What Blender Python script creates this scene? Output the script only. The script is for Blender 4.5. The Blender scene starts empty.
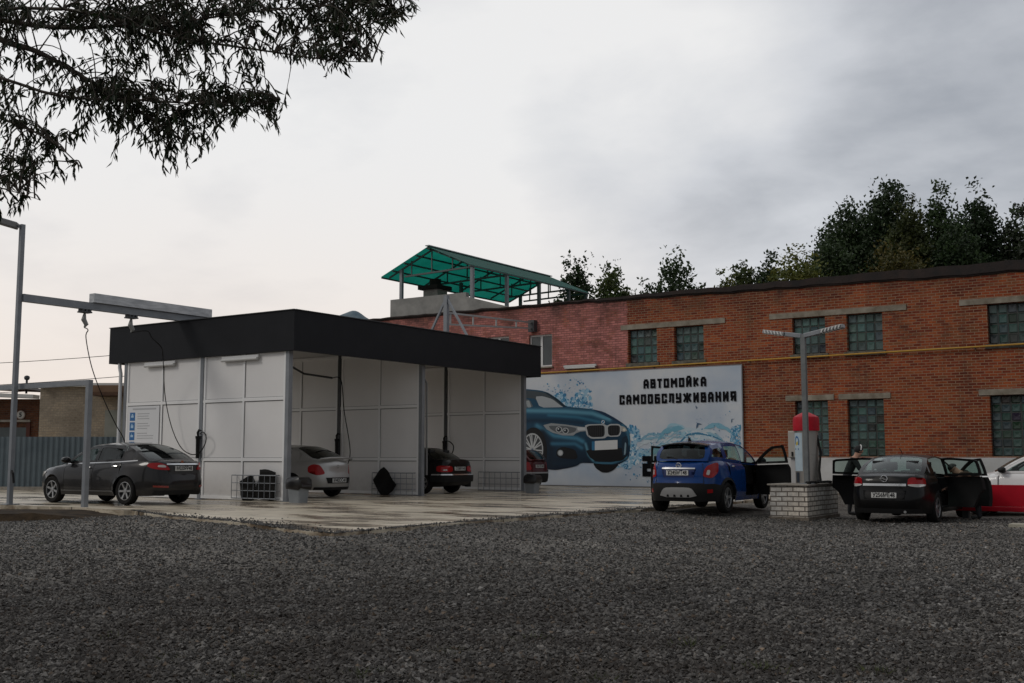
import bpy, bmesh, math, random
import numpy as np
from math import sin, cos, pi, radians
from mathutils import Vector, Matrix
from mathutils.geometry import delaunay_2d_cdt
random.seed(7); RNG = np.random.default_rng(11)
SC = bpy.context.scene; COL = SC.collection

# ------------------------------------------------------------------ camera model (metres, X along the brick facade, Y into it)
CAM_H, FPX, YAW = 1.4, 1110.0, radians(34.2)
PITCH = math.atan((457 - 341.5) / FPX)
_fw = np.array([-sin(YAW)*cos(PITCH), cos(YAW)*cos(PITCH), sin(PITCH)])
_rt = np.array([cos(YAW), sin(YAW), 0.0]); _up = np.cross(_rt, _fw); _c = np.array([0, 0, CAM_H])
def _ray(x, y): return _fw + _rt*(x-512)/FPX + _up*(341.5-y)/FPX
def pz(x, y, z=0.0): r = _ray(x, y); return _c + r*(z-CAM_H)/r[2]
def pY(x, y, c): r = _ray(x, y); return _c + r*c/r[1]
def pX(x, y, c): r = _ray(x, y); return _c + r*c/r[0]
def pd(x, y, d): return _c + _ray(x, y)*d

# ------------------------------------------------------------------ materials
MATS = {}
def nodes_of(m):
    m.use_nodes = True; nt = m.node_tree; b = nt.nodes['Principled BSDF']; return nt, b
def mat(name, c, rough=.6, metal=0.0, c2=None, scale=3.0, detail=5.0, bump=0.0, bscale=None, spec=.5, coat=0.0, stretch=None, lo=.35, hi=.65, r2=None):
    """Principled material whose colour wanders between c and c2 in object space."""
    m = bpy.data.materials.new(name); nt, b = nodes_of(m); N, L = nt.nodes, nt.links
    b.inputs['Roughness'].default_value = rough; b.inputs['Metallic'].default_value = metal
    b.inputs['Specular IOR Level'].default_value = spec; b.inputs['Coat Weight'].default_value = coat
    b.inputs['Coat Roughness'].default_value = .06
    b.inputs['Base Color'].default_value = (*c, 1)
    if c2 is not None or bump:
        tc = N.new('ShaderNodeTexCoord'); mp = N.new('ShaderNodeMapping'); L.new(tc.outputs['Object'], mp.inputs[0])
        if stretch: mp.inputs['Scale'].default_value = stretch
    if c2 is not None:
        n = N.new('ShaderNodeTexNoise'); n.inputs['Scale'].default_value = scale; n.inputs['Detail'].default_value = detail
        n.inputs['Roughness'].default_value = .6
        L.new(mp.outputs[0], n.inputs['Vector'])
        r = N.new('ShaderNodeValToRGB'); r.color_ramp.elements[0].position = lo; r.color_ramp.elements[1].position = hi
        r.color_ramp.elements[0].color = (*c, 1); r.color_ramp.elements[1].color = (*c2, 1)
        L.new(n.outputs['Fac'], r.inputs[0]); L.new(r.outputs[0], b.inputs['Base Color'])
        if r2 is not None:
            q = N.new('ShaderNodeMapRange'); q.inputs[1].default_value = lo; q.inputs[2].default_value = hi
            q.inputs[3].default_value = rough; q.inputs[4].default_value = r2
            L.new(n.outputs['Fac'], q.inputs[0]); L.new(q.outputs[0], b.inputs['Roughness'])
    if bump:
        n2 = N.new('ShaderNodeTexNoise'); n2.inputs['Scale'].default_value = bscale or scale*6; n2.inputs['Detail'].default_value = 6
        L.new(mp.outputs[0], n2.inputs['Vector'])
        bp = N.new('ShaderNodeBump'); bp.inputs['Strength'].default_value = bump; bp.inputs['Distance'].default_value = .02
        L.new(n2.outputs['Fac'], bp.inputs['Height']); L.new(bp.outputs[0], b.inputs['Normal'])
    MATS[name] = m; return m
def glass(name, tint, rough=.02, refl=1.0):
    m = bpy.data.materials.new(name); m.use_nodes = True; nt = m.node_tree; N, L = nt.nodes, nt.links
    N.remove(N['Principled BSDF']); out = N['Material Output']
    t = N.new('ShaderNodeBsdfTransparent'); t.inputs[0].default_value = (*tint, 1)
    g = N.new('ShaderNodeBsdfGlossy'); g.inputs['Roughness'].default_value = rough; g.inputs['Color'].default_value = (.9*refl, .95*refl, .95*refl, 1)
    lw = N.new('ShaderNodeLayerWeight'); lw.inputs['Blend'].default_value = .5; pw = N.new('ShaderNodeMath'); pw.operation = 'POWER'; pw.inputs[1].default_value = 4.0; L.new(lw.outputs['Facing'], pw.inputs[0])
    f = N.new('ShaderNodeMath'); f.operation = 'MULTIPLY_ADD'; f.inputs[1].default_value = .85; f.inputs[2].default_value = .045; L.new(pw.outputs[0], f.inputs[0])
    x = N.new('ShaderNodeMixShader'); L.new(f.outputs[0], x.inputs[0]); L.new(t.outputs[0], x.inputs[1]); L.new(g.outputs[0], x.inputs[2])
    L.new(x.outputs[0], out.inputs[0]); MATS[name] = m; return m
def vcol_mat(name, rough=.6, spec=.3, bump=0.0):
    """Colours printed on a surface are stored per corner in the attribute Col."""
    m = bpy.data.materials.new(name); nt, b = nodes_of(m); a = nt.nodes.new('ShaderNodeVertexColor'); a.layer_name = 'Col'
    nt.links.new(a.outputs[0], b.inputs['Base Color']); b.inputs['Roughness'].default_value = rough; b.inputs['Specular IOR Level'].default_value = spec
    MATS[name] = m; return m

def car_paint(name, c, c2=None, metal=.3, rough=.3, dirt=.25, coat=.5):
    m = bpy.data.materials.new(name); nt, b = nodes_of(m); N, L = nt.nodes, nt.links
    tc = N.new('ShaderNodeTexCoord'); n = N.new('ShaderNodeTexNoise'); n.inputs['Scale'].default_value = 2.6; n.inputs['Detail'].default_value = 7
    L.new(tc.outputs['Object'], n.inputs['Vector'])
    sep = N.new('ShaderNodeSeparateXYZ'); L.new(tc.outputs['Object'], sep.inputs[0])
    mr = N.new('ShaderNodeMapRange'); mr.inputs[1].default_value = .15; mr.inputs[2].default_value = .75; mr.inputs[3].default_value = .5; mr.inputs[4].default_value = 0.0
    L.new(sep.outputs[2], mr.inputs[0])
    ad = N.new('ShaderNodeMath'); ad.operation = 'ADD'; L.new(mr.outputs[0], ad.inputs[0]); L.new(n.outputs['Fac'], ad.inputs[1])
    r = N.new('ShaderNodeMapRange'); r.inputs[1].default_value = .5; r.inputs[2].default_value = 1.1; r.inputs[4].default_value = dirt
    L.new(ad.outputs[0], r.inputs[0])
    mx = N.new('ShaderNodeMix'); mx.data_type = 'RGBA'; mx.inputs[6].default_value = (*c, 1); mx.inputs[7].default_value = (.06, .052, .043, 1)
    L.new(r.outputs[0], mx.inputs[0])
    # the inner side of the sheet metal is dark trim
    geo = N.new('ShaderNodeNewGeometry'); mb = N.new('ShaderNodeMix'); mb.data_type = 'RGBA'; mb.inputs[7].default_value = (.02, .02, .021, 1)
    L.new(geo.outputs['Backfacing'], mb.inputs[0]); L.new(mx.outputs[2], mb.inputs[6]); L.new(mb.outputs[2], b.inputs['Base Color'])
    rr = N.new('ShaderNodeMapRange'); rr.inputs[1].default_value = 0; rr.inputs[2].default_value = .4; rr.inputs[3].default_value = rough; rr.inputs[4].default_value = .75
    L.new(r.outputs[0], rr.inputs[0]); L.new(rr.outputs[0], b.inputs['Roughness'])
    b.inputs['Metallic'].default_value = metal; b.inputs['Coat Weight'].default_value = coat; b.inputs['Coat Roughness'].default_value = .05; b.inputs['Specular IOR Level'].default_value = .15
    MATS[name] = m; return m

# ------------------------------------------------------------------ mesh helpers
LOC = {}
class MB:
    def __init__(s): s.v = []; s.f = []; s.m = []; s.c = []; s.usecol = False
    def add(s, vs, fs, mi=0, col=None):
        k = len(s.v); s.v += [tuple(map(float, p)) for p in vs]
        for i, f in enumerate(fs):
            s.f.append(tuple(k+j for j in f)); s.m.append(mi)
            if col is not None: s.usecol = True
            s.c.append(col)
        return s
    def box(s, lo, hi, mi=0, M=None):
        x0, y0, z0 = lo; x1, y1, z1 = hi
        vs = [Vector(p) for p in ((x0,y0,z0),(x1,y0,z0),(x1,y1,z0),(x0,y1,z0),(x0,y0,z1),(x1,y0,z1),(x1,y1,z1),(x0,y1,z1))]
        if M is not None: vs = [M @ p for p in vs]
        return s.add(vs, [(0,3,2,1),(4,5,6,7),(0,1,5,4),(1,2,6,5),(2,3,7,6),(3,0,4,7)], mi)
    def bar(s, a, b, w, h=None, mi=0):
        """square bar from a to b; w across, h vertical."""
        a, b = Vector(a), Vector(b); h = h or w; d = b-a; n = d.normalized()
        up = Vector((0,0,1)) if abs(n.z) < .95 else Vector((0,1,0))
        x = n.cross(up).normalized(); y = x.cross(n).normalized(); x *= w/2; y *= h/2
        vs = [a-x-y, a+x-y, a+x+y, a-x+y, b-x-y, b+x-y, b+x+y, b-x+y]
        return s.add(vs, [(0,3,2,1),(4,5,6,7),(0,1,5,4),(1,2,6,5),(2,3,7,6),(3,0,4,7)], mi)
    def tube(s, pts, r, n=8, mi=0, cap=True):
        pts = [Vector(p) for p in pts]; rs = r if isinstance(r, (list, tuple)) else [r]*len(pts)
        rings = []; prev = None
        for i, p in enumerate(pts):
            t = (pts[min(i+1, len(pts)-1)] - pts[max(i-1, 0)]).normalized()
            if prev is None: x = t.orthogonal().normalized()
            else:
                x = prev - t*prev.dot(t); x = x.normalized() if x.length > 1e-6 else t.orthogonal().normalized()
            prev = x; y = t.cross(x)
            rings.append([p + (x*cos(2*pi*k/n) + y*sin(2*pi*k/n))*rs[i] for k in range(n)])
        vs = [q for R in rings for q in R]; fs = []
        for i in range(len(pts)-1):
            for k in range(n): fs.append((i*n+k, i*n+(k+1) % n, (i+1)*n+(k+1) % n, (i+1)*n+k))
        if cap: fs.append(tuple(range(n-1, -1, -1))); fs.append(tuple((len(pts)-1)*n+k for k in range(n)))
        return s.add(vs, fs, mi)
    def lathe(s, prof, c=(0,0,0), n=24, mi=0, axis='z'):
        """prof = [(r, h)] from bottom to top."""
        vs = []; fs = []
        for r, h in prof:
            for k in range(n):
                a = 2*pi*k/n; p = (r*cos(a), r*sin(a), h)
                if axis == 'y': p = (r*cos(a), h, -r*sin(a))
                vs.append((c[0]+p[0], c[1]+p[1], c[2]+p[2]))
        for i in range(len(prof)-1):
            for k in range(n): fs.append((i*n+k, i*n+(k+1) % n, (i+1)*n+(k+1) % n, (i+1)*n+k))
        return s.add(vs, fs, mi)
    def prism(s, poly, z0, z1, mi=0):
        n = len(poly); vs = [(x, y, z0) for x, y in poly] + [(x, y, z1) for x, y in poly]
        fs = [tuple(range(n-1, -1, -1)), tuple(range(n, 2*n))] + [(i, (i+1) % n, n+(i+1) % n, n+i) for i in range(n)]
        return s.add(vs, fs, mi)
    def build(s, name, mats, parent=None, smooth=None, local=False, merge=0.0, bevel=0.0):
        me = bpy.data.meshes.new(name); off = Vector((0,0,0))
        if parent is not None and not local: off = LOC[parent.name]
        me.from_pydata([(p[0]-off.x, p[1]-off.y, p[2]-off.z) for p in s.v], [], s.f)
        mats = mats if isinstance(mats, (list, tuple)) else [mats]
        for m in mats: me.materials.append(m)
        me.polygons.foreach_set('material_index', s.m)
        if s.usecol:
            ca = me.color_attributes.new('Col', 'FLOAT_COLOR', 'CORNER'); arr = np.ones((len(me.loops), 4), np.float32)
            for p in me.polygons:
                c = s.c[p.index]
                if c is None: continue
                c = np.asarray(c, float)
                for j, li in enumerate(p.loop_indices): arr[li, :3] = c[j] if c.ndim == 2 else c
            ca.data.foreach_set('color', arr.ravel())
        me.update()
        if merge or bevel or smooth is not None:
            bm = bmesh.new(); bm.from_mesh(me)
            if merge: bmesh.ops.remove_doubles(bm, verts=bm.verts, dist=merge)
            if bevel: bmesh.ops.bevel(bm, geom=bm.edges[:], offset=bevel, segments=2, affect='EDGES', profile=.5)
            if smooth is not None:
                lim = radians(smooth)
                for f in bm.faces: f.smooth = True
                for e in bm.edges:
                    e.smooth = not (len(e.link_faces) == 2 and e.calc_face_angle(0) > lim)
            bm.to_mesh(me); bm.free()
        o = bpy.data.objects.new(name, me); COL.objects.link(o)
        if parent is not None: o.parent = parent; LOC[o.name] = off if not local else Vector((0,0,0))
        else: LOC[o.name] = Vector((0,0,0))
        return o
def empty(name, loc=(0,0,0), rz=0.0, sc=1.0):
    o = bpy.data.objects.new(name, None); COL.objects.link(o); o.location = loc; o.rotation_euler = (0,0,rz); o.scale = (sc,)*3
    o.empty_display_size = .2; LOC[o.name] = Vector(loc); return o
def tag(o, label=None, cat=None, group=None, kind=None):
    if label: o['label'] = label
    if cat: o['category'] = cat
    if group: o['group'] = group
    if kind: o['kind'] = kind
    return o
def thing(name, label, cat, loc=(0,0,0), rz=0.0, group=None, sc=1.0): return tag(empty(name, loc, rz, sc), label, cat, group)

def inside(p, poly):
    x, y = p; r = False; j = len(poly)-1
    for i in range(len(poly)):
        xi, yi = poly[i]; xj, yj = poly[j]
        if (yi > y) != (yj > y) and x < (xj-xi)*(y-yi)/(yj-yi)+xi: r = not r
        j = i
    return r
def dens(poly, sp, closed=True):
    out = []; n = len(poly)
    for i in range(n if closed else n-1):
        a, b = poly[i], poly[(i+1) % n]; k = max(1, int(math.ceil(math.hypot(b[0]-a[0], b[1]-a[1])/sp)))
        out += [(a[0]+(b[0]-a[0])*t/k, a[1]+(b[1]-a[1])*t/k) for t in range(k)]
    if not closed: out.append(poly[-1])
    return out
def area(poly): return sum(poly[i-1][0]*poly[i][1]-poly[i][0]*poly[i-1][1] for i in range(len(poly)))/2
def inset(poly, d):
    if area(poly) < 0: poly = poly[::-1]
    # remove near-duplicate points first
    P = [p for i, p in enumerate(poly) if math.hypot(p[0]-poly[i-1][0], p[1]-poly[i-1][1]) > 1e-4]; n = len(P); out = []
    for i in range(n):
        a, b, c = Vector(P[i-1]), Vector(P[i]), Vector(P[(i+1) % n])
        e1 = (b-a).normalized(); e2 = (c-b).normalized(); n1 = Vector((-e1.y, e1.x)); n2 = Vector((-e2.y, e2.x))
        h = n1+n2; h = h/max(h.dot(h)/2, .25); out.append(tuple(b+h*d))
    return out
def chaikin(poly, k=1, q=.25):
    for _ in range(k):
        o = []
        for i in range(len(poly)):
            a, b = poly[i], poly[(i+1) % len(poly)]
            o += [(a[0]*(1-q)+b[0]*q, a[1]*(1-q)+b[1]*q), (a[0]*q+b[0]*(1-q), a[1]*q+b[1]*(1-q))]
        poly = o
    return poly
def clip(poly, a, b, c):
    """keep a*x+b*y<=c"""
    out = []
    for i in range(len(poly)):
        p, q = poly[i], poly[(i+1) % len(poly)]; dp, dq = a*p[0]+b*p[1]-c, a*q[0]+b*q[1]-c
        if dp <= 0: out.append(p)
        if (dp < 0 < dq) or (dq < 0 < dp): t = dp/(dp-dq); out.append((p[0]+(q[0]-p[0])*t, p[1]+(q[1]-p[1])*t))
    return out
def cdt(outer, holes=(), sp=.08, grid=None, isp=None):
    """triangles of outer minus holes; returns 2-D points and faces."""
    isp = isp or sp; pts = []; eds = []
    loops = [dens(outer, sp)] + [dens(h, sp) for h in holes]
    for lp in loops:
        k = len(pts); pts += lp; eds += [(k+i, k+(i+1) % len(lp)) for i in range(len(lp))]
    xs = [p[0] for p in outer]; ys = [p[1] for p in outer]
    if grid is not False:
        B = np.array(pts)
        for x in np.arange(min(xs)+isp*.5, max(xs), isp):
            for y in np.arange(min(ys)+isp*.5, max(ys), isp):
                if inside((x, y), outer) and not any(inside((x, y), h) for h in holes) and np.min((B[:,0]-x)**2+(B[:,1]-y)**2) > (isp*.45)**2: pts.append((x, y))
    vo, _, fo, *_r = delaunay_2d_cdt([Vector(p) for p in pts], eds, [], 0, 1e-6)
    fs = []
    for f in fo:
        cx = sum(vo[i].x for i in f)/len(f); cy = sum(vo[i].y for i in f)/len(f)
        if inside((cx, cy), outer) and not any(inside((cx, cy), h) for h in holes):
            f = tuple(f); a_ = sum(vo[f[i-1]].x*vo[f[i]].y-vo[f[i]].x*vo[f[i-1]].y for i in range(len(f))); fs.append(f if a_ > 0 else f[::-1])
    return [(v.x, v.y) for v in vo], fs
def text_geo(s, size, bold=0.0):
    cu = bpy.data.curves.new('t', 'FONT'); cu.body = s; cu.size = size; cu.align_x = 'CENTER'; cu.align_y = 'CENTER'; cu.offset = bold; cu.resolution_u = 3
    o = bpy.data.objects.new('t', cu); COL.objects.link(o); dg = bpy.context.evaluated_depsgraph_get()
    me = bpy.data.meshes.new_from_object(o.evaluated_get(dg)); vs = [tuple(v.co) for v in me.vertices]; fs = [tuple(p.vertices) for p in me.polygons]
    bpy.data.objects.remove(o); bpy.data.meshes.remove(me); bpy.data.curves.remove(cu); return vs, fs
def np_mesh(name, verts, faces, mats, cols=None, mi=None, parent=None, smooth=False):
    """quick mesh from numpy arrays; faces (n,k)."""
    me = bpy.data.meshes.new(name); n, k = faces.shape
    me.vertices.add(len(verts)); me.vertices.foreach_set('co', np.asarray(verts, np.float32).ravel())
    me.loops.add(n*k); me.loops.foreach_set('vertex_index', faces.astype(np.int32).ravel())
    me.polygons.add(n); me.polygons.foreach_set('loop_start', np.arange(0, n*k, k, dtype=np.int32)); me.polygons.foreach_set('loop_total', np.full(n, k, np.int32))
    mats = mats if isinstance(mats, (list, tuple)) else [mats]
    for m in mats: me.materials.append(m)
    if mi is not None: me.polygons.foreach_set('material_index', mi.astype(np.int32))
    me.polygons.foreach_set('use_smooth', np.full(n, smooth))
    me.update(calc_edges=True)
    if cols is not None:
        ca = me.color_attributes.new('Col', 'FLOAT_COLOR', 'POINT'); a = np.ones((len(verts), 4), np.float32); a[:, :3] = cols; ca.data.foreach_set('color', a.ravel())
    o = bpy.data.objects.new(name, me); COL.objects.link(o)
    if parent is not None:
        o.parent = parent; LOC[o.name] = LOC[parent.name]
    else: LOC[o.name] = Vector((0,0,0))
    return o

# ------------------------------------------------------------------ material library
STEEL = mat('galvanised steel', (.20,.215,.235), .5, .3, (.25,.265,.285), 3)
BOOM = mat('bare zinc sheet', (.34,.35,.36), .38, .7, (.52,.53,.54), 5, stretch=(3,.6,3))
DARKST = mat('dark painted steel', (.035,.038,.042), .55, 0, (.06,.063,.068), 5)
WHITEP = mat('white wall panel', (.77,.76,.755), .42, 0, (.81,.80,.795), .8, 5, r2=.5)
JOINT = mat('white joint profile', (.84,.84,.84), .4)
FASCIA = mat('anthracite cladding', (.0075,.0085,.0115), .6, 0, (.011,.012,.0155), 1.2, spec=.2)
SOFFIT = mat('pale soffit', (.42,.42,.42), .7)
RUBBER = mat('black rubber', (.008,.008,.008), .8, 0, (.015,.0145,.014), 9, spec=.2)
BLACKP = mat('black plastic', (.009,.009,.0095), .6, spec=.25)
GREYP = mat('grey plastic bin', (.19,.21,.225), .5, 0, (.23,.25,.265), 4)
CHROME = mat('chrome trim', (.62,.63,.64), .18, .95)
ALLOY = mat('alloy rim', (.42,.43,.44), .35, .7, (.3,.3,.3), 8)
TAILR = mat('red lamp lens', (.30,.006,.008), .2, 0, spec=.35)
TAILW = mat('clear lamp lens', (.5,.48,.46), .15, 0, coat=.6)
PLATEW = mat('number plate white', (.62,.63,.62), .5, 0, (.5,.5,.48), 12)
INK = mat('black print', (.006,.006,.008), .8, spec=.08)
SEATM = mat('dark seat fabric', (.02,.02,.022), .85)
G_CLEAR = glass('clear car glass', (.62,.76,.72))
G_TINT = glass('tinted car glass', (.05,.055,.055))
G_MID = glass('green car glass', (.42,.56,.52))
SKIN = mat('skin', (.45,.24,.16), .55, 0, (.5,.28,.2), 14)
CONC = mat('pale concrete', (.34,.31,.27), .85, 0, (.22,.2,.17), 5, 6, .4, 40)
WOODG = mat('grey timber', (.2,.18,.155), .85, 0, (.28,.26,.23), 6)
YELLOW = mat('yellow gas pipe paint', (.50,.28,.025), .55, 0, (.38,.2,.025), 3)
LAMPW = mat('frosted tube cover', (.55,.55,.54), .4)
PRINT = vcol_mat('printed vinyl', .45, .35)
REDP = mat('red enamel', (.46,.006,.02), .5, 0, (.38,.006,.018), 4, spec=.2)

# ================================================================== sky, sun, camera
SUN_EL, SUN_DIR = radians(38), Vector((-.55, -.80, 0)).normalized()
w = bpy.data.worlds.new('World'); SC.world = w; w.use_nodes = True
N, L = w.node_tree.nodes, w.node_tree.links; bg = N['Background']; bg.inputs['Strength'].default_value = .1
sky = N.new('ShaderNodeTexSky'); sky.sky_type = 'NISHITA'; sky.sun_disc = False; sky.sun_elevation = SUN_EL
sky.sun_rotation = math.atan2(SUN_DIR.x, SUN_DIR.y); sky.dust_density = 3
tc = N.new('ShaderNodeTexCoord'); sep = N.new('ShaderNodeSeparateXYZ'); L.new(tc.outputs['Generated'], sep.inputs[0])
def M_(op, a, b=None, c=None):
    n = N.new('ShaderNodeMath'); n.operation = op
    for i, q in enumerate((a, b, c)):
        if q is None: continue
        if isinstance(q, (int, float)): n.inputs[i].default_value = q
        else: L.new(q, n.inputs[i])
    return n.outputs[0]
zc = M_('ADD', M_('MAXIMUM', sep.outputs[2], 0.0), .22)
cmb = N.new('ShaderNodeCombineXYZ'); L.new(M_('DIVIDE', sep.outputs[0], zc), cmb.inputs[0]); L.new(M_('DIVIDE', sep.outputs[1], zc), cmb.inputs[1])
def cloud(scale, det, rough, off, dist=.3):
    mp = N.new('ShaderNodeMapping'); mp.inputs['Location'].default_value = off; L.new(cmb.outputs[0], mp.inputs[0])
    n = N.new('ShaderNodeTexNoise'); n.inputs['Scale'].default_value = scale; n.inputs['Detail'].default_value = det; n.inputs['Roughness'].default_value = rough; n.inputs['Distortion'].default_value = dist
    L.new(mp.outputs[0], n.inputs['Vector']); return n.outputs['Fac']
c1 = cloud(.9, 5, .5, (3.1, 1.7, 0)); c2 = cloud(2.1, 7, .55, (7.3, -2.2, 1), .15)
def dot(v):
    n = N.new('ShaderNodeVectorMath'); n.operation = 'DOT_PRODUCT'; L.new(tc.outputs['Generated'], n.inputs[0]); n.inputs[1].default_value = v; return n.outputs['Value']
def dirv(x, y): r = _ray(x, y); return tuple(r/np.linalg.norm(r))
def lobe(x, y, w0, w1):
    q = N.new('ShaderNodeMapRange'); q.interpolation_type = 'SMOOTHSTEP'; q.inputs[1].default_value = cos(radians(w0)); q.inputs[2].default_value = cos(radians(w1)); L.new(dot(dirv(x, y)), q.inputs[0]); return q.outputs[0]
b_ = M_('ADD', M_('MULTIPLY', M_('SUBTRACT', c1, .5), 1.0), M_('MULTIPLY', M_('SUBTRACT', c2, .5), .95))
b_ = M_('ADD', b_, .62)
b_ = M_('SUBTRACT', b_, M_('MULTIPLY', lobe(1080, 80, 15, 2), .27))     # heavy cloud bank
b_ = M_('SUBTRACT', b_, M_('MULTIPLY', lobe(610, 200, 9, 1), .17))
b_ = M_('ADD', b_, M_('MULTIPLY', lobe(250, 250, 26, 3), .26))           # thin bright cloud
b_ = M_('ADD', b_, M_('MULTIPLY', lobe(690, 60, 8, 1), .16))
rp = N.new('ShaderNodeValToRGB'); e = rp.color_ramp.elements
e[0].position = .15; e[0].color = (.33, .35, .385, 1); e[1].position = .9; e[1].color = (.80, .795, .79, 1)
k_ = e.new(.5); k_.color = (.58, .595, .625, 1)
L.new(b_, rp.inputs[0])
warm = N.new('ShaderNodeMix'); warm.data_type = 'RGBA'; warm.inputs[7].default_value = (.84, .73, .65, 1); L.new(rp.outputs[0], warm.inputs[6])
hz = N.new('ShaderNodeMapRange'); hz.interpolation_type = 'SMOOTHSTEP'; hz.inputs[1].default_value = .30; hz.inputs[2].default_value = .0; L.new(sep.outputs[2], hz.inputs[0])
L.new(M_('MULTIPLY', M_('MULTIPLY', lobe(40, 330, 40, 3), hz.outputs[0]), .85), warm.inputs[0])
sc10 = N.new('ShaderNodeVectorMath'); sc10.operation = 'SCALE'; L.new(warm.outputs[2], sc10.inputs[0])
fwd = N.new('ShaderNodeMapRange'); fwd.interpolation_type = 'SMOOTHSTEP'; fwd.inputs[1].default_value = -.5; fwd.inputs[2].default_value = .75; fwd.inputs[3].default_value = 4.6; fwd.inputs[4].default_value = 10.4
L.new(dot((-sin(YAW), cos(YAW), 0)), fwd.inputs[0]); L.new(fwd.outputs[0], sc10.inputs['Scale'])
mxs = N.new('ShaderNodeMix'); mxs.data_type = 'RGBA'; mxs.inputs[0].default_value = .93; L.new(sky.outputs[0], mxs.inputs[6]); L.new(sc10.outputs[0], mxs.inputs[7])
L.new(mxs.outputs[2], bg.inputs['Color'])

sun = bpy.data.lights.new('Sun', 'SUN'); sun.energy = .6; sun.angle = radians(14); sun.color = (1, .95, .88)
so = bpy.data.objects.new('Sun', sun); COL.objects.link(so)
sd = Vector((SUN_DIR.x*cos(SUN_EL), SUN_DIR.y*cos(SUN_EL), sin(SUN_EL))); so.rotation_euler = sd.to_track_quat('Z', 'Y').to_euler(); so.location = sd*80
cam = bpy.data.cameras.new('Camera'); cam.sensor_width = 36; cam.lens = FPX/1024*36; cam.clip_start = .1; cam.clip_end = 6000
co = bpy.data.objects.new('Camera', cam); COL.objects.link(co); co.location = (0,0,CAM_H); co.rotation_euler = (pi/2+PITCH, 0, YAW); SC.camera = co
SC.view_settings.view_transform = 'Standard'; SC.view_settings.look = 'None'; SC.view_settings.exposure = .1; SC.view_settings.gamma = 1
SC.cycles.max_bounces = 6; SC.cycles.transparent_max_bounces = 12; SC.cycles.use_denoising = True

# ================================================================== ground
PLAT = [(-75,16.2),(-26.2,16.2),(-23.6,16.35),(-21.3,16.1),(-19.0,15.1),(-15.95,14.36),(-13.6,13.4),(-12.25,13.04),(-12.45,16),(-12.35,19),(-12.1,22),(-12.1,26),(-12.1,32),(-12.0,39.42),(-75,39.42)]
PZ = .2
_E = np.array(dens(PLAT[1:14], .3, closed=False))
def ground_z(x, y):
    d = np.sqrt(np.min((_E[:,0]-x)**2 + (_E[:,1]-y)**2))
    if inside((x, y), PLAT): return .02
    t = max(0.0, 1-d/4.0); t = t*t*(3-2*t)
    k = min(1.0, max(0.0, (x+23.2)/3.5))
    return .165*t*k + .03*sin(x*.55+y*.31)*sin(y*.43-x*.2)*(1-t) + .012*sin(x*1.9+.4)*sin(y*1.7)*(1-t)
def axis(a, b, s, far):
    m = list(np.arange(a, b, s)); out = []; d = s; v = a
    while v > -far: d *= 1.5; v -= d; out.append(v)
    out = out[::-1]+m; v = b; d = s
    while v < far: out.append(v); d *= 1.5; v += d
    return np.array(out)
gx, gy = axis(-34, 14, .3, 2500), axis(3, 41, .3, 2500)
gv = []; 
for y in gy:
    for x in gx: gv.append((x, y, ground_z(x, y) if (-40 < x < 20 and 0 < y < 45) else 0.0))
nx = len(gx); ii, jj = np.meshgrid(np.arange(len(gy)-1), np.arange(nx-1), indexing='ij'); a0 = (ii*nx+jj).ravel()
gf = np.stack([a0, a0+1, a0+nx+1, a0+nx], 1)
m = bpy.data.materials.new('gravel ground'); nt, b = nodes_of(m); N, L = nt.nodes, nt.links
tc = N.new('ShaderNodeTexCoord')
def vor(scale, feat='F1', rnd=1.0):
    n = N.new('ShaderNodeTexVoronoi'); n.inputs['Scale'].default_value = scale; n.feature = feat; n.inputs['Randomness'].default_value = rnd; L.new(tc.outputs['Object'], n.inputs['Vector']); return n
def noise(scale, det=5, rough=.6):
    n = N.new('ShaderNodeTexNoise'); n.inputs['Scale'].default_value = scale; n.inputs['Detail'].default_value = det; n.inputs['Roughness'].default_value = rough; L.new(tc.outputs['Object'], n.inputs['Vector']); return n
def ramp(src, stops):
    r = N.new('ShaderNodeValToRGB'); e = r.color_ramp.elements
    while len(e) < len(stops): e.new(.5)
    for q, (p, c) in zip(e, stops): q.position = p; q.color = (*c, 1)
    L.new(src, r.inputs[0]); return r.outputs[0]
def mixc(fac, a, b, mode='MIX'):
    n = N.new('ShaderNodeMix'); n.data_type = 'RGBA'; n.blend_type = mode
    for i, q in ((0, fac), (6, a), (7, b)):
        if isinstance(q, (int, float)): n.inputs[i].default_value = q
        elif isinstance(q, tuple): n.inputs[i].default_value = (*q, 1)
        else: L.new(q, n.inputs[i])
    return n.outputs[2]
v1, v2 = vor(27), vor(64)
s1 = N.new('ShaderNodeSeparateColor'); L.new(v1.outputs['Color'], s1.inputs[0])
s2 = N.new('ShaderNodeSeparateColor'); L.new(v2.outputs['Color'], s2.inputs[0])
stone = ramp(s1.outputs[0], [(0, (.026,.0245,.0225)), (.45, (.085,.080,.073)), (.82, (.17,.162,.15)), (1, (.36,.345,.32))])
stone2 = ramp(s2.outputs[1], [(0, (.03,.028,.0255)), (.55, (.105,.099,.090)), (1, (.28,.265,.245))])
col = mixc(.45, stone, stone2)
patch = noise(.35, 6, .65); pf = ramp(patch.outputs['Fac'], [(.36, (.55,.53,.5)), (.62, (1.3,1.28,1.25))]); spk = noise(7, 4, .8); col = mixc(1.0, col, ramp(spk.outputs['Fac'], [(.36, (.48,.48,.47)), (.64, (1.6,1.58,1.55))]), 'MULTIPLY')
col = mixc(1.0, col, pf, 'MULTIPLY')
lane = N.new('ShaderNodeMapping'); lane.inputs['Rotation'].default_value = (0, 0, -YAW); lane.inputs['Scale'].default_value = (.10, .55, 1); L.new(tc.outputs['Object'], lane.inputs[0])
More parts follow.
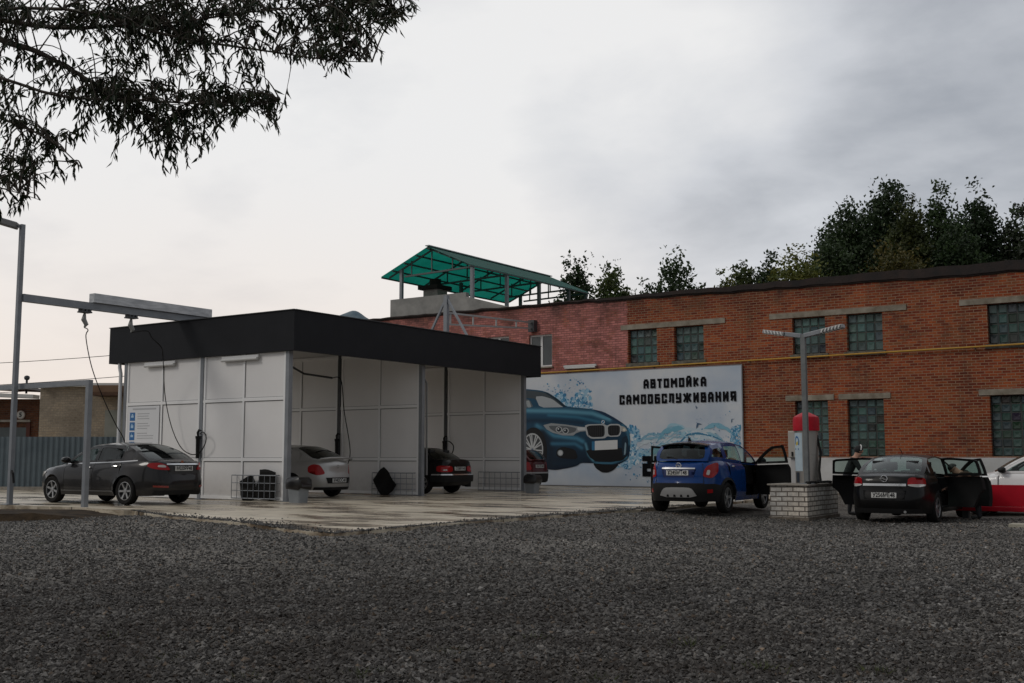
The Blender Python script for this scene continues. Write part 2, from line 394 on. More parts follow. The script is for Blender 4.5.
ln_ = noise(1.0, 6, .65); L.new(lane.outputs[0], ln_.inputs['Vector']); col = mixc(1.0, col, ramp(ln_.outputs['Fac'], [(.36, (.62,.60,.57)), (.52, (1,1,1)), (.66, (1.5,1.48,1.44))]), 'MULTIPLY')
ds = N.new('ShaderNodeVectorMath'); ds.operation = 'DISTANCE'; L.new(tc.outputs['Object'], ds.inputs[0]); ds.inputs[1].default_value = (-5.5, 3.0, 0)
dr = N.new('ShaderNodeMapRange'); dr.interpolation_type = 'SMOOTHSTEP'; dr.inputs[1].default_value = 3.5; dr.inputs[2].default_value = 13.0; dr.inputs[3].default_value = 1.0; dr.inputs[4].default_value = 0.0; L.new(ds.outputs['Value'], dr.inputs[0])  # radial mask: brown soil plus a vignette painted into the gravel colour
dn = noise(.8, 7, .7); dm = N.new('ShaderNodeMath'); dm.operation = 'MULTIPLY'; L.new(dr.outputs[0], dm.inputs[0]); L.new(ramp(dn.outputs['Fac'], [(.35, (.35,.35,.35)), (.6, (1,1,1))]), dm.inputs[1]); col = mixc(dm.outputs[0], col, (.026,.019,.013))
soil = noise(.22, 7, .7); sf = ramp(soil.outputs['Fac'], [(.56, (0,0,0)), (.72, (.65,.65,.65))])
col = mixc(sf, col, (.045, .034, .024))
moss = noise(.9, 8, .75); mf = ramp(moss.outputs['Fac'], [(.66, (0,0,0)), (.76, (.55,.55,.55))])
col = mixc(mf, col, (.042, .05, .018))
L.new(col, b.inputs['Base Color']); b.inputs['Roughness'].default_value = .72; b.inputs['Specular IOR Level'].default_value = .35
hgt = N.new('ShaderNodeMath'); hgt.operation = 'MULTIPLY_ADD'; L.new(v1.outputs['Distance'], hgt.inputs[0]); hgt.inputs[1].default_value = -1.0
h2 = N.new('ShaderNodeMath'); h2.operation = 'MULTIPLY'; L.new(v2.outputs['Distance'], h2.inputs[0]); h2.inputs[1].default_value = -.5; L.new(h2.outputs[0], hgt.inputs[2])
bp = N.new('ShaderNodeBump'); bp.inputs['Strength'].default_value = 1.0; bp.inputs['Distance'].default_value = .03; L.new(hgt.outputs[0], bp.inputs['Height']); L.new(bp.outputs[0], b.inputs['Normal'])
GRAVEL = m
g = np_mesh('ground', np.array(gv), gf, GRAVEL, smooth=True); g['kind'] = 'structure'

# loose crushed stones lying on the yard
def crushed_stones():
    n = 230000; d = 5.6 + 20*RNG.random(n)**1.5; px = RNG.uniform(-330, 1360, n); lat = (px-512)/FPX*d
    fx, fy = -sin(YAW), cos(YAW); X = fx*d + cos(YAW)*lat; Y = fy*d + sin(YAW)*lat
    keep = np.array([not inside((x, y), PLAT) for x, y in zip(X, Y)]); X, Y, d = X[keep], Y[keep], d[keep]; n = len(X)
    # heights from the ground grid
    ix = np.clip(np.searchsorted(gx, X)-1, 0, nx-2); iy = np.clip(np.searchsorted(gy, Y)-1, 0, len(gy)-2)
    Z = np.array(gv)[:, 2].reshape(len(gy), nx); tx = (X-gx[ix])/(gx[ix+1]-gx[ix]); ty = (Y-gy[iy])/(gy[iy+1]-gy[iy])
    z = (Z[iy,ix]*(1-tx)+Z[iy,ix+1]*tx)*(1-ty)+(Z[iy+1,ix]*(1-tx)+Z[iy+1,ix+1]*tx)*ty
    base = np.array([(1,0,0),(0,1,0),(-1,0,0),(0,-1,0),(.1,.1,1),(-.1,0,-1)], float)
    s = (.007+.021*RNG.random(n)**2.7)[:,None,None]*(.62+.76*RNG.random((n,6,1)))
    P = base[None]*s*np.array([1.15,.95,.75]); ang = RNG.random(n)*2*pi; til = RNG.normal(0,.5,n)
    ca, sa, ct, st = np.cos(ang), np.sin(ang), np.cos(til), np.sin(til)
    x1 = P[:,:,0]*ct[:,None]-P[:,:,2]*st[:,None]; z1 = P[:,:,0]*st[:,None]+P[:,:,2]*ct[:,None]; y1 = P[:,:,1]
    V = np.stack([x1*ca[:,None]-y1*sa[:,None]+X[:,None], x1*sa[:,None]+y1*ca[:,None]+Y[:,None], z1+z[:,None]+.006], 2).reshape(-1,3)
    F = np.array([(0,1,4),(1,2,4),(2,3,4),(3,0,4),(1,0,5),(2,1,5),(3,2,5),(0,3,5)]); F = (F[None]+6*np.arange(n)[:,None,None]).reshape(-1,3)
    t = RNG.random(n)**2.4; c = (.024+.25*t)[:,None]*np.array([1,.955,.895])
    dd_ = np.hypot(X+5.5, Y-3.0); soil_vignette = np.clip((12.5-dd_)/8, 0, 1)*(.5+.5*np.sin(X*1.7+np.sin(Y*1.3)*2)**2); c = c*(1-.72*soil_vignette[:,None])+np.array([.022,.015,.010])*soil_vignette[:,None]*.6; c[RNG.random(n) > .985] *= 2.0  # stones near the viewer take soil colour and the same painted vignette
    br = RNG.random(n) > .93; c[br] = c[br]*np.array([1.15,.92,.72])
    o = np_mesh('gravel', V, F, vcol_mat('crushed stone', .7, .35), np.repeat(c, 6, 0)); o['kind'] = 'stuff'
crushed_stones()
def spilled_stones():
    n = 5200; E_ = np.array(dens(PLAT[3:12], .05, closed=False)); k = RNG.integers(0, len(E_)-1, n); d_ = E_[np.minimum(k+1, len(E_)-1)]-E_[k]; nr = np.stack([-d_[:,1], d_[:,0]], 1); nr /= np.linalg.norm(nr, axis=1)[:,None]+1e-9
    P = E_[k]+nr*(RNG.exponential(.16, n)*(.4+.9*np.sin(k*.013)**2)-.05)[:,None]; ok = np.array([inside(tuple(p), PLAT) for p in P]); P = P[ok]; n = len(P)
    base = np.array([(1,0,0),(0,1,0),(-1,0,0),(0,-1,0),(.1,.1,.8),(-.1,0,-.8)], float); s = (.009+.018*RNG.random(n)**2)[:,None,None]*(.62+.76*RNG.random((n,6,1))); a = RNG.random(n)*2*pi
    B = base[None]*s; V = np.stack([B[:,:,0]*np.cos(a)[:,None]-B[:,:,1]*np.sin(a)[:,None]+P[:,0,None], B[:,:,0]*np.sin(a)[:,None]+B[:,:,1]*np.cos(a)[:,None]+P[:,1,None], B[:,:,2]+PZ+.008], 2).reshape(-1,3)
    F = np.array([(0,1,4),(1,2,4),(2,3,4),(3,0,4),(1,0,5),(2,1,5),(3,2,5),(0,3,5)]); F = (F[None]+6*np.arange(n)[:,None,None]).reshape(-1,3); c = (.02+.12*RNG.random(n)**1.6)[:,None]*np.array([1,.965,.92])
    o = np_mesh('gravel', V, F, MATS['crushed stone'], np.repeat(c, 6, 0)); o['kind'] = 'stuff'
spilled_stones()
def weeds():
    P, D = [], []; rr = random.Random(4)
    for px, py in ((362,676),(598,681),(690,645),(168,662),(118,640),(455,655),(880,672),(60,560),(40,545),(85,538),(530,640),(760,668),(250,678)):
        c = pz(px, py, 0)
        for k in range(rr.randint(24, 60)): r = abs(rr.gauss(0,.10)); a = rr.uniform(0,2*pi); P.append((c[0]+r*cos(a), c[1]+r*sin(a), .0)); D.append((cos(a)*.6+rr.gauss(0,.25), sin(a)*.6+rr.gauss(0,.25), .7))
    P, D = np.array(P), np.array(D); D /= np.linalg.norm(D, axis=1)[:,None]; n = len(P); S_ = np.cross(D, RNG.normal(size=(n,3))); S_ /= np.linalg.norm(S_, axis=1)[:,None]; Ln = .03+.05*RNG.random(n)
    V = np.stack([P-S_*.004, P+S_*.004, P+D*Ln[:,None]], 1).reshape(-1,3); c = np.array([.05,.062,.018])[None]*(.6+.8*RNG.random(n))[:,None]
    o = np_mesh('grass', V, np.arange(3*n).reshape(-1,3), MATS['crushed stone'], np.repeat(c, 3, 0)); o['kind'] = 'stuff'
weeds()

# wash apron: wet concrete
m = bpy.data.materials.new('wet concrete'); nt, b = nodes_of(m); N, L = nt.nodes, nt.links; tc = N.new('ShaderNodeTexCoord')
mp = N.new('ShaderNodeMapping'); mp.inputs['Scale'].default_value = (.30, .9, 1); L.new(tc.outputs['Object'], mp.inputs[0])
_raw = tc.outputs['Object']
n1 = noise(1.5, 8, .62); L.new(mp.outputs[0], n1.inputs['Vector']); n2 = noise(.5, 5, .6); n3 = noise(22, 5, .7)
cc = ramp(n1.outputs['Fac'], [(.30, (.10,.068,.045)), (.41, (.27,.21,.15)), (.50, (.58,.51,.40)), (.72, (.72,.66,.54))])
cc = mixc(1.0, cc, ramp(n2.outputs['Fac'], [(.35, (.68,.66,.63)), (.65, (1.08,1.07,1.05))]), 'MULTIPLY')
cc = mixc(1.0, cc, ramp(n3.outputs['Fac'], [(.3, (.85,.85,.85)), (.7, (1.06,1.06,1.06))]), 'MULTIPLY')
bt = N.new('ShaderNodeTexBrick'); bt.offset = 0; bt.inputs['Scale'].default_value = 1; bt.inputs['Brick Width'].default_value = 4.0; bt.inputs['Row Height'].default_value = 2.0; bt.inputs['Mortar Size'].default_value = .018; bt.inputs['Mortar Smooth'].default_value = .3
L.new(_raw, bt.inputs['Vector']); cc = mixc(bt.outputs['Fac'], cc, (.05,.045,.04)); L.new(cc, b.inputs['Base Color'])
rr = ramp(n1.outputs['Fac'], [(.38, (.06,.06,.06)), (.54, (.40,.40,.40))]); L.new(rr, b.inputs['Roughness'])
bp = N.new('ShaderNodeBump'); bp.inputs['Strength'].default_value = .12; bp.inputs['Distance'].default_value = .01; L.new(n3.outputs['Fac'], bp.inputs['Height']); L.new(bp.outputs[0], b.inputs['Normal'])
random.seed(3)
edge = []
for p in dens(PLAT[:14], .35, closed=False):
    edge.append((p[0]+random.uniform(-.11,.11), p[1]+random.uniform(-.11,.11)))
MB().prism(edge+[PLAT[14]], -.15, PZ).build('concrete_apron', m)['kind'] = 'structure'

# earth bank with an old concrete edge beside the apron
BANK = mat('rusty brown earth', (.016,.011,.007), .95, 0, (.058,.040,.024), 2.2, 8, .8, 25, spec=.2)
A, B_ = pd(-260, 511, 24.6), pd(96, 513.5, 23.9); A[2] = B_[2] = 0
bk = MB(); n_ = 50
prev = None; vs = []; fs = []
for i in range(n_+1):
    t = i/n_; p = A+(B_-A)*t; back = np.array([p[0]-.56*2.6, p[1]+.83*2.6]); h = .19*(1-max(0, t-.86)/.14*.75) + random.uniform(-.02,.02)
    k = random.uniform(-.05,.05)
    vs += [(back[0], back[1], .15), (p[0]-.2, p[1]+.25, h-.02+k*.3), (p[0], p[1], h), (p[0]+.03+k, p[1]-.05+k, h*.55), (p[0]+.12+k, p[1]-.18+k, -.12)]
for i in range(n_):
    for j in range(4): fs.append((5*i+j, 5*i+j+1, 5*i+j+6, 5*i+j+5))
fs.append((5*n_, 5*n_+1, 5*n_+2, 5*n_+3, 5*n_+4)); bk.add(vs, fs)
bk.build('earth_bank', BANK, smooth=50)['kind'] = 'structure'

def add_splash(m, z0, z1, dirt, amt):
    nt = m.node_tree; b = nt.nodes['Principled BSDF']; Nn, Ll = nt.nodes, nt.links; src = b.inputs['Base Color'].links[0].from_socket
    t = Nn.new('ShaderNodeNewGeometry'); sp = Nn.new('ShaderNodeSeparateXYZ'); Ll.new(t.outputs['Position'], sp.inputs[0])
    mr = Nn.new('ShaderNodeMapRange'); mr.inputs[1].default_value = z1; mr.inputs[2].default_value = z0; Ll.new(sp.outputs[2], mr.inputs[0])
    nn = Nn.new('ShaderNodeTexNoise'); nn.inputs['Scale'].default_value = 3.5; nn.inputs['Detail'].default_value = 8; nn.inputs['Roughness'].default_value = .7; Ll.new(t.outputs['Position'], nn.inputs['Vector'])
    mu = Nn.new('ShaderNodeMath'); mu.operation = 'MULTIPLY'; Ll.new(mr.outputs[0], mu.inputs[0]); Ll.new(nn.outputs['Fac'], mu.inputs[1]); mu.use_clamp = True
    m2 = Nn.new('ShaderNodeMath'); m2.operation = 'MULTIPLY'; m2.inputs[1].default_value = amt; Ll.new(mu.outputs[0], m2.inputs[0])
    x = Nn.new('ShaderNodeMix'); x.data_type = 'RGBA'; x.inputs[7].default_value = (*dirt, 1); Ll.new(m2.outputs[0], x.inputs[0]); Ll.new(src, x.inputs[6]); Ll.new(x.outputs[2], b.inputs['Base Color'])
add_splash(WHITEP, .2, 1.1, (.22,.19,.16), .75); add_splash(WHITEWASH0, .0, .8, (.2,.18,.15), .9) if 'WHITEWASH0' in globals() else None
# ================================================================== brick building
FY, RZ = 39.5, 7.62
def brick_mat(name, cols, mortar, rowh=.095, bw=.27, paint=None, soot=True, axes='XZ', msize=.012):
    m = bpy.data.materials.new(name); nt, b = nodes_of(m); global N, L, tc
    N, L = nt.nodes, nt.links; tc = N.new('ShaderNodeTexCoord'); sp = N.new('ShaderNodeSeparateXYZ'); L.new(tc.outputs['Object'], sp.inputs[0])
    cb = N.new('ShaderNodeCombineXYZ')
    if axes == 'XZ': L.new(sp.outputs[0], cb.inputs[0])
    else:
        ad = N.new('ShaderNodeMath'); L.new(sp.outputs[0], ad.inputs[0]); L.new(sp.outputs[1], ad.inputs[1]); L.new(ad.outputs[0], cb.inputs[0])
    L.new(sp.outputs[2], cb.inputs[1])
    # slightly uneven courses
    wn = noise(1.3, 3); wm = N.new('ShaderNodeVectorMath'); wm.operation = 'SCALE'; wm.inputs['Scale'].default_value = .03; L.new(wn.outputs['Color'], wm.inputs[0])
    wa = N.new('ShaderNodeVectorMath'); L.new(cb.outputs[0], wa.inputs[0]); L.new(wm.outputs[0], wa.inputs[1])
    bt = N.new('ShaderNodeTexBrick'); L.new(wa.outputs[0], bt.inputs['Vector']); bt.inputs['Scale'].default_value = 1
    for k_, v_ in (('Brick Width', bw), ('Row Height', rowh), ('Mortar Size', msize), ('Mortar Smooth', .25), ('Bias', 0.0)): bt.inputs[k_].default_value = v_
    bt.inputs['Color1'].default_value = (0,0,0,1); bt.inputs['Color2'].default_value = (1,1,1,1); bt.inputs['Mortar'].default_value = (.5,.5,.5,1)
    c = ramp(bt.outputs['Color'], [(0, cols[0]), (.35, cols[1]), (.7, cols[2]), (1, cols[3])])
    big = noise(.45, 7, .65); c = mixc(1.0, c, ramp(big.outputs['Fac'], [(.33, (.5,.48,.46)), (.5, (1,1,1)), (.68, (1.35,1.25,1.12))]), 'MULTIPLY')
    fine = noise(14, 6, .7); c = mixc(1.0, c, ramp(fine.outputs['Fac'], [(.3, (.7,.7,.7)), (.7, (1.18,1.18,1.18))]), 'MULTIPLY')
    c = mixc(bt.outputs['Fac'], c, mortar)
    ef = noise(2.3, 8, .75); c = mixc(ramp(ef.outputs['Fac'], [(.60, (0,0,0)), (.78, (.5,.5,.5))]), c, (.26,.22,.18))   # lime bloom
    if paint:
        x1, z0, pc = paint
        en = noise(3.0, 6, .7); off = N.new('ShaderNodeMath'); off.operation = 'MULTIPLY_ADD'; L.new(en.outputs['Fac'], off.inputs[0]); off.inputs[1].default_value = .25; L.new(sp.outputs[0], off.inputs[2])
        lx = N.new('ShaderNodeMath'); lx.operation = 'LESS_THAN'; L.new(off.outputs[0], lx.inputs[0]); lx.inputs[1].default_value = x1+.12
        lz = N.new('ShaderNodeMath'); lz.operation = 'GREATER_THAN'; L.new(sp.outputs[2], lz.inputs[0]); lz.inputs[1].default_value = z0
        pm = N.new('ShaderNodeMath'); pm.operation = 'MULTIPLY'; L.new(lx.outputs[0], pm.inputs[0]); L.new(lz.outputs[0], pm.inputs[1])
        wr = noise(1.6, 8, .8); wf = ramp(wr.outputs['Fac'], [(.38, (.30,.30,.30)), (.52, (.86,.86,.86))]); pw = N.new('ShaderNodeMath'); pw.operation = 'MULTIPLY'; L.new(pm.outputs[0], pw.inputs[0]); L.new(wf, pw.inputs[1])
        c = mixc(pw.outputs[0], c, mixc(bt.outputs['Fac'], mixc(1.0, tuple(1.25*q for q in pc), ramp(bt.outputs['Color'], [(0, (.55,.55,.55)), (.5, (.85,.85,.85)), (1, (1,1,1))]), 'MULTIPLY'), tuple(q*.42 for q in pc)))
    if soot:
        zr = N.new('ShaderNodeMapRange'); zr.inputs[1].default_value = 6.9; zr.inputs[2].default_value = 7.7; L.new(sp.outputs[2], zr.inputs[0])
        sn = noise(.8, 7, .7); sx = ramp(sn.outputs['Fac'], [(.40, (0,0,0)), (.66, (1,1,1))]); sm = N.new('ShaderNodeMath'); sm.operation = 'MULTIPLY'; L.new(zr.outputs[0], sm.inputs[0]); L.new(sx, sm.inputs[1])
        c = mixc(sm.outputs[0], c, (.03,.024,.02))
        st = noise(.6, 6, .7); c = mixc(ramp(st.outputs['Fac'], [(.54, (0,0,0)), (.68, (.62,.62,.62))]), c, (.06,.030,.022))
    L.new(c, b.inputs['Base Color']); b.inputs['Roughness'].default_value = .86; b.inputs['Specular IOR Level'].default_value = .25
    if soot:
        vm = N.new('ShaderNodeMapping'); vm.inputs['Scale'].default_value = (1.6, 1.6, .16); L.new(tc.outputs['Object'], vm.inputs[0]); vn = noise(1.0, 7, .7); L.new(vm.outputs[0], vn.inputs['Vector'])
        c = mixc(ramp(vn.outputs['Fac'], [(.55, (0,0,0)), (.72, (.55,.55,.55))]), c, (.075,.045,.034)); L.new(c, b.inputs['Base Color'])
    hh = N.new('ShaderNodeMath'); hh.operation = 'MULTIPLY_ADD'; L.new(bt.outputs['Fac'], hh.inputs[0]); hh.inputs[1].default_value = -1.0; L.new(fine.outputs['Fac'], hh.inputs[2])
    bp = N.new('ShaderNodeBump'); bp.inputs['Strength'].default_value = .7; bp.inputs['Distance'].default_value = .012; L.new(hh.outputs[0], bp.inputs['Height']); L.new(bp.outputs[0], b.inputs['Normal'])
    MATS[name] = m; return m
BRICK = brick_mat('red brick', [(.155,.030,.015), (.235,.047,.019), (.315,.078,.026), (.225,.080,.036)], (.29,.185,.12), paint=(-1.2, 4.98, (.50,.20,.185)))
LINTEL = mat('stained concrete lintel', (.30,.27,.22), .85, 0, (.16,.135,.10), 2.5, 7, .4, 30)
DARKCAP = mat('sooty parapet', (.012,.010,.010), .85, 0, (.03,.018,.015), 1.8, 7, .6, 12)
WHITEWASH = mat('whitewashed plinth', (.55,.56,.57), .8, 0, (.44,.44,.43), 1.1, 7, .3, 20); add_splash(WHITEWASH, 0, .9, (.18,.16,.13), .9)
bld = thing('brick_building', 'long two storey red brick building with glass block windows and a partly pink upper wall', 'building', (-20, FY, 0))
BX0, BX1, BD = -44.5, 16.0, 12.0
UP, LOW = (5.15, 6.5), (1.42, 3.44)
wins = [(-21.17,-19.89,*UP),(-19.13,-17.88,*UP),(-14.33,-13.1,*UP),(-12.32,-11.05,*UP),(-7.58,-5.15,*UP),(-.6,.65,*UP),(1.3,2.55,*UP),(-14.3,-13.08,*LOW),(-12.38,-11.1,*LOW),(-7.62,-5.15,*LOW),(-.6,.65,*LOW),(1.3,2.55,*LOW)]
pvc = [(-25.96,-24.8,5.2,6.58),(-28.15,-27.0,5.2,6.62)]
holes = [[(a,c),(b,c),(b,d),(a,d)] for a, b, c, d in wins+pvc]
v2, f2 = cdt([(BX0,0),(BX1,0),(BX1,RZ+.2),(BX0,RZ+.2)], holes, 2.0, grid=False)
wm_ = MB(); wm_.add([(x, FY, z) for x, z in v2], f2)
for a, b, c, d in wins+pvc:
    wm_.add([(a,FY,c),(b,FY,c),(b,FY,d),(a,FY,d),(a,FY+.3,c),(b,FY+.3,c),(b,FY+.3,d),(a,FY+.3,d)], [(0,1,5,4),(1,2,6,5),(2,3,7,6),(3,0,4,7)])
wm_.add([(BX0,FY,0),(BX0,FY+BD,0),(BX0,FY+BD,RZ),(BX0,FY,RZ),(BX1,FY,0),(BX1,FY+BD,0),(BX1,FY+BD,RZ),(BX1,FY,RZ)], [(0,1,2,3),(4,7,6,5),(1,5,6,2)])
wm_.build('wall', BRICK, bld)
# cornice with uneven top of bitumen and brick
cv = MB(); xs = np.arange(BX0-.1, BX1+.1, .45); rows = []
vs = []; fs = []
for i, x in enumerate(xs):
    h = RZ+.28+random.uniform(-.03,.03); q = FY-.11+random.uniform(-.015,.015); zl = h-min(.40, max(.13, .13+(x+24)*.018))
    vs += [(x,FY-.003,zl),(x,FY-.06,zl+.02),(x,FY-.06,zl+.06),(x,q,zl+.07),(x,q,h),(x,FY+.4,h+.02),(x,FY+.4,RZ-.05)]
for i in range(len(xs)-1):
    for j in range(6): fs.append((7*i+j, 7*(i+1)+j, 7*(i+1)+j+1, 7*i+j+1))
cv.add(vs, fs); cv.build('cornice', DARKCAP, bld)
MB().box((BX0,FY+.4,RZ-.3),(BX1,FY+BD,RZ-.02)).build('roof', mat('bitumen roof', (.03,.03,.03), .9, 0, (.06,.06,.058), 2), bld)
MB().box((-16.2,FY-.07,.0),(BX1,FY-.002,1.38)).build('plinth', WHITEWASH, bld)
MB().box((-44,FY-.16,.0),(-16.25,FY-.002,.23)).build('footing', mat('wet grey footing', (.10,.095,.085), .6, 0, (.17,.16,.14), 3), bld)
# glass block windows: every block is a slightly domed quad with a tone of its own
GB = bpy.data.materials.new('glass block'); nt, b = nodes_of(GB); a = nt.nodes.new('ShaderNodeVertexColor'); a.layer_name = 'Col'; nt.links.new(a.outputs[0], b.inputs['Base Color'])
b.inputs['Roughness'].default_value = .22; b.inputs['Specular IOR Level'].default_value = .6
MORT = mat('dark window mortar', (.03,.034,.033), .8, 0, (.06,.065,.06), 8)
for i, (x0, x1, z0, z1) in enumerate(wins):
    fr = MB().box((x0,FY+.2,z0),(x1,FY+.28,z1)).build('window', MORT, bld)
    nxw, nzw = max(3, round((x1-x0)/.31)), max(4, round((z1-z0)/.31)); bm_ = MB(); dx, dz = (x1-x0)/nxw, (z1-z0)/nzw
    tone = random.uniform(.75, 1.1) if i != 4 and i != 9 else .6
    for p in range(nxw):
        for q in range(nzw):
            ax, bx, az, bz = x0+p*dx+.02, x0+(p+1)*dx-.02, z0+q*dz+.02, z0+(q+1)*dz-.02; mx_, mz_ = (ax+bx)/2, (az+bz)/2
            t = tone*random.uniform(.6, 1.3); dk = random.random()
            c = (.055*t, .105*t, .10*t) if dk > .12 else (.02*t, .03*t, .03*t); c = tuple(k+random.uniform(-.008,.012) for k in c); c = tuple(max(.008, k) for k in c)
            y = FY+.17; k = len(bm_.v); i1, i2 = .05, .11
            ring = lambda ins, yy: [(ax+ins,yy,az+ins),(bx-ins,yy,az+ins),(bx-ins,yy,bz-ins),(ax+ins,yy,bz-ins)]
            tl = random.uniform(-.006,.006)
            vs = ring(0,y+.03)+ring(i1*.6,y+.004)+ring(i2,y+.012+tl)
            fs = [(0,1,5,4),(1,2,6,5),(2,3,7,6),(3,0,4,7),(4,5,9,8),(5,6,10,9),(6,7,11,10),(7,4,8,11),(8,9,10,11)]
            bm_.add(vs, fs, 0, c)
    bm_.build('glass_block_pane', GB, fr)
for i, (x0, x1, z0, z1) in enumerate(pvc):
    f = MB(); y0, y1 = FY+.1, FY+.17
    for q in ((x0,x0+.07,z0,z1),(x1-.07,x1,z0,z1),((x0+x1)/2-.05,(x0+x1)/2+.05,z0+.07,z1-.07)): f.box((q[0],y0,q[2]),(q[1],y1,q[3]))
    f.box((x0+.07,y0,z0),(x1-.07,y1,z0+.07)); f.box((x0+.07,y0,z1-.07),(x1-.07,y1,z1))
    fo_ = f.build('window', mat('white window profile', (.7,.7,.69), .4), bld)
    MB().box((x0+.05,FY+.13,z0+.05),(x1-.05,FY+.14,z1-.05)).build('pane', mat('dim window glass', (.05,.06,.065), .08, spec=.8), fo_)
    MB().box((x0-.06,FY-.1,z0-.06),(x1+.06,FY+.1,z0-.003)).build('sill', LINTEL, fo_)
def lint(x0, x1, z, h=.2): MB().box((x0,FY-.035,z),(x1,FY+.18,z+h)).build('lintel', LINTEL, bld, bevel=.008)
for q in ((-21.5,-16.97,6.505),(-15.2,-10.2,6.505),(-8.45,-4.6,6.505),(-1.2,3.1,6.505),(-14.65,-12.85,3.445),(-12.68,-10.85,3.445),(-7.95,-4.6,3.445),(-1.2,3.1,3.445)): lint(*q)
for x0, x1, z0, z1 in wins:
    if z0 > 4: MB().box((x0-.1,FY-.06,z0-.16),(x1+.1,FY+.17,z0-.003)).build('sill', mat('mossy sill', (.16,.15,.12), .9, 0, (.07,.065,.05), 5), bld, bevel=.01)

# ------------------------------------------------------------------ gas pipe on the wall
gp = thing('gas_pipe', 'thin yellow gas pipe running along the brick wall above the banner', 'pipe', (-20, FY-.12, 4.95))
def gz(x): return 4.93+(x+25)*.0085
MB().tube([(x, FY-.14, gz(x)) for x in np.arange(-34, 15, 3.0)], .030, 10).build('pipe', YELLOW, gp, smooth=60)
for x in np.arange(-32, 14, 4.0): MB().box((x-.02,FY-.14,gz(x)-.06),(x+.02,FY-.002,gz(x)-.03)).build('bracket', DARKST, gp)
tl = thing('wall_lamp', 'white tube lamp fixed to the pink wall above the banner', 'lamp', (-23.4, FY-.1, 5.06))
MB().box((-24.15,FY-.16,5.1),(-22.6,FY-.04,5.19)).build('housing', mat('white lamp body', (.6,.6,.6), .5), tl, bevel=.012)
MB().tube([(-24.1,FY-.12,5.07),(-22.65,FY-.12,5.07)], .045, 10).build('tube_cover', LAMPW, tl, smooth=60)

# ================================================================== banner with the painted car
SY = 39.40
bb = thing('banner', 'wide pale blue car wash banner with a blue car, water splashes and black lettering', 'banner', (-22, SY, .25))
BXL, BXR, BZ0, BZ1 = -30.2, -16.33, .25, 4.84
pm = bpy.data.materials.new('banner vinyl'); nt, b = nodes_of(pm); N, L = nt.nodes, nt.links; tc = N.new('ShaderNodeTexCoord')
q1, q2 = noise(.28, 4, .5), noise(.9, 6, .6)
c = ramp(q1.outputs['Fac'], [(.38, (.38,.46,.57)), (.5, (.53,.58,.64)), (.6, (.62,.64,.66))])
c = mixc(.25, c, ramp(q2.outputs['Fac'], [(.4, (.42,.5,.6)), (.6, (.62,.63,.65))])); L.new(c, b.inputs['Base Color']); b.inputs['Roughness'].default_value = .5
mbx = MB().box((BXL,SY,BZ0),(BXR,SY+.05,BZ1)); mbx.build('panel', pm, bb)
fr = MB()
for a, c_ in (((BXL,SY+.02,BZ0-.02),(BXR,SY+.02,BZ0-.02)),((BXL,SY+.02,BZ1+.02),(BXR,SY+.02,BZ1+.02)),((BXR+.02,SY+.02,BZ0-.04),(BXR+.02,SY+.02,BZ1+.04))): fr.bar(a, c_, .04)
fr.build('frame', STEEL, bb)
_ly = [SY-.003]
def sheet(mb, poly, col, layer=None, shade=None, sp=.12):
    """one printed colour patch; poly in (X,Z) metres."""
    if layer is None: _ly[0] -= .0001; y = _ly[0]
    else: y = layer
    if shade is None:
        vo, fs = cdt(poly, (), 9.0, grid=False)
        mb.add([(x, y, z) for x, z in vo], fs, 0, col)
    else:
        vo, fs = cdt(poly, (), sp, isp=sp)
        for f in fs: mb.add([(vo[i][0], y, vo[i][1]) for i in f], [(0,1,2)], 0, np.array([shade(*vo[i]) for i in f]))
def c5(pts, k=1, ox=520, oy=360, s=5.254):
    P = []
    for x, y in pts: p = pY(ox+x/s, oy+y/s, SY-.01); P.append((p[0], p[2]))
    return chaikin(P, k, .16) if k else P
art = MB(); R = random.Random(5)
# splashes behind the car
def droplets(mb, n, region, s0, s1, dark=.5):
    poly = c5(region, 0); xs = [p[0] for p in poly]; zs = [p[1] for p in poly]; k = 0
    while k < n:
        p = (R.uniform(min(xs), max(xs)), R.uniform(min(zs), max(zs)))
        if not inside(p, poly): continue
        k += 1; s = R.uniform(s0, s1)*R.uniform(.5,1); a = R.uniform(0, pi); e_ = R.uniform(.3,.9); m_ = R.randint(6,9)
        pts = []
        for i in range(m_):
            t = 2*pi*i/m_; r = s*R.uniform(.7,1.2); u, v = r*cos(t), r*e_*sin(t); pts.append((p[0]+u*cos(a)-v*sin(a), p[1]+u*sin(a)+v*cos(a)))
        t = R.random(); col = (.03+.07*t, .16+.16*t, .32+.20*t) if R.random() < dark else ((.20+.2*t,.42+.14*t,.58+.1*t) if R.random() < .75 else (.60,.68,.73))
        _ly[0] -= .000006; sheet(mb, chaikin(pts, 1), col, layer=_ly[0])
droplets(art, 330, [(170,190),(215,165),(260,215),(320,160),(360,150),(380,255),(300,262),(245,245)], .04, .15, .35)
droplets(art, 60, [(120,130),(150,120),(170,150),(260,80),(330,110),(350,150),(250,175),(150,175)], .015, .07, .75)
droplets(art, 480, [(545,335),(600,345),(630,380),(640,420),(600,440),(650,480),(690,500),(640,520),(570,570),(515,560),(560,500),(585,400)], .04, .16, .35)
droplets(art, 40, [(540,560),(690,520),(690,650),(560,640)], .015, .06, .8)
S6 = dict(ox=610, oy=360, s=6.83)
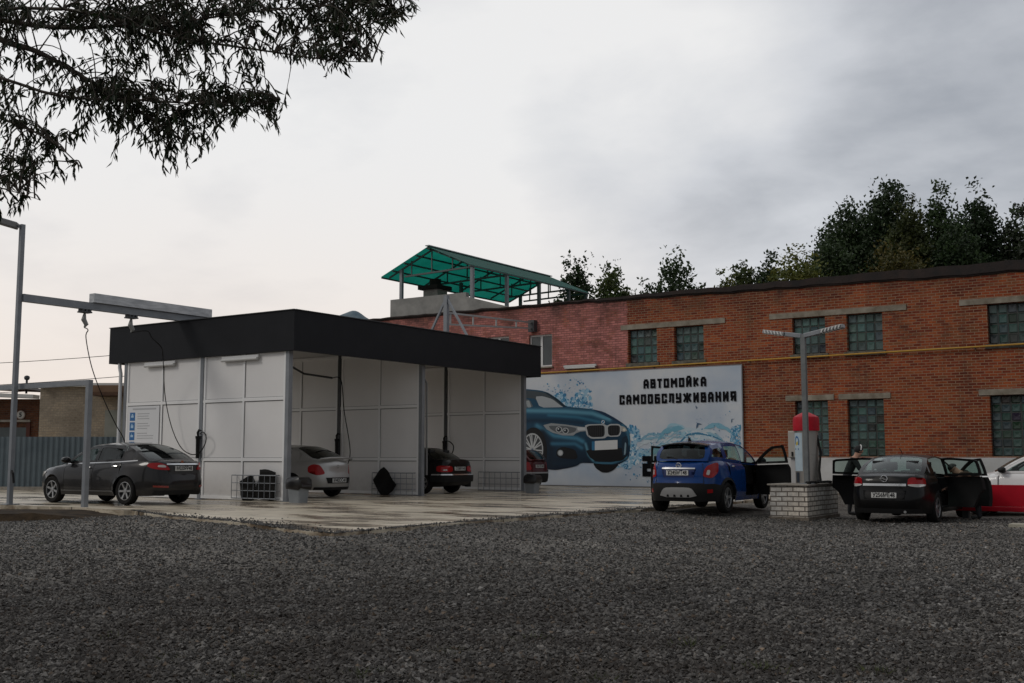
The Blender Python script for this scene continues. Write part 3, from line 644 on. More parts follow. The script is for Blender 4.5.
def wave(a, w, col, n=1):
    P = [Vector(p) for p in c5(a, 0, **S6)]; up_ = []; dn = []
    D = dens([tuple(p) for p in P], .12, closed=False); D = [Vector(p) for p in D]
    for i, p in enumerate(D):
        t = i/(len(D)-1); d = (D[min(i+1,len(D)-1)]-D[max(i-1,0)]).normalized(); q = Vector((-d.y, d.x))*w*(sin(pi*t)**.6+.05)*R.uniform(.5,1.2); up_.append(tuple(p+q)); dn.append(tuple(p-q))
    sheet(art, up_+dn[::-1], col)
for k in range(70):
    y0 = R.uniform(470, 660); x0 = R.uniform(190, 640); ln = R.uniform(80, 240); h = R.uniform(-50, 40)
    t = R.random(); col = (.20+.14*t, .38+.16*t, .50+.14*t) if R.random() < .5 else (.44+.14*t,.55+.1*t,.63+.06*t)
    wave([(x0,y0+R.uniform(-10,40)),(x0+ln*.35,y0+h),(x0+ln*.7,y0+h*.7+R.uniform(-20,20)),(min(890,x0+ln),y0+R.uniform(-10,30))], R.uniform(.015,.09), col)
for a, w_, c_ in (([(400,575),(480,560),(530,510),(600,500),(700,520),(790,560)], .035, (.05,.2,.34)), ([(320,560),(370,490),(470,465),(510,470)], .10, (.16,.38,.5)), ([(640,470),(720,440),(800,470),(860,520)], .10, (.20,.42,.54)), ([(820,560),(850,500),(880,470),(892,440)], .09, (.06,.26,.42)), ([(590,470),(600,435),(630,440)], .04, (.06,.12,.2)), ([(585,310),(592,330),(600,322)], .025, (.05,.1,.18)), ([(830,430),(832,405),(850,402)], .03, (.06,.12,.2))): wave(a, w_, c_)
def drops6(n, region, s0, s1):
    droplets(art, n, [((610+x/6.83-520)*5.254, (y/6.83)*5.254) for x, y in region], s0, s1, .6)
drops6(200, [(210,520),(420,460),(560,500),(700,440),(890,470),(895,600),(760,560),(560,540),(420,600),(220,640)], .012, .05)
drops6(160, [(820,470),(880,440),(895,600),(830,580)], .02, .08)
drops6(22, [(470,395),(860,345),(880,460),(600,440)], .012, .04)
# the car on the banner, back to front
def grad(c0, c1, z0, z1):
    def f(x, z): t = min(1, max(0, (z-z0)/(z1-z0))); return tuple(a*(1-t)+b*t for a, b in zip(c0, c1))
    return f
NAVY, BLUE, LBL, BLK = (.004,.018,.038), (.012,.075,.15), (.06,.22,.36), (.006,.007,.009)
zt = lambda y: pY(560, 360+y/5.254, SY)[2]
sheet(art, c5([(385,545),(400,570),(430,590),(460,592),(490,580),(520,550),(500,530),(400,530)]), BLK)
body = [(-120,160),(30,152),(110,160),(150,172),(200,205),(245,245),(300,250),(380,258),(440,272),(500,305),(545,335),(562,350),(578,392),(580,450),(572,515),(545,535),(520,548),(440,548),(385,542),(320,540),(300,556),(250,568),(190,578),(150,575),(120,560),(-120,560)]
def glossy(x, z):
    q = np.array([x, SY-.01, z])-_c; dd = q@_fw; a, b = (512+FPX*(q@_rt)/dd-520)*5.254, (341.5-FPX*(q@_up)/dd-360)*5.254
    t = min(1, max(0, (540-b)/250)); c = np.array([.003,.013,.030])*(1-t)+np.array([.009,.060,.115])*t
    for pl_, w_, k_ in RIDGES:
        best = 1e9
        for (x0, y0), (x1, y1) in zip(pl_[:-1], pl_[1:]):
            u = min(1, max(0, ((a-x0)*(x1-x0)+(b-y0)*(y1-y0))/((x1-x0)**2+(y1-y0)**2))); best = min(best, math.hypot(a-x0-u*(x1-x0), b-y0-u*(y1-y0)))
        g_ = math.exp(-(best/w_)**2); c = c*(1-g_)+np.array(k_)*g_
    return tuple(c)
RIDGES = [([(-80,330),(60,318),(220,322),(330,332)], 13, (.004,.026,.055)), ([(40,266),(240,270),(380,280),(470,312)], 11, (.10,.29,.40)), ([(150,290),(300,300),(420,326)], 7, (.03,.15,.24)), ([(90,345),(180,398),(300,412),(330,428)], 11, (.055,.20,.31)),
 ([(120,380),(165,470),(160,570)], 22, (.003,.014,.03)), ([(170,440),(290,440),(325,462)], 9, (.035,.14,.23)), ([(345,440),(362,500),(385,528)], 6, (.09,.25,.35)), ([(395,541),(480,543),(562,512)], 7, (.05,.17,.26)), ([(180,545),(300,540),(320,530)], 12, (.004,.02,.04)), ([(540,345),(568,380),(574,440)], 8, (.045,.16,.25)), ([(480,280),(530,322)], 7, (.003,.016,.035))]
sheet(art, c5(body, 1), None, shade=glossy, sp=.045)
sheet(art, c5([(380,258),(440,272),(500,305),(545,335),(520,330),(460,300)]), (.006,.03,.07))
# windscreen and side glass
sheet(art, c5([(-120,165),(30,158),(105,166),(145,178),(195,208),(235,246),(120,248),(90,215),(70,200),(-120,205)]), (.05,.065,.075))
sheet(art, c5([(80,192),(120,190),(170,205),(215,240),(230,248),(105,250)]), (.36,.39,.41))
sheet(art, c5([(-120,215),(40,205),(55,215),(72,250),(-120,255)]), (.10,.12,.13))
sheet(art, c5([(30,215),(48,212),(62,248),(40,250)]), (.3,.33,.34))
sheet(art, c5([(120,165),(150,175),(200,207),(245,247),(228,246),(190,212),(146,182)]), (.004,.02,.035))
# head lamp
sheet(art, c5([(123,342),(165,332),(240,339),(320,351),(352,353),(347,374),(318,376),(296,384),(280,397),(225,396),(172,382),(140,364)], 0), (.28,.30,.31))
sheet(art, c5([(150,345),(240,346),(300,358),(290,378),(250,388),(190,380),(160,362)]), (.10,.11,.12))
def ell(cx, cy, rx, ry, n=18): return c5([(cx+rx*cos(2*pi*i/n), cy+ry*sin(2*pi*i/n)) for i in range(n)], 1)
for cx, cy in ((205,365),(240,372)):
    sheet(art, ell(cx,cy,17,16), (.42,.44,.45)); sheet(art, ell(cx,cy,12,12), (.02,.03,.04)); sheet(art, ell(cx-3,cy-3,4,4), (.6,.62,.64))
sheet(art, c5([(300,352),(350,355),(348,368),(305,372)]), (.5,.52,.53))
sheet(art, c5([(528,345),(552,352),(565,372),(545,378),(530,372)]), (.36,.36,.33)); sheet(art, ell(548,366,7,7), (.62,.6,.5))
# twin grille, number plate, intakes
sheet(art, c5([(340,345),(360,338),(440,336),(458,345),(475,336),(520,336),(533,348),(532,385),(520,402),(478,404),(460,400),(445,412),(375,414),(352,398)], 1), (.40,.42,.43))
sheet(art, c5([(350,352),(365,344),(435,342),(445,350),(446,390),(438,404),(380,406),(360,394)], 1), BLK)
sheet(art, c5([(462,352),(475,343),(518,343),(526,352),(525,382),(515,396),(475,398),(464,390)], 1), BLK)
for k in range(9): x = 358+k*10; sheet(art, c5([(x,348),(x+2.4,348),(x+2.4,402),(x,402)], 0), (.035,.037,.04))
for k in range(6): x = 470+k*9.5; sheet(art, c5([(x,347),(x+2.2,347),(x+2.2,394),(x,394)], 0), (.035,.037,.04))
sheet(art, c5([(345,470),(560,460),(565,500),(540,528),(480,536),(400,534),(365,510)]), BLK)
sheet(art, c5([(378,428),(394,428),(394,474),(378,474)], 0), (.03,.16,.3)); sheet(art, c5([(394,426),(513,420),(513,468),(394,474)], 0), (.62,.63,.63))
sheet(art, c5([(195,470),(225,455),(290,470),(305,510),(290,522),(210,515),(190,500)]), BLK); sheet(art, ell(213,488,15,16), (.3,.33,.35)); sheet(art, ell(213,488,10,11), (.5,.52,.53))
sheet(art, c5([(535,410),(562,395),(572,430),(560,500),(542,510),(536,470)]), (.008,.025,.045)); sheet(art, c5([(552,430),(560,440),(556,495),(546,500)]), (.2,.3,.36))
sheet(art, ell(437,326,9,10), (.62,.64,.65)); sheet(art, ell(437,326,6.4,7.2), (.02,.05,.10))
for s_ in (0, 1): sheet(art, c5([(437,326),(437+(6 if s_ else -6),326),(437+(4.5 if s_ else -4.5),326+(5 if s_ else -5)),(437,326+(7 if s_ else -7))], 0), (.2,.45,.7))
# front wheel
sheet(art, ell(72,480,72,126,28), BLK); sheet(art, c5([(120,560),(150,575),(140,610),(100,618)]), BLK)
sheet(art, ell(66,472,57,88,28), (.40,.42,.43)); sheet(art, ell(66,472,51,80,28), (.05,.055,.06))
for k in range(10):
    a = 2*pi*k/10+.15
    for da in (-.10, .10):
        x1, y1 = 66+51*cos(a+da), 472+80*sin(a+da); nx_, ny_ = -sin(a)*2.6, cos(a)*3.4
        sheet(art, c5([(66+nx_,472+ny_),(x1+nx_,y1+ny_),(x1-nx_,y1-ny_),(66-nx_,472-ny_)], 0), (.46,.48,.49))
sheet(art, ell(66,472,11,15), (.38,.4,.41)); sheet(art, ell(66,472,6,8), (.10,.14,.2))
art.build('picture', PRINT, bb)
# lettering in square strokes
GL = {'А':[(0,0,0,.72),(0,.72,.28,1),(.28,1,.72,1),(.72,1,1,.72),(1,.72,1,0),(0,.38,1,.38)], 'В':[(0,0,0,1),(0,1,.85,1),(0,.52,.92,.52),(0,0,1,0),(.9,1,.9,.52),(1,.5,1,0)], 'Т':[(0,1,1,1),(.5,0,.5,1)],
 'О':[(0,0,0,1),(0,1,1,1),(1,1,1,0),(1,0,0,0)], 'М':[(0,0,0,1),(0,1,.5,.42),(.5,.42,1,1),(1,1,1,0)], 'И':[(0,0,0,1),(0,.08,1,.92),(1,0,1,1)], 'Й':[(0,0,0,1),(0,.08,1,.92),(1,0,1,1),(.28,1.24,.72,1.24)],
 'К':[(0,0,0,1),(0,.5,.4,.5),(.4,.5,1,1),(.4,.5,1,0)], 'С':[(1,1,0,1),(0,1,0,0),(0,0,1,0),(1,1,1,.74),(1,0,1,.26)], 'Б':[(0,0,0,1),(0,1,.95,1),(0,.56,1,.56),(1,.56,1,0),(1,0,0,0)],
 'Л':[(0,0,.14,.3),(.14,.3,.14,1),(.14,1,1,1),(1,1,1,0)], 'У':[(0,1,0,.46),(0,.46,1,.46),(1,1,1,0),(1,0,0,0)], 'Ж':[(.5,0,.5,1),(0,1,.3,.5),(0,0,.3,.5),(1,1,.7,.5),(1,0,.7,.5),(.3,.5,.7,.5)],
 'Н':[(0,0,0,1),(1,0,1,1),(0,.5,1,.5)], 'Я':[(1,0,1,1),(1,1,0,1),(0,1,0,.48),(0,.48,1,.48),(.45,.48,0,0)],
 '2':[(0,1,1,1),(1,1,1,.52),(1,.52,0,.52),(0,.52,0,0),(0,0,1,0)], '4':[(0,1,0,.4),(0,.4,1,.4),(1,1,1,0)]}
lt = MB(); _k = [0]
def letters(s, xl, xr, z0, z1, th, y, gap=.36):
    n = len(s); ws = [1.9 if ch == 'Ж' else 1.3 if ch in 'М' else (.8 if ch == 'Т' else 1.0) for ch in s]; g_ = gap*.2; cw = (xr-xl-n*th-(n-1)*g_)/sum(ws); x = xl+th/2
    for ch, w_ in zip(s, ws):
        W_, H_ = cw*w_, z1-z0-th
        for a, b_, c_, d_ in GL[ch]:
            p, q = Vector((x+a*W_, z0+th/2+b_*H_)), Vector((x+c_*W_, z0+th/2+d_*H_)); d = (q-p).normalized(); nn = Vector((-d.y, d.x))*th/2; e_ = d*th/2*(1 if abs(d.x)*abs(d.y) < .02 else .35)
            _k[0] += 1; yy = y-.00002*_k[0]
            lt.add([(v.x, yy, v.y) for v in (p-e_-nn, q+e_-nn, q+e_+nn, p-e_+nn)], [(0,1,2,3)])
        x += W_+th+g_
def px2(x, y): p = pY(x, y, SY-.01); return p[0], p[2]
LY = _ly[0]-.0006
letters('АВТОМОЙКА', px2(643.5,382)[0], px2(706.3,382)[0], px2(675,387.4)[1], px2(675,378.0)[1], .088, LY)
lt.build('lettering', INK, bb); lt = MB()
letters('САМООБСЛУЖИВАНИЯ', px2(619.6,400)[0], px2(736.3,396)[0], px2(680,402.9)[1], px2(680,393.0)[1], .088, LY)
lt.build('lettering', INK, bb); lt = MB()
letters('24', px2(642.5,465)[0], px2(664,465)[0], px2(648,476.5)[1], px2(648,456)[1], .2, LY, gap=.5)
lt.build('numeral', INK, bb)

# ================================================================== car wash pavilion
Y1, Y2, Y3, XE, XW = 21.53, 27.3, 33.1, -22.0, -28.95
cw = thing('car_wash', 'white panelled self service car wash bays under a flat anthracite roof band', 'car wash', (-25.5, 27.3, PZ))
ZF0, ZF1 = 4.28, 5.39; ZC = 4.78; FX0, FX1, FYa, FYb = -29.75, -21.72, 21.44, 33.83
fa = MB()
fa.box((FX0,FYa,ZF0),(FX1,FYa+.12,ZF1)); fa.box((FX1-.12,FYa+.122,ZF0),(FX1,FYb-.122,ZF1)); fa.box((FX0,FYb-.12,ZF0),(FX1,FYb,ZF1)); fa.box((FX0,FYa+.122,ZF0),(FX0+.12,FYb-.122,ZF1))
fa.build('fascia', FASCIA, cw)
ft = MB(); ft.bar((FX0-.01,FYa-.01,ZF1+.012),(FX1+.01,FYa-.01,ZF1+.012),.05,.02); ft.bar((FX1+.01,FYa+.02,ZF1+.012),(FX1+.01,FYb,ZF1+.012),.05,.02); ft.build('edge_flashing', DARKST, cw)
MB().box((FX0+.125,FYa+.125,ZC),(FX1-.125,FYb-.125,ZC+.12)).build('soffit', SOFFIT, cw)
MB().box((FX0+.125,FYa+.125,ZF1-.3),(FX1-.125,FYb-.125,ZF1-.15)).build('roof', mat('flat roof sheet', (.12,.12,.125), .6), cw)
RAILZ = [.27, 1.33, 3.0, 4.70]
def wash_wall(y, tag_):
    w_ = MB().box((XW,y+.03,PZ+.02),(XE-.06,y+.09,ZC-.003)).build('partition_wall', WHITEP, cw)
    j = MB()
    for sgn, yy in ((-1,y+.03),(1,y+.09)):
        y0, y1 = (yy-.030, yy-.001) if sgn < 0 else (yy+.001, yy+.030)
        for z in RAILZ: j.box((XW,y0,z-.045),(XE-.1,y1,z+.045))
        for x in (XW+.05, -27.28, -25.62, -25.38, -23.75, XE-.14):
            for z0, z1 in zip(RAILZ[:-1], RAILZ[1:]): j.box((x-.035,y0,z0+.046),(x+.035,y1,z1-.046))
    j.build('joint_profile', JOINT, w_); gk = MB()  # thin dark strips paint the shadow lines along rails and joints
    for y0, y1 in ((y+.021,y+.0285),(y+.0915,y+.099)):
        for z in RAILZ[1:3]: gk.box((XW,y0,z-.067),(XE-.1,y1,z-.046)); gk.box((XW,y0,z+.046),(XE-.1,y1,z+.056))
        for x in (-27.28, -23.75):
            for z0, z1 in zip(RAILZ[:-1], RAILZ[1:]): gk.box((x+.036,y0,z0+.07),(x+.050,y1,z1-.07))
    gk.build('shadow_line', mat('grey shadow line', (.16,.16,.16), .7), w_)
    for x in (XE-.03, -25.5, XW-.06):
        p = MB().box((x-.065,y-.012,PZ),(x+.065,y+.132,ZC-.004)).build('post', DARKST if (x == -25.5 and y > Y1) else STEEL, cw)
        MB().box((x-.12,y-.06,PZ),(x+.12,y+.18,PZ+.018)).build('base_plate', STEEL, p)
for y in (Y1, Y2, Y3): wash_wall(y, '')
# end column of dark cladding between bays at the back
for y0, y1 in ((Y1+.14,Y2-.02),(Y2+.14,Y3-.02)):
    MB().box((-29.3,y0,ZC-.32),(-29.2,y1,ZC-.003)).build('rear_beam', STEEL, cw)
dp = MB(); dp.tube([(-29.3,Y1-.02,4.4),(-29.3,Y1-.02,4.15),(-29.18,Y1-.06,3.95),(-29.18,Y1-.06,.3),(-29.25,Y1-.25,.24)], .055, 10); dp.build('downpipe', mat('white downpipe', (.55,.56,.57), .4), cw, smooth=60)

def tube_lamp(x0, x1, label):
    t = thing('tube_lamp', label, 'lamp', ((x0+x1)/2, Y1-.04, 4.2), group=None)
    MB().box((x0,Y1-.07,4.16),(x1,Y1-.012,4.24)).build('housing', mat('lamp housing white', (.6,.6,.6), .5), t, bevel=.01)
    MB().tube([(x0+.03,Y1-.075,4.13),(x1-.03,Y1-.075,4.13)], .045, 10).build('tube_cover', LAMPW, t, smooth=60)
tube_lamp(-28.05, -26.65, 'white tube lamp under the roof band above the blue icon board')
tube_lamp(-24.62, -23.12, 'white tube lamp under the roof band above the mat basket near the corner post')

# instruction board
ib = thing('information_board', 'white instruction board with a column of blue icons beside the downpipe', 'board', (-28.1, Y1, 1.0))
IX0, IX1, IZ0, IZ1 = -28.84, -27.36, .95, 2.93
MB().box((IX0,Y1-.012,IZ0),(IX1,Y1+.004,IZ1)).build('panel', mat('board vinyl', (.70,.71,.73), .4), ib)
ic = MB(); tx = MB(); wi = MB()
for k in range(6):
    z = 2.62-k*.295; ic.box((-28.72,Y1-.016,z-.125),(-28.48,Y1-.013,z+.125))
    wi.box((-28.66,Y1-.0185,z-.03-.02*(k % 2)),(-28.54,Y1-.017,z+.035)); wi.box((-28.63,Y1-.0185,z+.04),(-28.57-.02*(k % 3),Y1-.017,z+.08))
    for r_ in range(3): tx.box((-28.36,Y1-.0155,z+.07-r_*.075),(-28.36+random.uniform(.45,.8),Y1-.0135,z+.095-r_*.075))
tx.box((-28.6,Y1-.0155,2.82),(-27.5,Y1-.0135,2.87))
ic.build('icon_panel', mat('blue icon', (.012,.13,.36), .4), ib); tx.build('text_line', mat('grey print', (.45,.46,.48), .5), ib); wi.build('icon_symbol', mat('pale icon print', (.4,.58,.75), .4), ib)

# wire baskets on the walls, mats hung on them
def basket(x0, x1, y, z0, z1, label, rows, cols):
    t = thing('wire_basket', label, 'basket', ((x0+x1)/2, y, z0), group='wire mat racks on the wash walls')
    m_ = MB(); yo = y-.16
    for i in range(rows+1): z = z0+(z1-z0)*i/rows; m_.tube([(x0,y-.02,z),(x0,yo,z),(x1,yo,z),(x1,y-.02,z)], .011 if i not in (0,rows) else .016, 5)
    for i in range(cols+1): x = x0+(x1-x0)*i/cols; m_.tube([(x,y-.02,z0),(x,yo-.012,z0),(x,yo-.012,z1)], .010, 5)
    m_.build('wire_grid', STEEL, t); return t
basket(-23.95, -22.22, Y1, .27, .9, 'wire rack holding two black mats on the outer white wall', 3, 8)
basket(-23.86, -22.2, Y2, .22, .9, 'wire rack with one black mat hung cornerwise on the middle wall', 4, 7)
basket(-23.86, -22.15, Y3, .22, .86, 'empty wire rack on the farthest wash wall beside the black car', 3, 7)
def mat_piece(cx, y, cz, w_, h_, ang, label, wav=.05):
    n = 8; vs = []; fs = []
    for i in range(n+1):
        for j in range(n+1):
            u, v = (i/n-.5), (j/n-.5); k_ = 1-.12*max(0, abs(u)*2+abs(v)*2-1.3)+.05*sin(u*7+cx*3)*sin(v*6)
            a_, b_ = u*w_*k_, v*h_*k_; vs.append((cx+a_*cos(ang)-b_*sin(ang), y+wav*sin(u*5+v*3+cx)*.7+.02*sin(v*9), cz+a_*sin(ang)+b_*cos(ang)))
    for i in range(n):
        for j in range(n): fs.append((i*(n+1)+j, (i+1)*(n+1)+j, (i+1)*(n+1)+j+1, i*(n+1)+j+1))
    o = MB().add(vs, fs).build('floor_mat', RUBBER, smooth=60); md = o.modifiers.new('s', 'SOLIDIFY'); md.thickness = .012
    tag(o, label, 'floor mat')
mat_piece(-23.36, Y1-.09, .52, .62, .66, .3, 'crumpled black car mat in the wire rack on the outer wall, the lower one')
mat_piece(-22.66, Y1-.09, .64, .72, .84, -.1, 'taller black car mat in the outer wall rack, beside the corner post')
mat_piece(-23.3, Y2-.23, .60, .70, .80, .70, 'black car mat hung cornerwise on the middle wall rack')

def waste_bin(x, y, label, w_=.46, h_=.82):
    t = thing('waste_bin', label, 'bin', (x, y, PZ), group=None)
    a, c_ = w_*.40, w_*.5; n = 8
    def ring(h, r): return [(x+sx*r, y+sy*r*.8, PZ+h) for sx, sy in ((-.82,-1),(.82,-1),(1,-.82),(1,.82),(.82,1),(-.82,1),(-1,.82),(-1,-.82))]
    R_ = ring(0,a)+ring(h_*.78,c_)+ring(h_*.78,c_*1.06)+ring(h_*.82,c_*1.06)
    MB().add(R_, [tuple(range(7,-1,-1))]+[(k*8+i, k*8+(i+1) % 8, (k+1)*8+(i+1) % 8, (k+1)*8+i) for k in range(3) for i in range(8)]).build('body', GREYP, t)
    bg_ = []
    rr_ = random.Random(int(x*10))
    for k, (h, s_) in enumerate(((.50,1.10),(.60,1.16),(.74,1.17),(.84,1.12),(.92,.9),(.94,.2))):
        bg_ += [(p[0]+rr_.uniform(-.02,.02), p[1]+rr_.uniform(-.02,.02), p[2]+rr_.uniform(-.03,.03)*(k in (0,4))) for p in ring(h_*h, c_*s_)]
    MB().add(bg_, [(k*8+i, k*8+(i+1) % 8, (k+1)*8+(i+1) % 8, (k+1)*8+i) for k in range(5) for i in range(8)]+[tuple(40+i for i in range(8))]).build('bin_bag', mat('black bin bag', (.01,.01,.011), .3), t, smooth=40)
waste_bin(-21.28, 21.28, 'grey waste bin lined with a black bag beside the near corner post', .50, .72)
waste_bin(-20.45, 31.3, 'grey waste bin with a black bag at the far end post before the banner', .46, .66)

# overhead boom on the yard pole
def hose(name_pts, r=.018, n=6): return name_pts
PX_, PY_ = -26.52, 16.35
yp = thing('boom_pole', 'tall grey yard pole with a lamp head carrying the overhead beam', 'pole', (PX_, PY_, PZ))
MB().box((PX_-.055,PY_-.055,PZ),(PX_+.055,PY_+.055,7.42)).build('pole', STEEL, yp); MB().box((PX_-.17,PY_-.17,PZ),(PX_+.17,PY_+.17,PZ+.02)).build('base_plate', STEEL, yp)
lh = MB(); lh.bar((PX_,PY_,7.34),(PX_-.08,PY_-.08,7.37),.06); hd = [(PX_-.08,PY_-.08,7.37),(PX_-.62,PY_-.62,7.58)]
lh.build('lamp_arm', STEEL, yp)
MB().bar(hd[0], hd[1], .28, .17).build('lamp_head', mat('lamp head grey', (.2,.2,.2), .5, .3), yp, bevel=.03)
MB().tube([(PX_+.02,PY_,1.05),(PX_+.18,PY_-.06,1.0),(PX_+.24,PY_-.06,.75)], .03, 8).build('hose_cradle', BLACKP, yp)
bm = thing('overhead_beam', 'long grey overhead beam with a sheet metal tray reaching over the wash roof', 'beam', (PX_+.2, 19, 5.5))
be = MB(); bx = -26.46
be.box((bx-.05,PY_+.057,5.44),(bx+.05,22.5,5.60)); be.box((bx-.085,PY_+.057,5.40),(bx+.085,22.5,5.438)); be.build('rail', STEEL, bm)
MB().box((bx-.12,18.45,5.605),(bx+.12,22.55,5.86)).build('cable_tray', BOOM, bm, bevel=.006)
MB().box((bx-.06,22.2,5.1),(bx+.06,22.3,5.397)).build('roof_support', STEEL, bm)
for y in (18.25, 19.75):
    tr = MB(); tr.box((bx-.11,y-.16,5.30),(bx+.11,y+.16,5.335)); 
    for dy in (-.11,0,.11): tr.box((bx-.1,y+dy-.03,5.336),(bx+.1,y+dy+.03,5.398))
    tr.build('trolley', DARKST, bm)
    MB().tube([(bx,y,5.3),(bx-.01,y-.02,5.12),(bx+.03,y+.04,4.98),(bx,y,4.9)], [.03,.07,.06,.02], 8).build('swivel', mat('grey swivel', (.25,.25,.24), .5), bm)
def hose_thing(pts, label, r=.0145):
    P = [Vector(p) for p in pts]; out = []
    for i in range(len(P)-1):
        p0, p1, p2, p3 = P[max(i-1,0)], P[i], P[i+1], P[min(i+2,len(P)-1)]
        for k in range(8):
            t = k/8; out.append(.5*((2*p1)+(-p0+p2)*t+(2*p0-5*p1+4*p2-p3)*t*t+(-p0+3*p1-3*p2+p3)*t**3))
    out.append(P[-1]); o = MB().tube(out, r, 6).build('hose', RUBBER, smooth=60); tag(o, label, 'hose'); return o
def q3(x, y, X=None, Y=None): return tuple(pX(x, y, X)) if X is not None else tuple(pY(x, y, Y))
hose_thing([(bx,18.25,4.9),q3(88,330,Y=18.3),q3(86,338,Y=18.4),q3(92,368,Y=18.6),q3(104,400,Y=19.0),q3(116,425,Y=19.4),q3(124,440,Y=19.8),q3(128,462,Y=20.3)], 'thin black hose slanting from the first beam trolley down behind the grey saloon')
hose_thing([(bx,19.75,4.9),q3(147,331,Y=20.0),q3(152,338,Y=20.2),q3(161,347,Y=20.5),q3(163,357,Y=20.8),q3(165,395,Y=21.2),q3(171,425,Y=21.3),q3(180,446,Y=21.35),q3(190,454,Y=21.38),q3(199,453,Y=21.4),q3(205,444,Y=21.36),q3(206,436,Y=21.36),q3(203,432,Y=21.4),q3(200,434,Y=21.42)], 'black hose looping from the second beam trolley to the gun holder on the outer wall')
def holder(x, y, label):
    t = thing('gun_holder', label, 'gun holder', (x, y, 1.35))
    MB().lathe([(.0,1.36),(.05,1.36),(.06,1.9),(.075,1.95),(.075,2.0),(.0,2.0)], (x, y-.09, 0), 12).build('tube_sleeve', BLACKP, t, smooth=40)
    g_ = MB(); g_.tube([(x,y-.09,2.0),(x,y-.1,2.1),(x+.06,y-.11,2.17),(x+.14,y-.1,2.15)], [.03,.035,.035,.02], 8); g_.build('spray_gun', BLACKP, t, smooth=60)
    MB().box((x-.05,y-.06,1.5),(x+.05,y-.012,1.56)).build('bracket', DARKST, t); return t
holder(-25.5, Y1, 'black spray gun holder on the middle post of the outer wall, above the grey saloon')
holder(-25.5, Y2, 'black spray gun holder on the post in the bay with the silver car')
holder(-25.5, Y3, 'black spray gun holder on the post in the bay with the black car')
# ceiling booms inside the bays
for y, lab in ((Y2-.35,'dark ceiling boom arm in the bay of the silver car'),):
    t = thing('ceiling_boom', lab, 'boom', (-26.5, y-2.2, 4.2))
    MB().lathe([(.0,4.46),(.14,4.46),(.14,4.777),(.0,4.777)], (-26.6,y-2.4,0), 12).build('pivot', DARKST, t)
    MB().tube([(-26.6,y-2.4,4.5),(-26.2,y-1.6,4.48),(-25.9,y-.9,4.1),(-25.5,y,4.0)], .035, 8).build('arm', DARKST, t, smooth=60)
hose_thing([(-25.5,Y2-.35,4.0),q3(341,380,Y=27.0),q3(344,410,Y=27.0),q3(349,440,Y=27.0),q3(350,455,Y=27.0),q3(347,465,Y=27.05),q3(341,468,Y=27.1),q3(338,462,Y=27.15)], 'long black hose hanging in the bay of the silver car', .016)
hose_thing([q3(444,443,Y=32.9),q3(448,441,Y=32.8),q3(453,445,Y=32.7),q3(453,451,Y=32.7),q3(449,458,Y=32.8),q3(445,462,Y=32.9)], 'black hose loop on the post in the bay of the black car', .018)
hp = MB().tube([q3(421,381,Y=27.6),q3(424.4,379.5,Y=27.9),q3(426.6,383,Y=27.95),q3(426.6,475,Y=27.95)], .035, 8).build('standpipe', mat('grey standpipe', (.2,.2,.2), .5), smooth=60); tag(hp, 'thin grey bent pipe rising behind the black car beside the middle wall', 'pipe')

# portal frame in front of the grey saloon
pf_ = thing('pipe_gantry', 'low grey square pipe gantry standing before the grey saloon', 'gantry', (-24, 16.55, PZ))
GX, GY = -23.7, 16.55
MB().box((GX-.06,GY-.06,PZ),(GX+.06,GY+.06,3.138)).build('post', STEEL, pf_)
MB().bar((GX+.062,GY,3.205),(-31.5,GY,3.205),.122,.13).build('crossbar', STEEL, pf_)
MB().box((-31.49,GY-.06,PZ),(-31.37,GY+.06,3.138)).build('post', STEEL, pf_)

# ================================================================== roof things
gc = thing('roof_canopy', 'green corrugated gable canopy on steel posts standing on the brick roof', 'canopy', (-33.4, 46, RZ))
CX0, CXR, CX1, CYa, CYb = -35.7, -32.75, -30.2, 41.0, 52.0; ZE0, ZR_, ZE1 = 10.2, 11.42, 10.3
GREEN = bpy.data.materials.new('green polycarbonate'); GREEN.use_nodes = True; nt = GREEN.node_tree; N, L = nt.nodes, nt.links; tc = N.new('ShaderNodeTexCoord')
pb = N['Principled BSDF']; pb.inputs['Base Color'].default_value = (.02,.22,.17,1); pb.inputs['Roughness'].default_value = .35
trl = N.new('ShaderNodeBsdfTranslucent'); nz = noise(.8, 5, .6); L.new(ramp(nz.outputs['Fac'], [(.35, (.006,.19,.14)), (.65, (.012,.27,.20))]), trl.inputs[0])
mxx = N.new('ShaderNodeMixShader'); mxx.inputs[0].default_value = .62; L.new(pb.outputs[0], mxx.inputs[1]); L.new(trl.outputs[0], mxx.inputs[2]); L.new(mxx.outputs[0], N['Material Output'].inputs[0])
def slope(x0, z0, x1, z1):
    vs = []; fs = []; n = 140
    for i in range(n+1):
        y = CYa+(CYb-CYa)*i/n; h = .018*sin(i*pi)
        k = .016 if i % 2 else -.016
        vs += [(x0,y,z0+k),(x1,y,z1+k)]
    for i in range(n): fs.append((2*i,2*i+2,2*i+3,2*i+1))
    return MB().add(vs, fs)
slope(CX0,ZE0,CXR,ZR_).build('roof_sheet', GREEN, gc, smooth=60); slope(CXR,ZR_,CX1,ZE1).build('roof_sheet', GREEN, gc, smooth=60)
MB().box((CXR-.12,CYa-.03,ZR_+.02),(CXR+.12,CYb+.03,ZR_+.06)).build('ridge_cap', mat('pale ridge metal', (.35,.4,.4), .5, .3), gc)
TR = mat('truss steel', (.10,.115,.115), .6, .2)
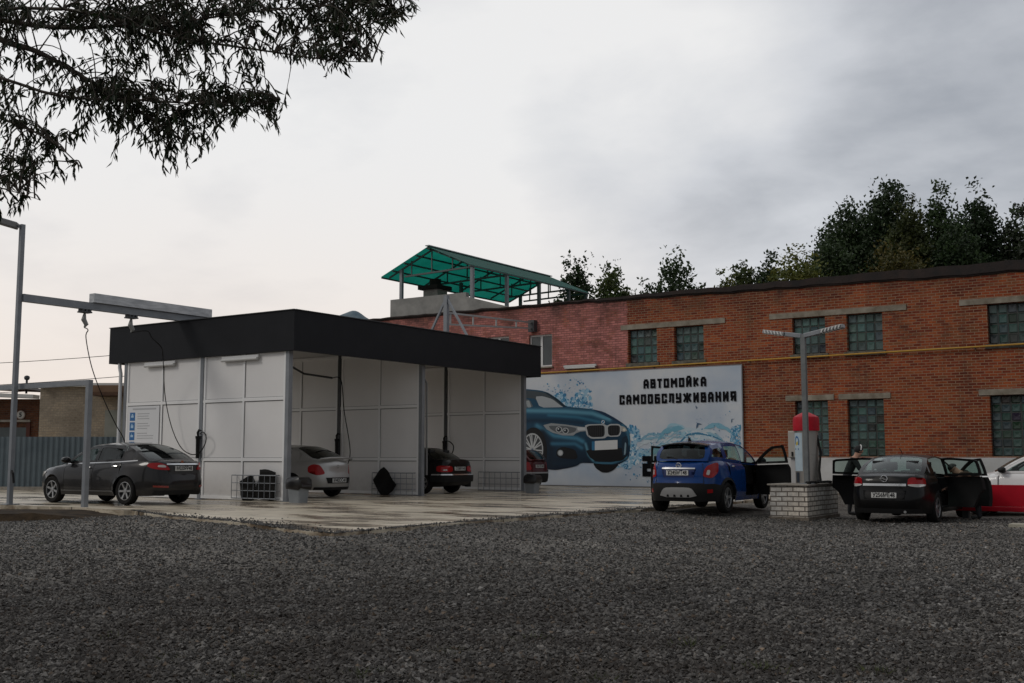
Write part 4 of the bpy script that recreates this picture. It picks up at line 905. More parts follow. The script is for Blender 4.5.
for k, y in enumerate((41.35, 44.2, 47.1, 50.0, 51.8)):
    t_ = MB(); ty = y
    t_.bar((CX0+.3,ty,ZE0-.02),(CXR,ty,ZR_-.12),.07); t_.bar((CXR,ty,ZR_-.12),(CX1-.1,ty,ZE1-.02),.07); t_.bar((CX0+1.3,ty,ZE0-.05),(CX1-.15,ty,ZE0+.05),.08)
    for x in (-34.0,-32.75,-31.5): t_.bar((x,ty,ZE0),(x,ty,ZR_-.13-abs(x-CXR)*.32),.05)
    t_.build('truss', TR, gc)
pl_ = MB()
for f in (.02,.25,.5,.75,.98):
    pl_.bar((CX0+(CXR-CX0)*f,CYa+.05,ZE0+(ZR_-ZE0)*f-.06),(CX0+(CXR-CX0)*f,CYb-.05,ZE0+(ZR_-ZE0)*f-.06),.07)
    pl_.bar((CXR+(CX1-CXR)*f,CYa+.05,ZR_+(ZE1-ZR_)*f-.06),(CXR+(CX1-CXR)*f,CYb-.05,ZR_+(ZE1-ZR_)*f-.06),.07)
pl_.build('purlin', TR, gc)
for y in (41.35, 44.2, 47.1, 50.0, 51.8):
    MB().box((CX1-.22,y-.075,RZ-.02),(CX1-.07,y+.075,ZE1-.06)).build('post', TR if y > 45 else STEEL, gc)
for y in (41.35, 46.2, 51.8): MB().box((-34.7,y-.075,RZ-.02),(-34.55,y+.075,ZE0+.3)).build('post', TR if y > 45 else STEEL, gc)
rw = tag(MB().box((-35.2,41.2,RZ-.05),(-30.6,41.45,9.05)).add([(-30.6,41.2,RZ-.05),(-26.0,41.2,RZ-.05),(-30.6,41.2,8.85),(-30.6,41.45,RZ-.05),(-26.0,41.45,RZ-.05),(-30.6,41.45,8.85)],[(0,1,2),(3,5,4),(1,4,5,2),(0,2,5,3)]).build('roof_upstand', mat('weathered roof render', (.20,.20,.19), .9, 0, (.34,.33,.31), 1.2, 7, .3, 15)), 'stained grey masonry upstand on the roof below the green canopy', 'low wall')
ch = thing('chimney', 'short pale brick chimney stack with a dark hood under the green canopy', 'chimney', (-34.2, 43.6, RZ))
MB().box((-34.75,43.2,RZ-.05),(-33.85,44.0,9.75)).build('stack', brick_mat('pale brick', [(.35,.33,.3),(.42,.4,.37),(.46,.44,.4),(.38,.36,.33)], (.3,.29,.27), axes='XY', soot=False), ch)
MB().box((-34.95,43.0,9.755),(-33.7,44.2,9.95)).build('hood', DARKCAP, ch); MB().lathe([(.3,9.952),(.3,10.3),(.0,10.3)], (-34.3,43.6,0), 12).build('flue', DARKCAP, ch)
rb = thing('roof_boom', 'braced steel post with a tapering tube boom on the car wash roof', 'boom', (-25.5, 33.1, ZF1))
MB().box((-25.58,33.02,5.1),(-25.42,33.18,7.5)).build('post', STEEL, rb)
for e_ in ((-26.75,33.1,5.25),(-24.1,33.1,5.25)): MB().bar((-25.5,33.1,7.42), e_, .075).build('brace', STEEL, rb)
tb = MB(); tb.bar((-25.5,33.18,6.84),(-25.7,39.3,7.1),.065); tb.bar((-25.5,33.18,6.4),(-25.7,39.3,6.85),.065)
for t in (.03,.28,.55,.8): tb.bar((-25.5-.2*t,33.18+6.12*t,6.4+.45*t),(-25.5-.2*t,33.18+6.12*t,6.84+.26*t),.05)
tb.build('truss', mat('pale tube', (.36,.37,.37), .5, .3), rb); MB().box((-25.85,39.25,6.7),(-25.55,39.499,7.2)).build('wall_bracket', DARKST, rb)
# blue tarpaulin bundle on the roof edge behind the wash
tp_ = MB(); vs = []; fs = []; c0 = pY(349, 318, 39.9)
for i in range(13):
    for j in range(9):
        a, b2 = i/12, j/8; vs.append((c0[0]-1.1+2.3*a, c0[1]-.3+1.0*b2, 7.86+.62*(sin(pi*a)**.6)*(sin(pi*b2)**.6)*(1.25-.5*a)+.05*sin(9*a+5*b2)))
for i in range(12):
    for j in range(8): fs.append((i*9+j,(i+1)*9+j,(i+1)*9+j+1,i*9+j+1))
tag(tp_.add(vs, fs).build('tarpaulin', mat('blue grey tarpaulin', (.03,.075,.11), .5, 0, (.10,.15,.18), 2.5), smooth=50), 'blue grey tarpaulin bundle on the roof edge behind the wash roof', 'tarpaulin')

# ================================================================== far left yard
U = np.array([cos(YAW), sin(YAW)]); V = np.array([-sin(YAW), cos(YAW)])          # along the fence, and away from the yard
def fr_pt(px, d): l = (px-512)/FPX*d; return V*d+U*l
FD = 41.0
fe = thing('corrugated_fence', 'blue grey corrugated metal fence behind the grey saloon', 'fence', (*fr_pt(40, FD), PZ))
a, b2 = fr_pt(-330, FD), fr_pt(175, FD); ln = np.linalg.norm(b2-a); n_ = int(ln/.05); vs = []; fs = []
for i in range(n_+1):
    p = a+(b2-a)*i/n_; ph = (i % 4); o_ = (0, .035, .035, 0)[ph]; p = p+V*o_; vs += [(p[0],p[1],.32),(p[0],p[1],2.14)]
for i in range(n_): fs.append((2*i,2*i+2,2*i+3,2*i+1))
fmn = MB().add(vs, fs); fmn.build('sheet', mat('blue grey sheet', (.085,.115,.135), .45, .1, (.13,.165,.185), .9, 6), fe)
pw_ = MB(); aa, bb2 = a-V*.02, b2-V*.02; pw_.bar((aa[0],aa[1],.16),(bb2[0],bb2[1],.16),.1,.32); pw_.build('base_beam', CONC, fe)
def block(name, label, px0, px1, d, depth, h, m, parent=None, cat='building'):
    p0, p1 = fr_pt(px0, d), fr_pt(px1, d); q0, q1 = p0+V*depth, p1+V*depth
    t = thing(name, label, cat, (*((p0+p1)/2), 0)); w_ = MB().prism([tuple(p0),tuple(p1),tuple(q1),tuple(q0)], -.05, h); w_.build('wall', m, t); return t
def on(px, d, z, out=.0): p = fr_pt(px, d)-V*out; return (p[0], p[1], z)
def plate(px0, px1, z0, z1, d, o0, o1):
    a_, b_, c_, e_ = on(px0,d,z0,o0), on(px1,d,z0,o0), on(px1,d,z0,o1), on(px0,d,z0,o1); return MB().prism([a_[:2],b_[:2],c_[:2],e_[:2]][::-1], z0, z1)
BEIGE = brick_mat('beige brick', [(.30,.25,.19),(.34,.285,.215),(.37,.31,.235),(.32,.265,.2)], (.27,.235,.19), .11, .28, axes='XY', soot=False)
BRN = brick_mat('brown brick', [(.10,.04,.022),(.13,.055,.03),(.16,.065,.035),(.09,.036,.024)], (.11,.075,.055), .1, .27, axes='XY', soot=False)
bg1 = block('beige_building', 'beige brick building with a pale door behind the corrugated fence', 40, 260, 49, 10, 4.48, BEIGE)
plate(39, 262, 4.484, 4.64, 49, .25, -.4).build('roof_edge', mat('pale roof edge', (.6,.6,.58), .6), bg1)
plate(106, 124, 0, 3.45, 49, .06, .002).build('door', mat('pale green door', (.20,.21,.18), .7, 0, (.26,.26,.23), 2), bg1)
aw = plate(100, 126, 4.05, 4.2, 49, 1.1, .002); aw.build('awning', mat('rusty awning', (.06,.028,.016), .8, 0, (.11,.055,.03), 4), bg1)
plate(100, 126, 4.21, 4.5, 49, .9, .002).build('awning_fascia', mat('brown board', (.15,.085,.05), .8, 0, (.2,.12,.07), 3), bg1)
bg2 = block('brown_building', 'dark brown brick building with a grey garage gate and white roof edge', -340, 39.5, 50, 9, 4.0, BRN)
p = [on(-340,50,4.75,.4), on(40,50,4.08,.4)]; MB().bar(p[0], p[1], .7, .16).build('roof_edge', mat('white roof edge', (.55,.55,.54), .6), bg2)
MB().bar(on(-340,51.5,5.2), on(40,51.5,4.5), 3.0, .1).build('roof', mat('grey slate roof', (.25,.24,.23), .8), bg2)
plate(-70, 28, 0, 2.72, 50, .05, .002).build('gate', mat('grey gate', (.06,.075,.08), .6, 0, (.085,.1,.105), 2), bg2)
gf_ = plate(28.3, 32, 0, 2.95, 50, .09, .002); gf_.build('gate_frame', mat('red brown frame', (.08,.02,.012), .7), bg2)
plate(-74, 32, 2.96, 3.06, 50, .12, .002).build('gate_lintel', CONC, bg2)
sg = thing('round_sign', 'small round white speed sign on the brown brick building', 'sign', on(22, 50, 3.2, .1))
c0 = on(22, 50, 3.28, .06); rim_ = MB()
def disc(r, out, m, nm):
    vs = [tuple(np.array(c0)+np.array([U[0],U[1],0])*r*cos(2*pi*i/24)+np.array([0,0,1])*r*sin(2*pi*i/24)-np.array([V[0],V[1],0])*out) for i in range(24)]
    vs += [tuple(np.array(v)+np.array([V[0],V[1],0])*.015) for v in vs]; MB().add(vs, [tuple(range(24)), tuple(range(47,23,-1))]+[(i,24+i,24+(i+1) % 24,(i+1) % 24) for i in range(24)]).build(nm, m, sg)
disc(.2, 0, mat('faded sign rim', (.36,.28,.24), .6), 'rim'); disc(.165, .017, mat('sign face', (.5,.49,.46), .6), 'face')
tv, tf = text_geo('5', .27, .006); o_ = np.array(c0)-np.array([V[0],V[1],0])*.035
MB().add([tuple(o_+np.array([U[0],U[1],0])*x+np.array([0,0,1])*y) for x, y, z in tv], tf).build('numeral', INK, sg)
rv = thing('roof_vent', 'small dark ball topped vent on the brown building roof', 'vent', on(26, 51, 4.4)); c0 = on(26, 51, 0)
MB().lathe([(.05,4.3),(.05,4.95),(.0,4.95)], c0, 10).build('pipe', DARKST, rv); MB().lathe([(0,4.90),(.10,4.94),(.13,5.03),(.10,5.11),(0,5.14)], c0, 14).build('cap', DARKST, rv, smooth=60)
for k, (y0, y1, sag) in enumerate(((361,347,.4),(383,371,.3),(390,381,.25))):
    A_, B2 = np.array(pd(-120, y0+6+k, 66)), np.array(pd(330, y1-16, 60)); pts = [tuple(A_+(B2-A_)*t-np.array([0,0,sag*4*t*(1-t)])) for t in np.linspace(0,1,16)]
    tag(MB().tube(pts, .018, 5).build('power_cable', RUBBER), ['highest thin power cable crossing the sky above the yard fence','middle thin power cable above the beige building','lowest thin power cable just over the beige building roof'][k], 'cable')
for k_, s_ in ((0, -120), (1, 330)):
    pass

# ================================================================== vacuum island
PGX0, PGX1, PGY0, PGY1, PGZ = -9.38, -8.52, 24.15, 26.25, .80
G0 = ground_z(-8.9, 25)
isl = thing('brick_plinth', 'white brick plinth with a slab top on the gravel between two open cars', 'plinth', (-8.95, 25.2, 0))
WB = brick_mat('white brick', [(.48,.46,.43),(.55,.53,.50),(.60,.585,.55),(.50,.48,.45)], (.16,.14,.12), .107, .265, axes='XY', soot=False, msize=.015)
MB().box((PGX0,PGY0,-.1),(PGX1,PGY1,PGZ-.035)).build('brickwork', WB, isl)
MB().box((PGX0-.05,PGY0-.05,PGZ-.034),(PGX1+.05,PGY1+.05,PGZ)).build('slab', CONC, isl, bevel=.006)
MB().box((PGX0-.03,PGY0-.03,-.1),(PGX1+.03,PGY1+.03,.07)).build('footing', mat('dirty footing', (.10,.08,.06), .9, 0, (.2,.17,.14), 6), isl)
vc = thing('vacuum_machine', 'round steel vacuum column with a red cap standing on the white brick plinth', 'vacuum', (-8.93, 25.0, PGZ))
vx, vy, vr = -8.82, 25.05, .262
STAIN = mat('brushed steel', (.27,.25,.23), .4, .6, (.36,.34,.315), 5, stretch=(1,1,.1))
MB().lathe([(0,PGZ),(vr,PGZ),(vr,1.45),(vr-.004,1.452),(vr-.004,1.458),(vr,1.46),(vr,2.02),(0,2.02)], (vx,vy,0), 40).build('body', STAIN, vc, smooth=40)
MB().lathe([(vr-.02,2.0),(vr+.035,2.0),(vr+.035,2.27),(vr+.015,2.32),(vr-.08,2.375),(.08,2.42),(0,2.425)], (vx,vy,0), 40).build('cap', REDP, vc, smooth=35)
st_ = []; 
for i in range(9):
    a = radians(-152+ i*7.5); st_ += [(vx+(vr+.004)*cos(a), vy+(vr+.004)*sin(a), 1.08),(vx+(vr+.004)*cos(a), vy+(vr+.004)*sin(a), 1.95)]
stk = MB().add(st_, [(2*i,2*i+2,2*i+3,2*i+1) for i in range(8)]).build('price_panel', mat('pale blue panel', (.5,.6,.66), .4, 0, (.42,.53,.6), 5), vc)
def curved(poly, r, m, nm, par):
    """poly in (angle deg, z)"""
    MB().add([(vx+r*cos(radians(a)), vy+r*sin(radians(a)), z) for a, z in poly], [tuple(range(len(poly)))]).build(nm, m, par)
arc = [(-124+16*cos(t), 1.74+.14*sin(t)) for t in np.linspace(-.6, 3.6, 14)]+[(-124+11*cos(t), 1.74+.1*sin(t)) for t in np.linspace(3.6, -.6, 14)]
me_ = MB()
for i in range(13): a_, b_, c_, d_ = arc[i], arc[i+1], arc[26-i], arc[27-i]; me_.add([(vx+(vr+.008)*cos(radians(a)), vy+(vr+.008)*sin(radians(a)), z) for a, z in (a_,b_,c_,d_)], [(0,1,2,3)])
me_.build('emblem', mat('blue emblem', (.03,.12,.3), .4), stk)
curved([(-131,1.66),(-117,1.68),(-115,1.76),(-128,1.74)], vr+.008, mat('yellow emblem', (.55,.42,.05), .4), 'emblem', stk)
curved([(-138,1.56),(-112,1.56),(-112,1.60),(-138,1.60)], vr+.008, mat('blue text bar', (.03,.10,.26), .4), 'emblem', stk)
curved([(-134,PGZ+.02),(-112,PGZ+.02),(-112,1.05),(-134,1.05)], vr+.005, mat('dark hatch', (.03,.04,.055), .4), 'hatch', vc)
MB().tube([(vx+.24,vy+.02,1.9),(vx+.33,vy-.02,1.5),(vx+.31,vy-.08,1.1),(vx+.36,vy-.16,.88),(vx+.33,vy-.35,.83),(vx+.30,vy-.55,.84),(vx+.22,vy-.7,.83),(vx+.34,vy-.8,.83)], .028, 8).build('suction_hose', RUBBER, vc, smooth=60)
MB().tube([(vx+.36,vy-.5,.84),(vx+.42,vy+.1,.84),(vx+.38,vy+.5,.83),(vx+.2,vy+.8,.83)], .028, 8).build('suction_hose', RUBBER, vc, smooth=60)
cbx = thing('control_box', 'beige steel control box on a stand beside the vacuum column', 'box', (-9.24, 25.15, PGZ))
MB().box((-9.26,25.05,1.38),(-9.05,25.35,2.0)).build('case', mat('beige box', (.40,.38,.34), .5, 0, (.45,.43,.39), 5), cbx, bevel=.01)
MB().box((-9.24,25.02,1.4),(-9.07,25.047,1.98)).build('door', mat('beige box door', (.43,.41,.37), .5), cbx, bevel=.006); MB().box((-9.17,25.0,1.42),(-9.13,25.02,1.52)).build('handle', BLACKP, cbx)
MB().box((-9.23,25.12,PGZ),(-9.08,25.30,1.379)).build('stand', mat('white stand', (.5,.5,.5), .5), cbx); MB().tube([(-9.12,25.2,2.0),(-9.12,25.2,2.12)], .02, 8).build('gland', BLACKP, cbx)
lp = thing('double_lamp', 'grey lamp post with two angled LED heads rising from the brick plinth', 'lamp', (-8.93, 24.5, PGZ))
lx, ly = -8.62, 24.45
MB().box((lx-.055,ly-.055,PGZ),(lx+.055,ly+.055,4.16)).build('post', mat('lamp post grey', (.13,.14,.145), .5, .2, (.18,.19,.19), 6), lp, bevel=.008)
MB().box((lx-.14,ly-.14,PGZ),(lx+.14,ly+.14,PGZ+.02)).build('base_plate', STEEL, lp)
for s_ in (-1, 1):
    d_ = Vector((s_*.97, -.05*s_, .17)).normalized(); p0 = Vector((lx,ly,4.13)); 
    MB().bar(p0+d_*.03, p0+d_*.43, .13, .10).build('lamp_arm', STEEL, lp, bevel=.012)
    hd_ = MB().bar(p0+d_*.435, p0+d_*.96, .2, .085).build('lamp_head', mat('lamp head casing', (.30,.30,.30), .5, .3), lp, bevel=.01)
    fn = MB()
    for k in range(6):
        c_ = p0+d_*(.48+.08*k); fn.bar(c_+Vector((0,-.112,-.03)), c_+Vector((0,-.112,.035))+d_*.03, .04, .02); fn.bar(c_+Vector((0,-.11,-.046)), c_+Vector((0,.11,-.046)), .045, .006)
    fn.build('led_strip', mat('white lamp fin', (.72,.72,.70), .35), hd_)

# ================================================================== cars (local: +x front, +y left side, z up)
def smooth_fn(pts, win=.12):
    pts = sorted(pts); xs = np.array([p[0] for p in pts], float); ys = np.array([p[1] for p in pts], float)
    g = np.linspace(xs[0], xs[-1], 400); v = np.interp(g, xs, ys); k = max(1, int(win/(g[1]-g[0])/2)); pad = np.pad(v, k, mode='edge')
    ker = np.ones(2*k+1)/(2*k+1); v = np.convolve(pad, ker, 'valid'); return lambda x: float(np.interp(x, g, v))
class Shell:
    def __init__(s, S):
        s.S = S; Lh, Wh = S['L']/2, S['W']/2; n = 800; th = np.linspace(0, pi, n); p = S['pf']+(S['pr']-S['pf'])*th/pi
        c, si = np.cos(th), np.sin(th); X = Lh*np.sign(c)*np.abs(c)**(2/p); Y = Wh*np.abs(si)**(2/p)
        X[0], Y[0], X[-1], Y[-1] = Lh, 0, -Lh, 0
        s.u = np.concatenate([[0], np.cumsum(np.hypot(np.diff(X), np.diff(Y)))]); s.X, s.Y = X, Y; s.U = s.u[-1]
        s.belt = smooth_fn(S['belt'], .15); s.crown = smooth_fn(S['crown'], .3); s.rail = smooth_fn(S['rail'], .25); s.rw = smooth_fn(S['rw'], .3)
        s.pr = smooth_fn(S['prof_rear'], .03); s.pfz = smooth_fn(S['prof_front'], .03); s.ps = smooth_fn(S['prof_side'], .05)
    def P(s, u):
        u = min(max(u, 0), s.U); x = float(np.interp(u, s.u, s.X)); y = float(np.interp(u, s.u, s.Y)); e = .01; a, b = max(0, u-e), min(s.U, u+e)
        dx = float(np.interp(b, s.u, s.X)-np.interp(a, s.u, s.X)); dy = float(np.interp(b, s.u, s.Y)-np.interp(a, s.u, s.Y)); l = math.hypot(dx, dy) or 1
        nx_, ny_ = dy/l, -dx/l
        if u < e: nx_, ny_ = 1, 0
        if u > s.U-e: nx_, ny_ = -1, 0
        return x, y, nx_, ny_
    def ux(s, x): return float(np.interp(-x, -s.X, s.u))
    def ztop(s, u): return s.belt(s.P(u)[0])
    def pt(s, u, z, out=0.0):
        x, y, a, b = s.P(u); wgt = a*a; zt_ = s.belt(x)
        ins = wgt*(s.pfz(z) if x > 0 else s.pr(z))+(1-wgt)*s.ps(z); r = .05; d = zt_-z
        if d < r: dd = min(r, max(0, r-d)); ins += r-math.sqrt(max(0, r*r-dd*dd))
        for xw in (s.S['xf'], s.S['xr']):
            if wgt < .5:
                dist = math.hypot(x-xw, z-s.S['R'])-s.S['R']*1.14
                if dist > -.02: ins -= .022*math.exp(-(dist/.07)**2)
        ins -= out; return (x-a*ins, y-b*ins, z)
    def side(s, x, z, out=0.0):
        """greenhouse side"""
        zb = s.belt(x); yb = s.pt(s.ux(x), zb)[1]; yr = s.rw(x); t = min(1.0, max(0.0, (z-zb)/(s.rail(min(max(x, s.S['xr1']), s.S['xr0']))-zb)))
        return (x, yb+(yr-yb)*t+.022*sin(pi*t)+out, z)
def rot_pts(pts, ang, hx, hy):
    c, s_ = cos(ang), sin(ang); return [((p[0]-hx)*c-(p[1]-hy)*s_+hx, (p[0]-hx)*s_+(p[1]-hy)*c+hy, p[2]) for p in pts]
def wheel_mesh(R, W_, spokes, style):
    ty = MB(); w2 = W_/2; rr = R*.66
    ty.lathe([(rr,-w2*.86),(R*.9,-w2),(R*.975,-w2*.8),(R,-w2*.5),(R,w2*.5),(R*.975,w2*.8),(R*.9,w2),(rr,w2*.86),(rr-.02,w2*.6)], (0,0,0), 32, axis='y')
    rm = MB(); rm.lathe([(rr+.002,w2*.84),(rr-.014,w2*.87),(rr-.018,w2*.70)], (0,0,0), 32, axis='y')
    dk = MB().lathe([(rr-.012,w2*.70),(rr-.03,w2*.1),(0,w2*.05)], (0,0,0), 24, axis='y')
    for k in range(spokes):
        a = 2*pi*k/spokes+.3
        for r0, r1, h0, h1 in ((.03, rr*.55, .62, .70), (rr*.52, rr-.012, .70, .78)):
            wd0, wd1 = (rr*.24, rr*.20) if style == 'fat' else (rr*.11, rr*.13)
            if r0 > .04: wd0, wd1 = wd1, wd1*1.25
            d = Vector((cos(a),0,sin(a))); t = Vector((-sin(a),0,cos(a))); vs = []
            for r, wd, h in ((r0,wd0,h0),(r1,wd1,h1)):
                for sy_, yy in ((1,w2*h),(1,w2*h-.035)): vs += [d*r+t*wd/2*1+Vector((0,yy,0)), d*r-t*wd/2+Vector((0,yy,0))]
            rm.add(vs, [(0,1,5,4),(0,4,6,2),(1,3,7,5),(2,6,7,3),(4,5,7,6)])
    rm.lathe([(.055,w2*.55),(.05,w2*.74),(0,w2*.75)], (0,0,0), 16, axis='y')
    return ty, rm, dk
WHEELS = {}
def make_car(name, label, S, loc, rz, paint, sc=1.0, doors=None, plate='', group=None, glass_rear=None, glass_side=None, glass_front=None, rim=ALLOY, extras=()):
    T = thing(name, label, 'car', loc, rz, group, sc); sh = Shell(S); doors = doors or {}
    g_side = glass_side or G_CLEAR; g_rear = glass_rear or G_CLEAR; R, Ra, xf, xr, zb = S['R'], S['R']*1.14, S['xf'], S['xr'], S['zb']
    body = MB(); uu = np.unique(np.concatenate([np.arange(0, sh.U, .06), [sh.U]])); mir = lambda ps, s_: [(x, y*s_, z) for x, y, z in ps]
    flip = lambda fs, s_: [tuple(reversed(f)) for f in fs] if s_ < 0 else fs
    # --- greenhouse outline
    xa, xr0, xr1, xc = S['xa'], S['xr0'], S['xr1'], S['xc']
    def arch(x0, x1, n): return [(x0+(x1-x0)*i/n) for i in range(n+1)]
    O = [(xa, sh.belt(xa))]+[(xa+(xr0-xa)*t, sh.belt(xa)+(sh.rail(xr0)-sh.belt(xa))*(t+.10*sin(pi*t))) for t in (.2,.4,.6,.8)]
    O += [(x, sh.rail(x)) for x in arch(xr0, xr1, 8)]
    O += [(xr1+(xc-xr1)*t, sh.rail(xr1)+(sh.belt(xc)-sh.rail(xr1))*(t-.10*sin(pi*t))) for t in (.2,.4,.6,.8)]+[(xc, sh.belt(xc))]
    bl = [(x, sh.belt(x)) for x in arch(xc, xa, 24)[1:-1]]; Op = O+bl
    dsp = S['doors']        # (x_hinge, x_rear) for front and rear doors
    ins_ = inset(Op, .028)
    def upper(x0, x1):
        q = clip(clip(ins_, 1, .0, x0), -1, .0, -x1); return q
    dpoly = {}
    for dn, (x0, x1) in dsp.items():
        up_ = upper(x0-.006, x1+.006); win = chaikin(inset(up_, .05), 2, .15)
        zlo = zb+.10; lowp = []
        xs_ = arch(x0-.006, x1+.006, 14)
        for x in xs_:
            z = zlo; d = abs(x-xr)
            if d < Ra+.06: z = max(z, R+math.sqrt(max(0, (Ra+.06)**2-d*d)))
            d = abs(x-xf)
            if d < Ra+.06: z = max(z, R+math.sqrt(max(0, (Ra+.06)**2-d*d)))
            lowp.append((x, min(z, sh.belt(x)-.12)))
        top = [(x, sh.belt(x)) for x in xs_[::-1]]; dpoly[dn] = (up_, win, lowp+top, x0)
    quarter = None
    if S.get('quarter'): quarter = chaikin(inset(clip(ins_, 1, 0, S['quarter']), .055), 2, .15)
    for s_ in (1, -1):
        sd_ = 'L' if s_ > 0 else 'R'
        # lower wall
        out_ = []
        for xw in (xf, xr):
            pass
        def zb_u(u):
            x, y, a, b = sh.P(u); return zb+(.05*a*a)
        ph0 = math.asin(max(-1, min(1, (zb-R)/Ra))); bot = []
        seg = [(0, sh.ux(xf+Ra*cos(ph0))), (sh.ux(xf-Ra*cos(ph0)), sh.ux(xr+Ra*cos(ph0))), (sh.ux(xr-Ra*cos(ph0)), sh.U)]
        for k, (a, b) in enumerate(seg):
            n = max(2, int((b-a)/.08)); bot += [(a+(b-a)*i/n, zb_u(a+(b-a)*i/n)) for i in range(n+1)]
            if k < 2:
                xw = (xf, xr)[k]; bot += [(sh.ux(xw+Ra*cos(p)), R+Ra*sin(p)) for p in np.linspace(ph0, pi-ph0, 22)[1:-1]]
        outer = bot+[(sh.U, z) for z in np.linspace(zb_u(sh.U), sh.ztop(sh.U), 14)[1:-1]]+[(u, sh.ztop(u)) for u in uu[::-1]]+[(0, z) for z in np.linspace(sh.ztop(0), zb_u(0), 10)[1:-1]]
        hs = [[(sh.ux(x), z) for x, z in dp[2]] for dp in dpoly.values()]
        vo, fs = cdt(outer, hs, 9.0, isp=.085)
        # add a fine row under the shoulder so that it reads as rounded
        body.add(mir([sh.pt(u, z) for u, z in vo], s_), flip(fs, s_))
        # upper frame
        hs = [inset(dp[0], -.006) for dp in dpoly.values()]+([quarter] if quarter else [])
        vo, fs = cdt(Op, hs, .12, grid=False); body.add(mir([sh.side(x, z) for x, z in vo], s_), flip([f[::-1] for f in fs], s_))
        if quarter:
            vo, fs = cdt(inset(quarter, -.012), (), .2, grid=False); MB().add(mir([sh.side(x, z, -.006) for x, z in vo], s_), fs).build('quarter_window', g_side, T, local=True)
        # doors
        for dn, (up_, win, low, hx) in dpoly.items():
            ang = doors.get((sd_, dn), 0); hy = sh.pt(sh.ux(hx), .7)[1]; tr = lambda ps: mir(rot_pts(ps, -ang, hx-.02, hy-.03), s_)
            d = MB(); vo, fs = cdt([(sh.ux(x), z) for x, z in low], (), .10, isp=.085); th = .0
            d.add(tr([sh.pt(u, z) for u, z in vo]), flip(fs, s_))
            vo2, fs2 = cdt(up_, [win], .12, grid=False); d.add(tr([sh.side(x, z) for x, z in vo2]), flip([f[::-1] for f in fs2], s_))
            if ang:   # inner trim panel and frame thickness
                d.add(tr([tuple(np.array(sh.pt(u, z))-np.array([0,.085,0])) for u, z in vo]), flip([f[::-1] for f in fs], s_), 1)
                d.add(tr([tuple(np.array(sh.side(x, z))-np.array([0,.045,0])) for x, z in vo2]), flip(fs2, s_), 1)
                lp_ = dens(low, .1); k = len(lp_); a_ = [sh.pt(sh.ux(x), z) for x, z in lp_]; b_ = [(x, y-.085, z) for x, y, z in a_]
                d.add(tr(a_+b_), [(i, (i+1) % k, k+(i+1) % k, k+i) for i in range(k)], 1)
                for ring_ in (up_, win):
                    r_ = dens(ring_, .12); k = len(r_); a_ = [sh.side(x, z) for x, z in r_]; b_ = [(x, y-.045, z) for x, y, z in a_]; d.add(tr(a_+b_), [(i, (i+1) % k, k+(i+1) % k, k+i) for i in range(k)], 1)
            do = d.build('door', [paint, BLACKP], T, local=True, smooth=45, merge=.001)
            vo, fs = cdt(inset(win, -.012), (), .2, grid=False); MB().add(tr([sh.side(x, z, -.008) for x, z in vo]), fs).build('window', (glass_front or g_side) if dn == 'front' else g_side, do, local=True)
            hxp = low[0][0] if False else dsp[dn][1]+.16; hz = sh.belt(hxp)-.085; q0, q1 = sh.pt(sh.ux(hxp+.09), hz, .022), sh.pt(sh.ux(hxp-.09), hz, .022)
            MB().tube(tr([q0, tuple((np.array(q0)+np.array(q1))/2+np.array([0,.012,0])), q1]), [.014,.018,.014], 8).build('handle', S.get('handle_mat') or CHROME, do, local=True)
            if dn == 'front':
                mx, mz = xa-.22, sh.belt(xa-.22)+.05; q = np.array(sh.side(mx, mz)); mm = MB(); prof = [(0,.0),(.07,.02),(.085,.07),(.075,.12),(0,.15)]
                vs = []; n_ = 14
                for r_, h_ in ((.0,-.06),(.75,-.055),(1,-.02),(.95,.05),(.6,.10),(0,.115)):
                    for k in range(n_): a_ = 2*pi*k/n_; vs.append((q[0]+.02+h_, q[1]+.13+.115*r_*cos(a_), q[2]+.055+.075*r_*sin(a_)))
                fs = [(i*n_+k, i*n_+(k+1) % n_, (i+1)*n_+(k+1) % n_, (i+1)*n_+k) for i in range(5) for k in range(n_)]
                mm.add(tr(vs), fs); mm.tube(tr([(q[0]+.02, q[1]-.02, q[2]), (q[0]+.02, q[1]+.08, q[2]+.03)]), .022, 6)
                mo = mm.build('mirror', S.get('mirror_mat') or paint, do, local=True, smooth=60)
        # head and tail lamps, patches a little proud of the skin; polygons in (distance from the end centre, z)
        for nm, polys in S['lamps'].items():
            for k, (pl_, mt_) in enumerate(polys):
                endu = sh.U if nm == 'taillight' else 0; sg_ = -1 if nm == 'taillight' else 1
                vo, fs = cdt([(endu+sg_*u, z) for u, z in chaikin(pl_, 2, .18)], (), .09, isp=.09); k_ = len(vo)
                lm = MB().add(mir([sh.pt(u, z, .010+.003*k) for u, z in vo], s_), flip(fs, s_))
                ed = [(endu+sg_*u, z) for u, z in dens(chaikin(pl_, 2, .18), .09)]; n_ = len(ed)
                lm.add(mir([sh.pt(u, z, .010+.003*k) for u, z in ed]+[sh.pt(u, z, -.01) for u, z in ed], s_), [(i, (i+1) % n_, n_+(i+1) % n_, n_+i) for i in range(n_)])
                lo = lm.build(nm if k == 0 else 'lens', mt_, T if k == 0 else first, local=True, smooth=40, merge=.001)
                if k == 0: first = lo
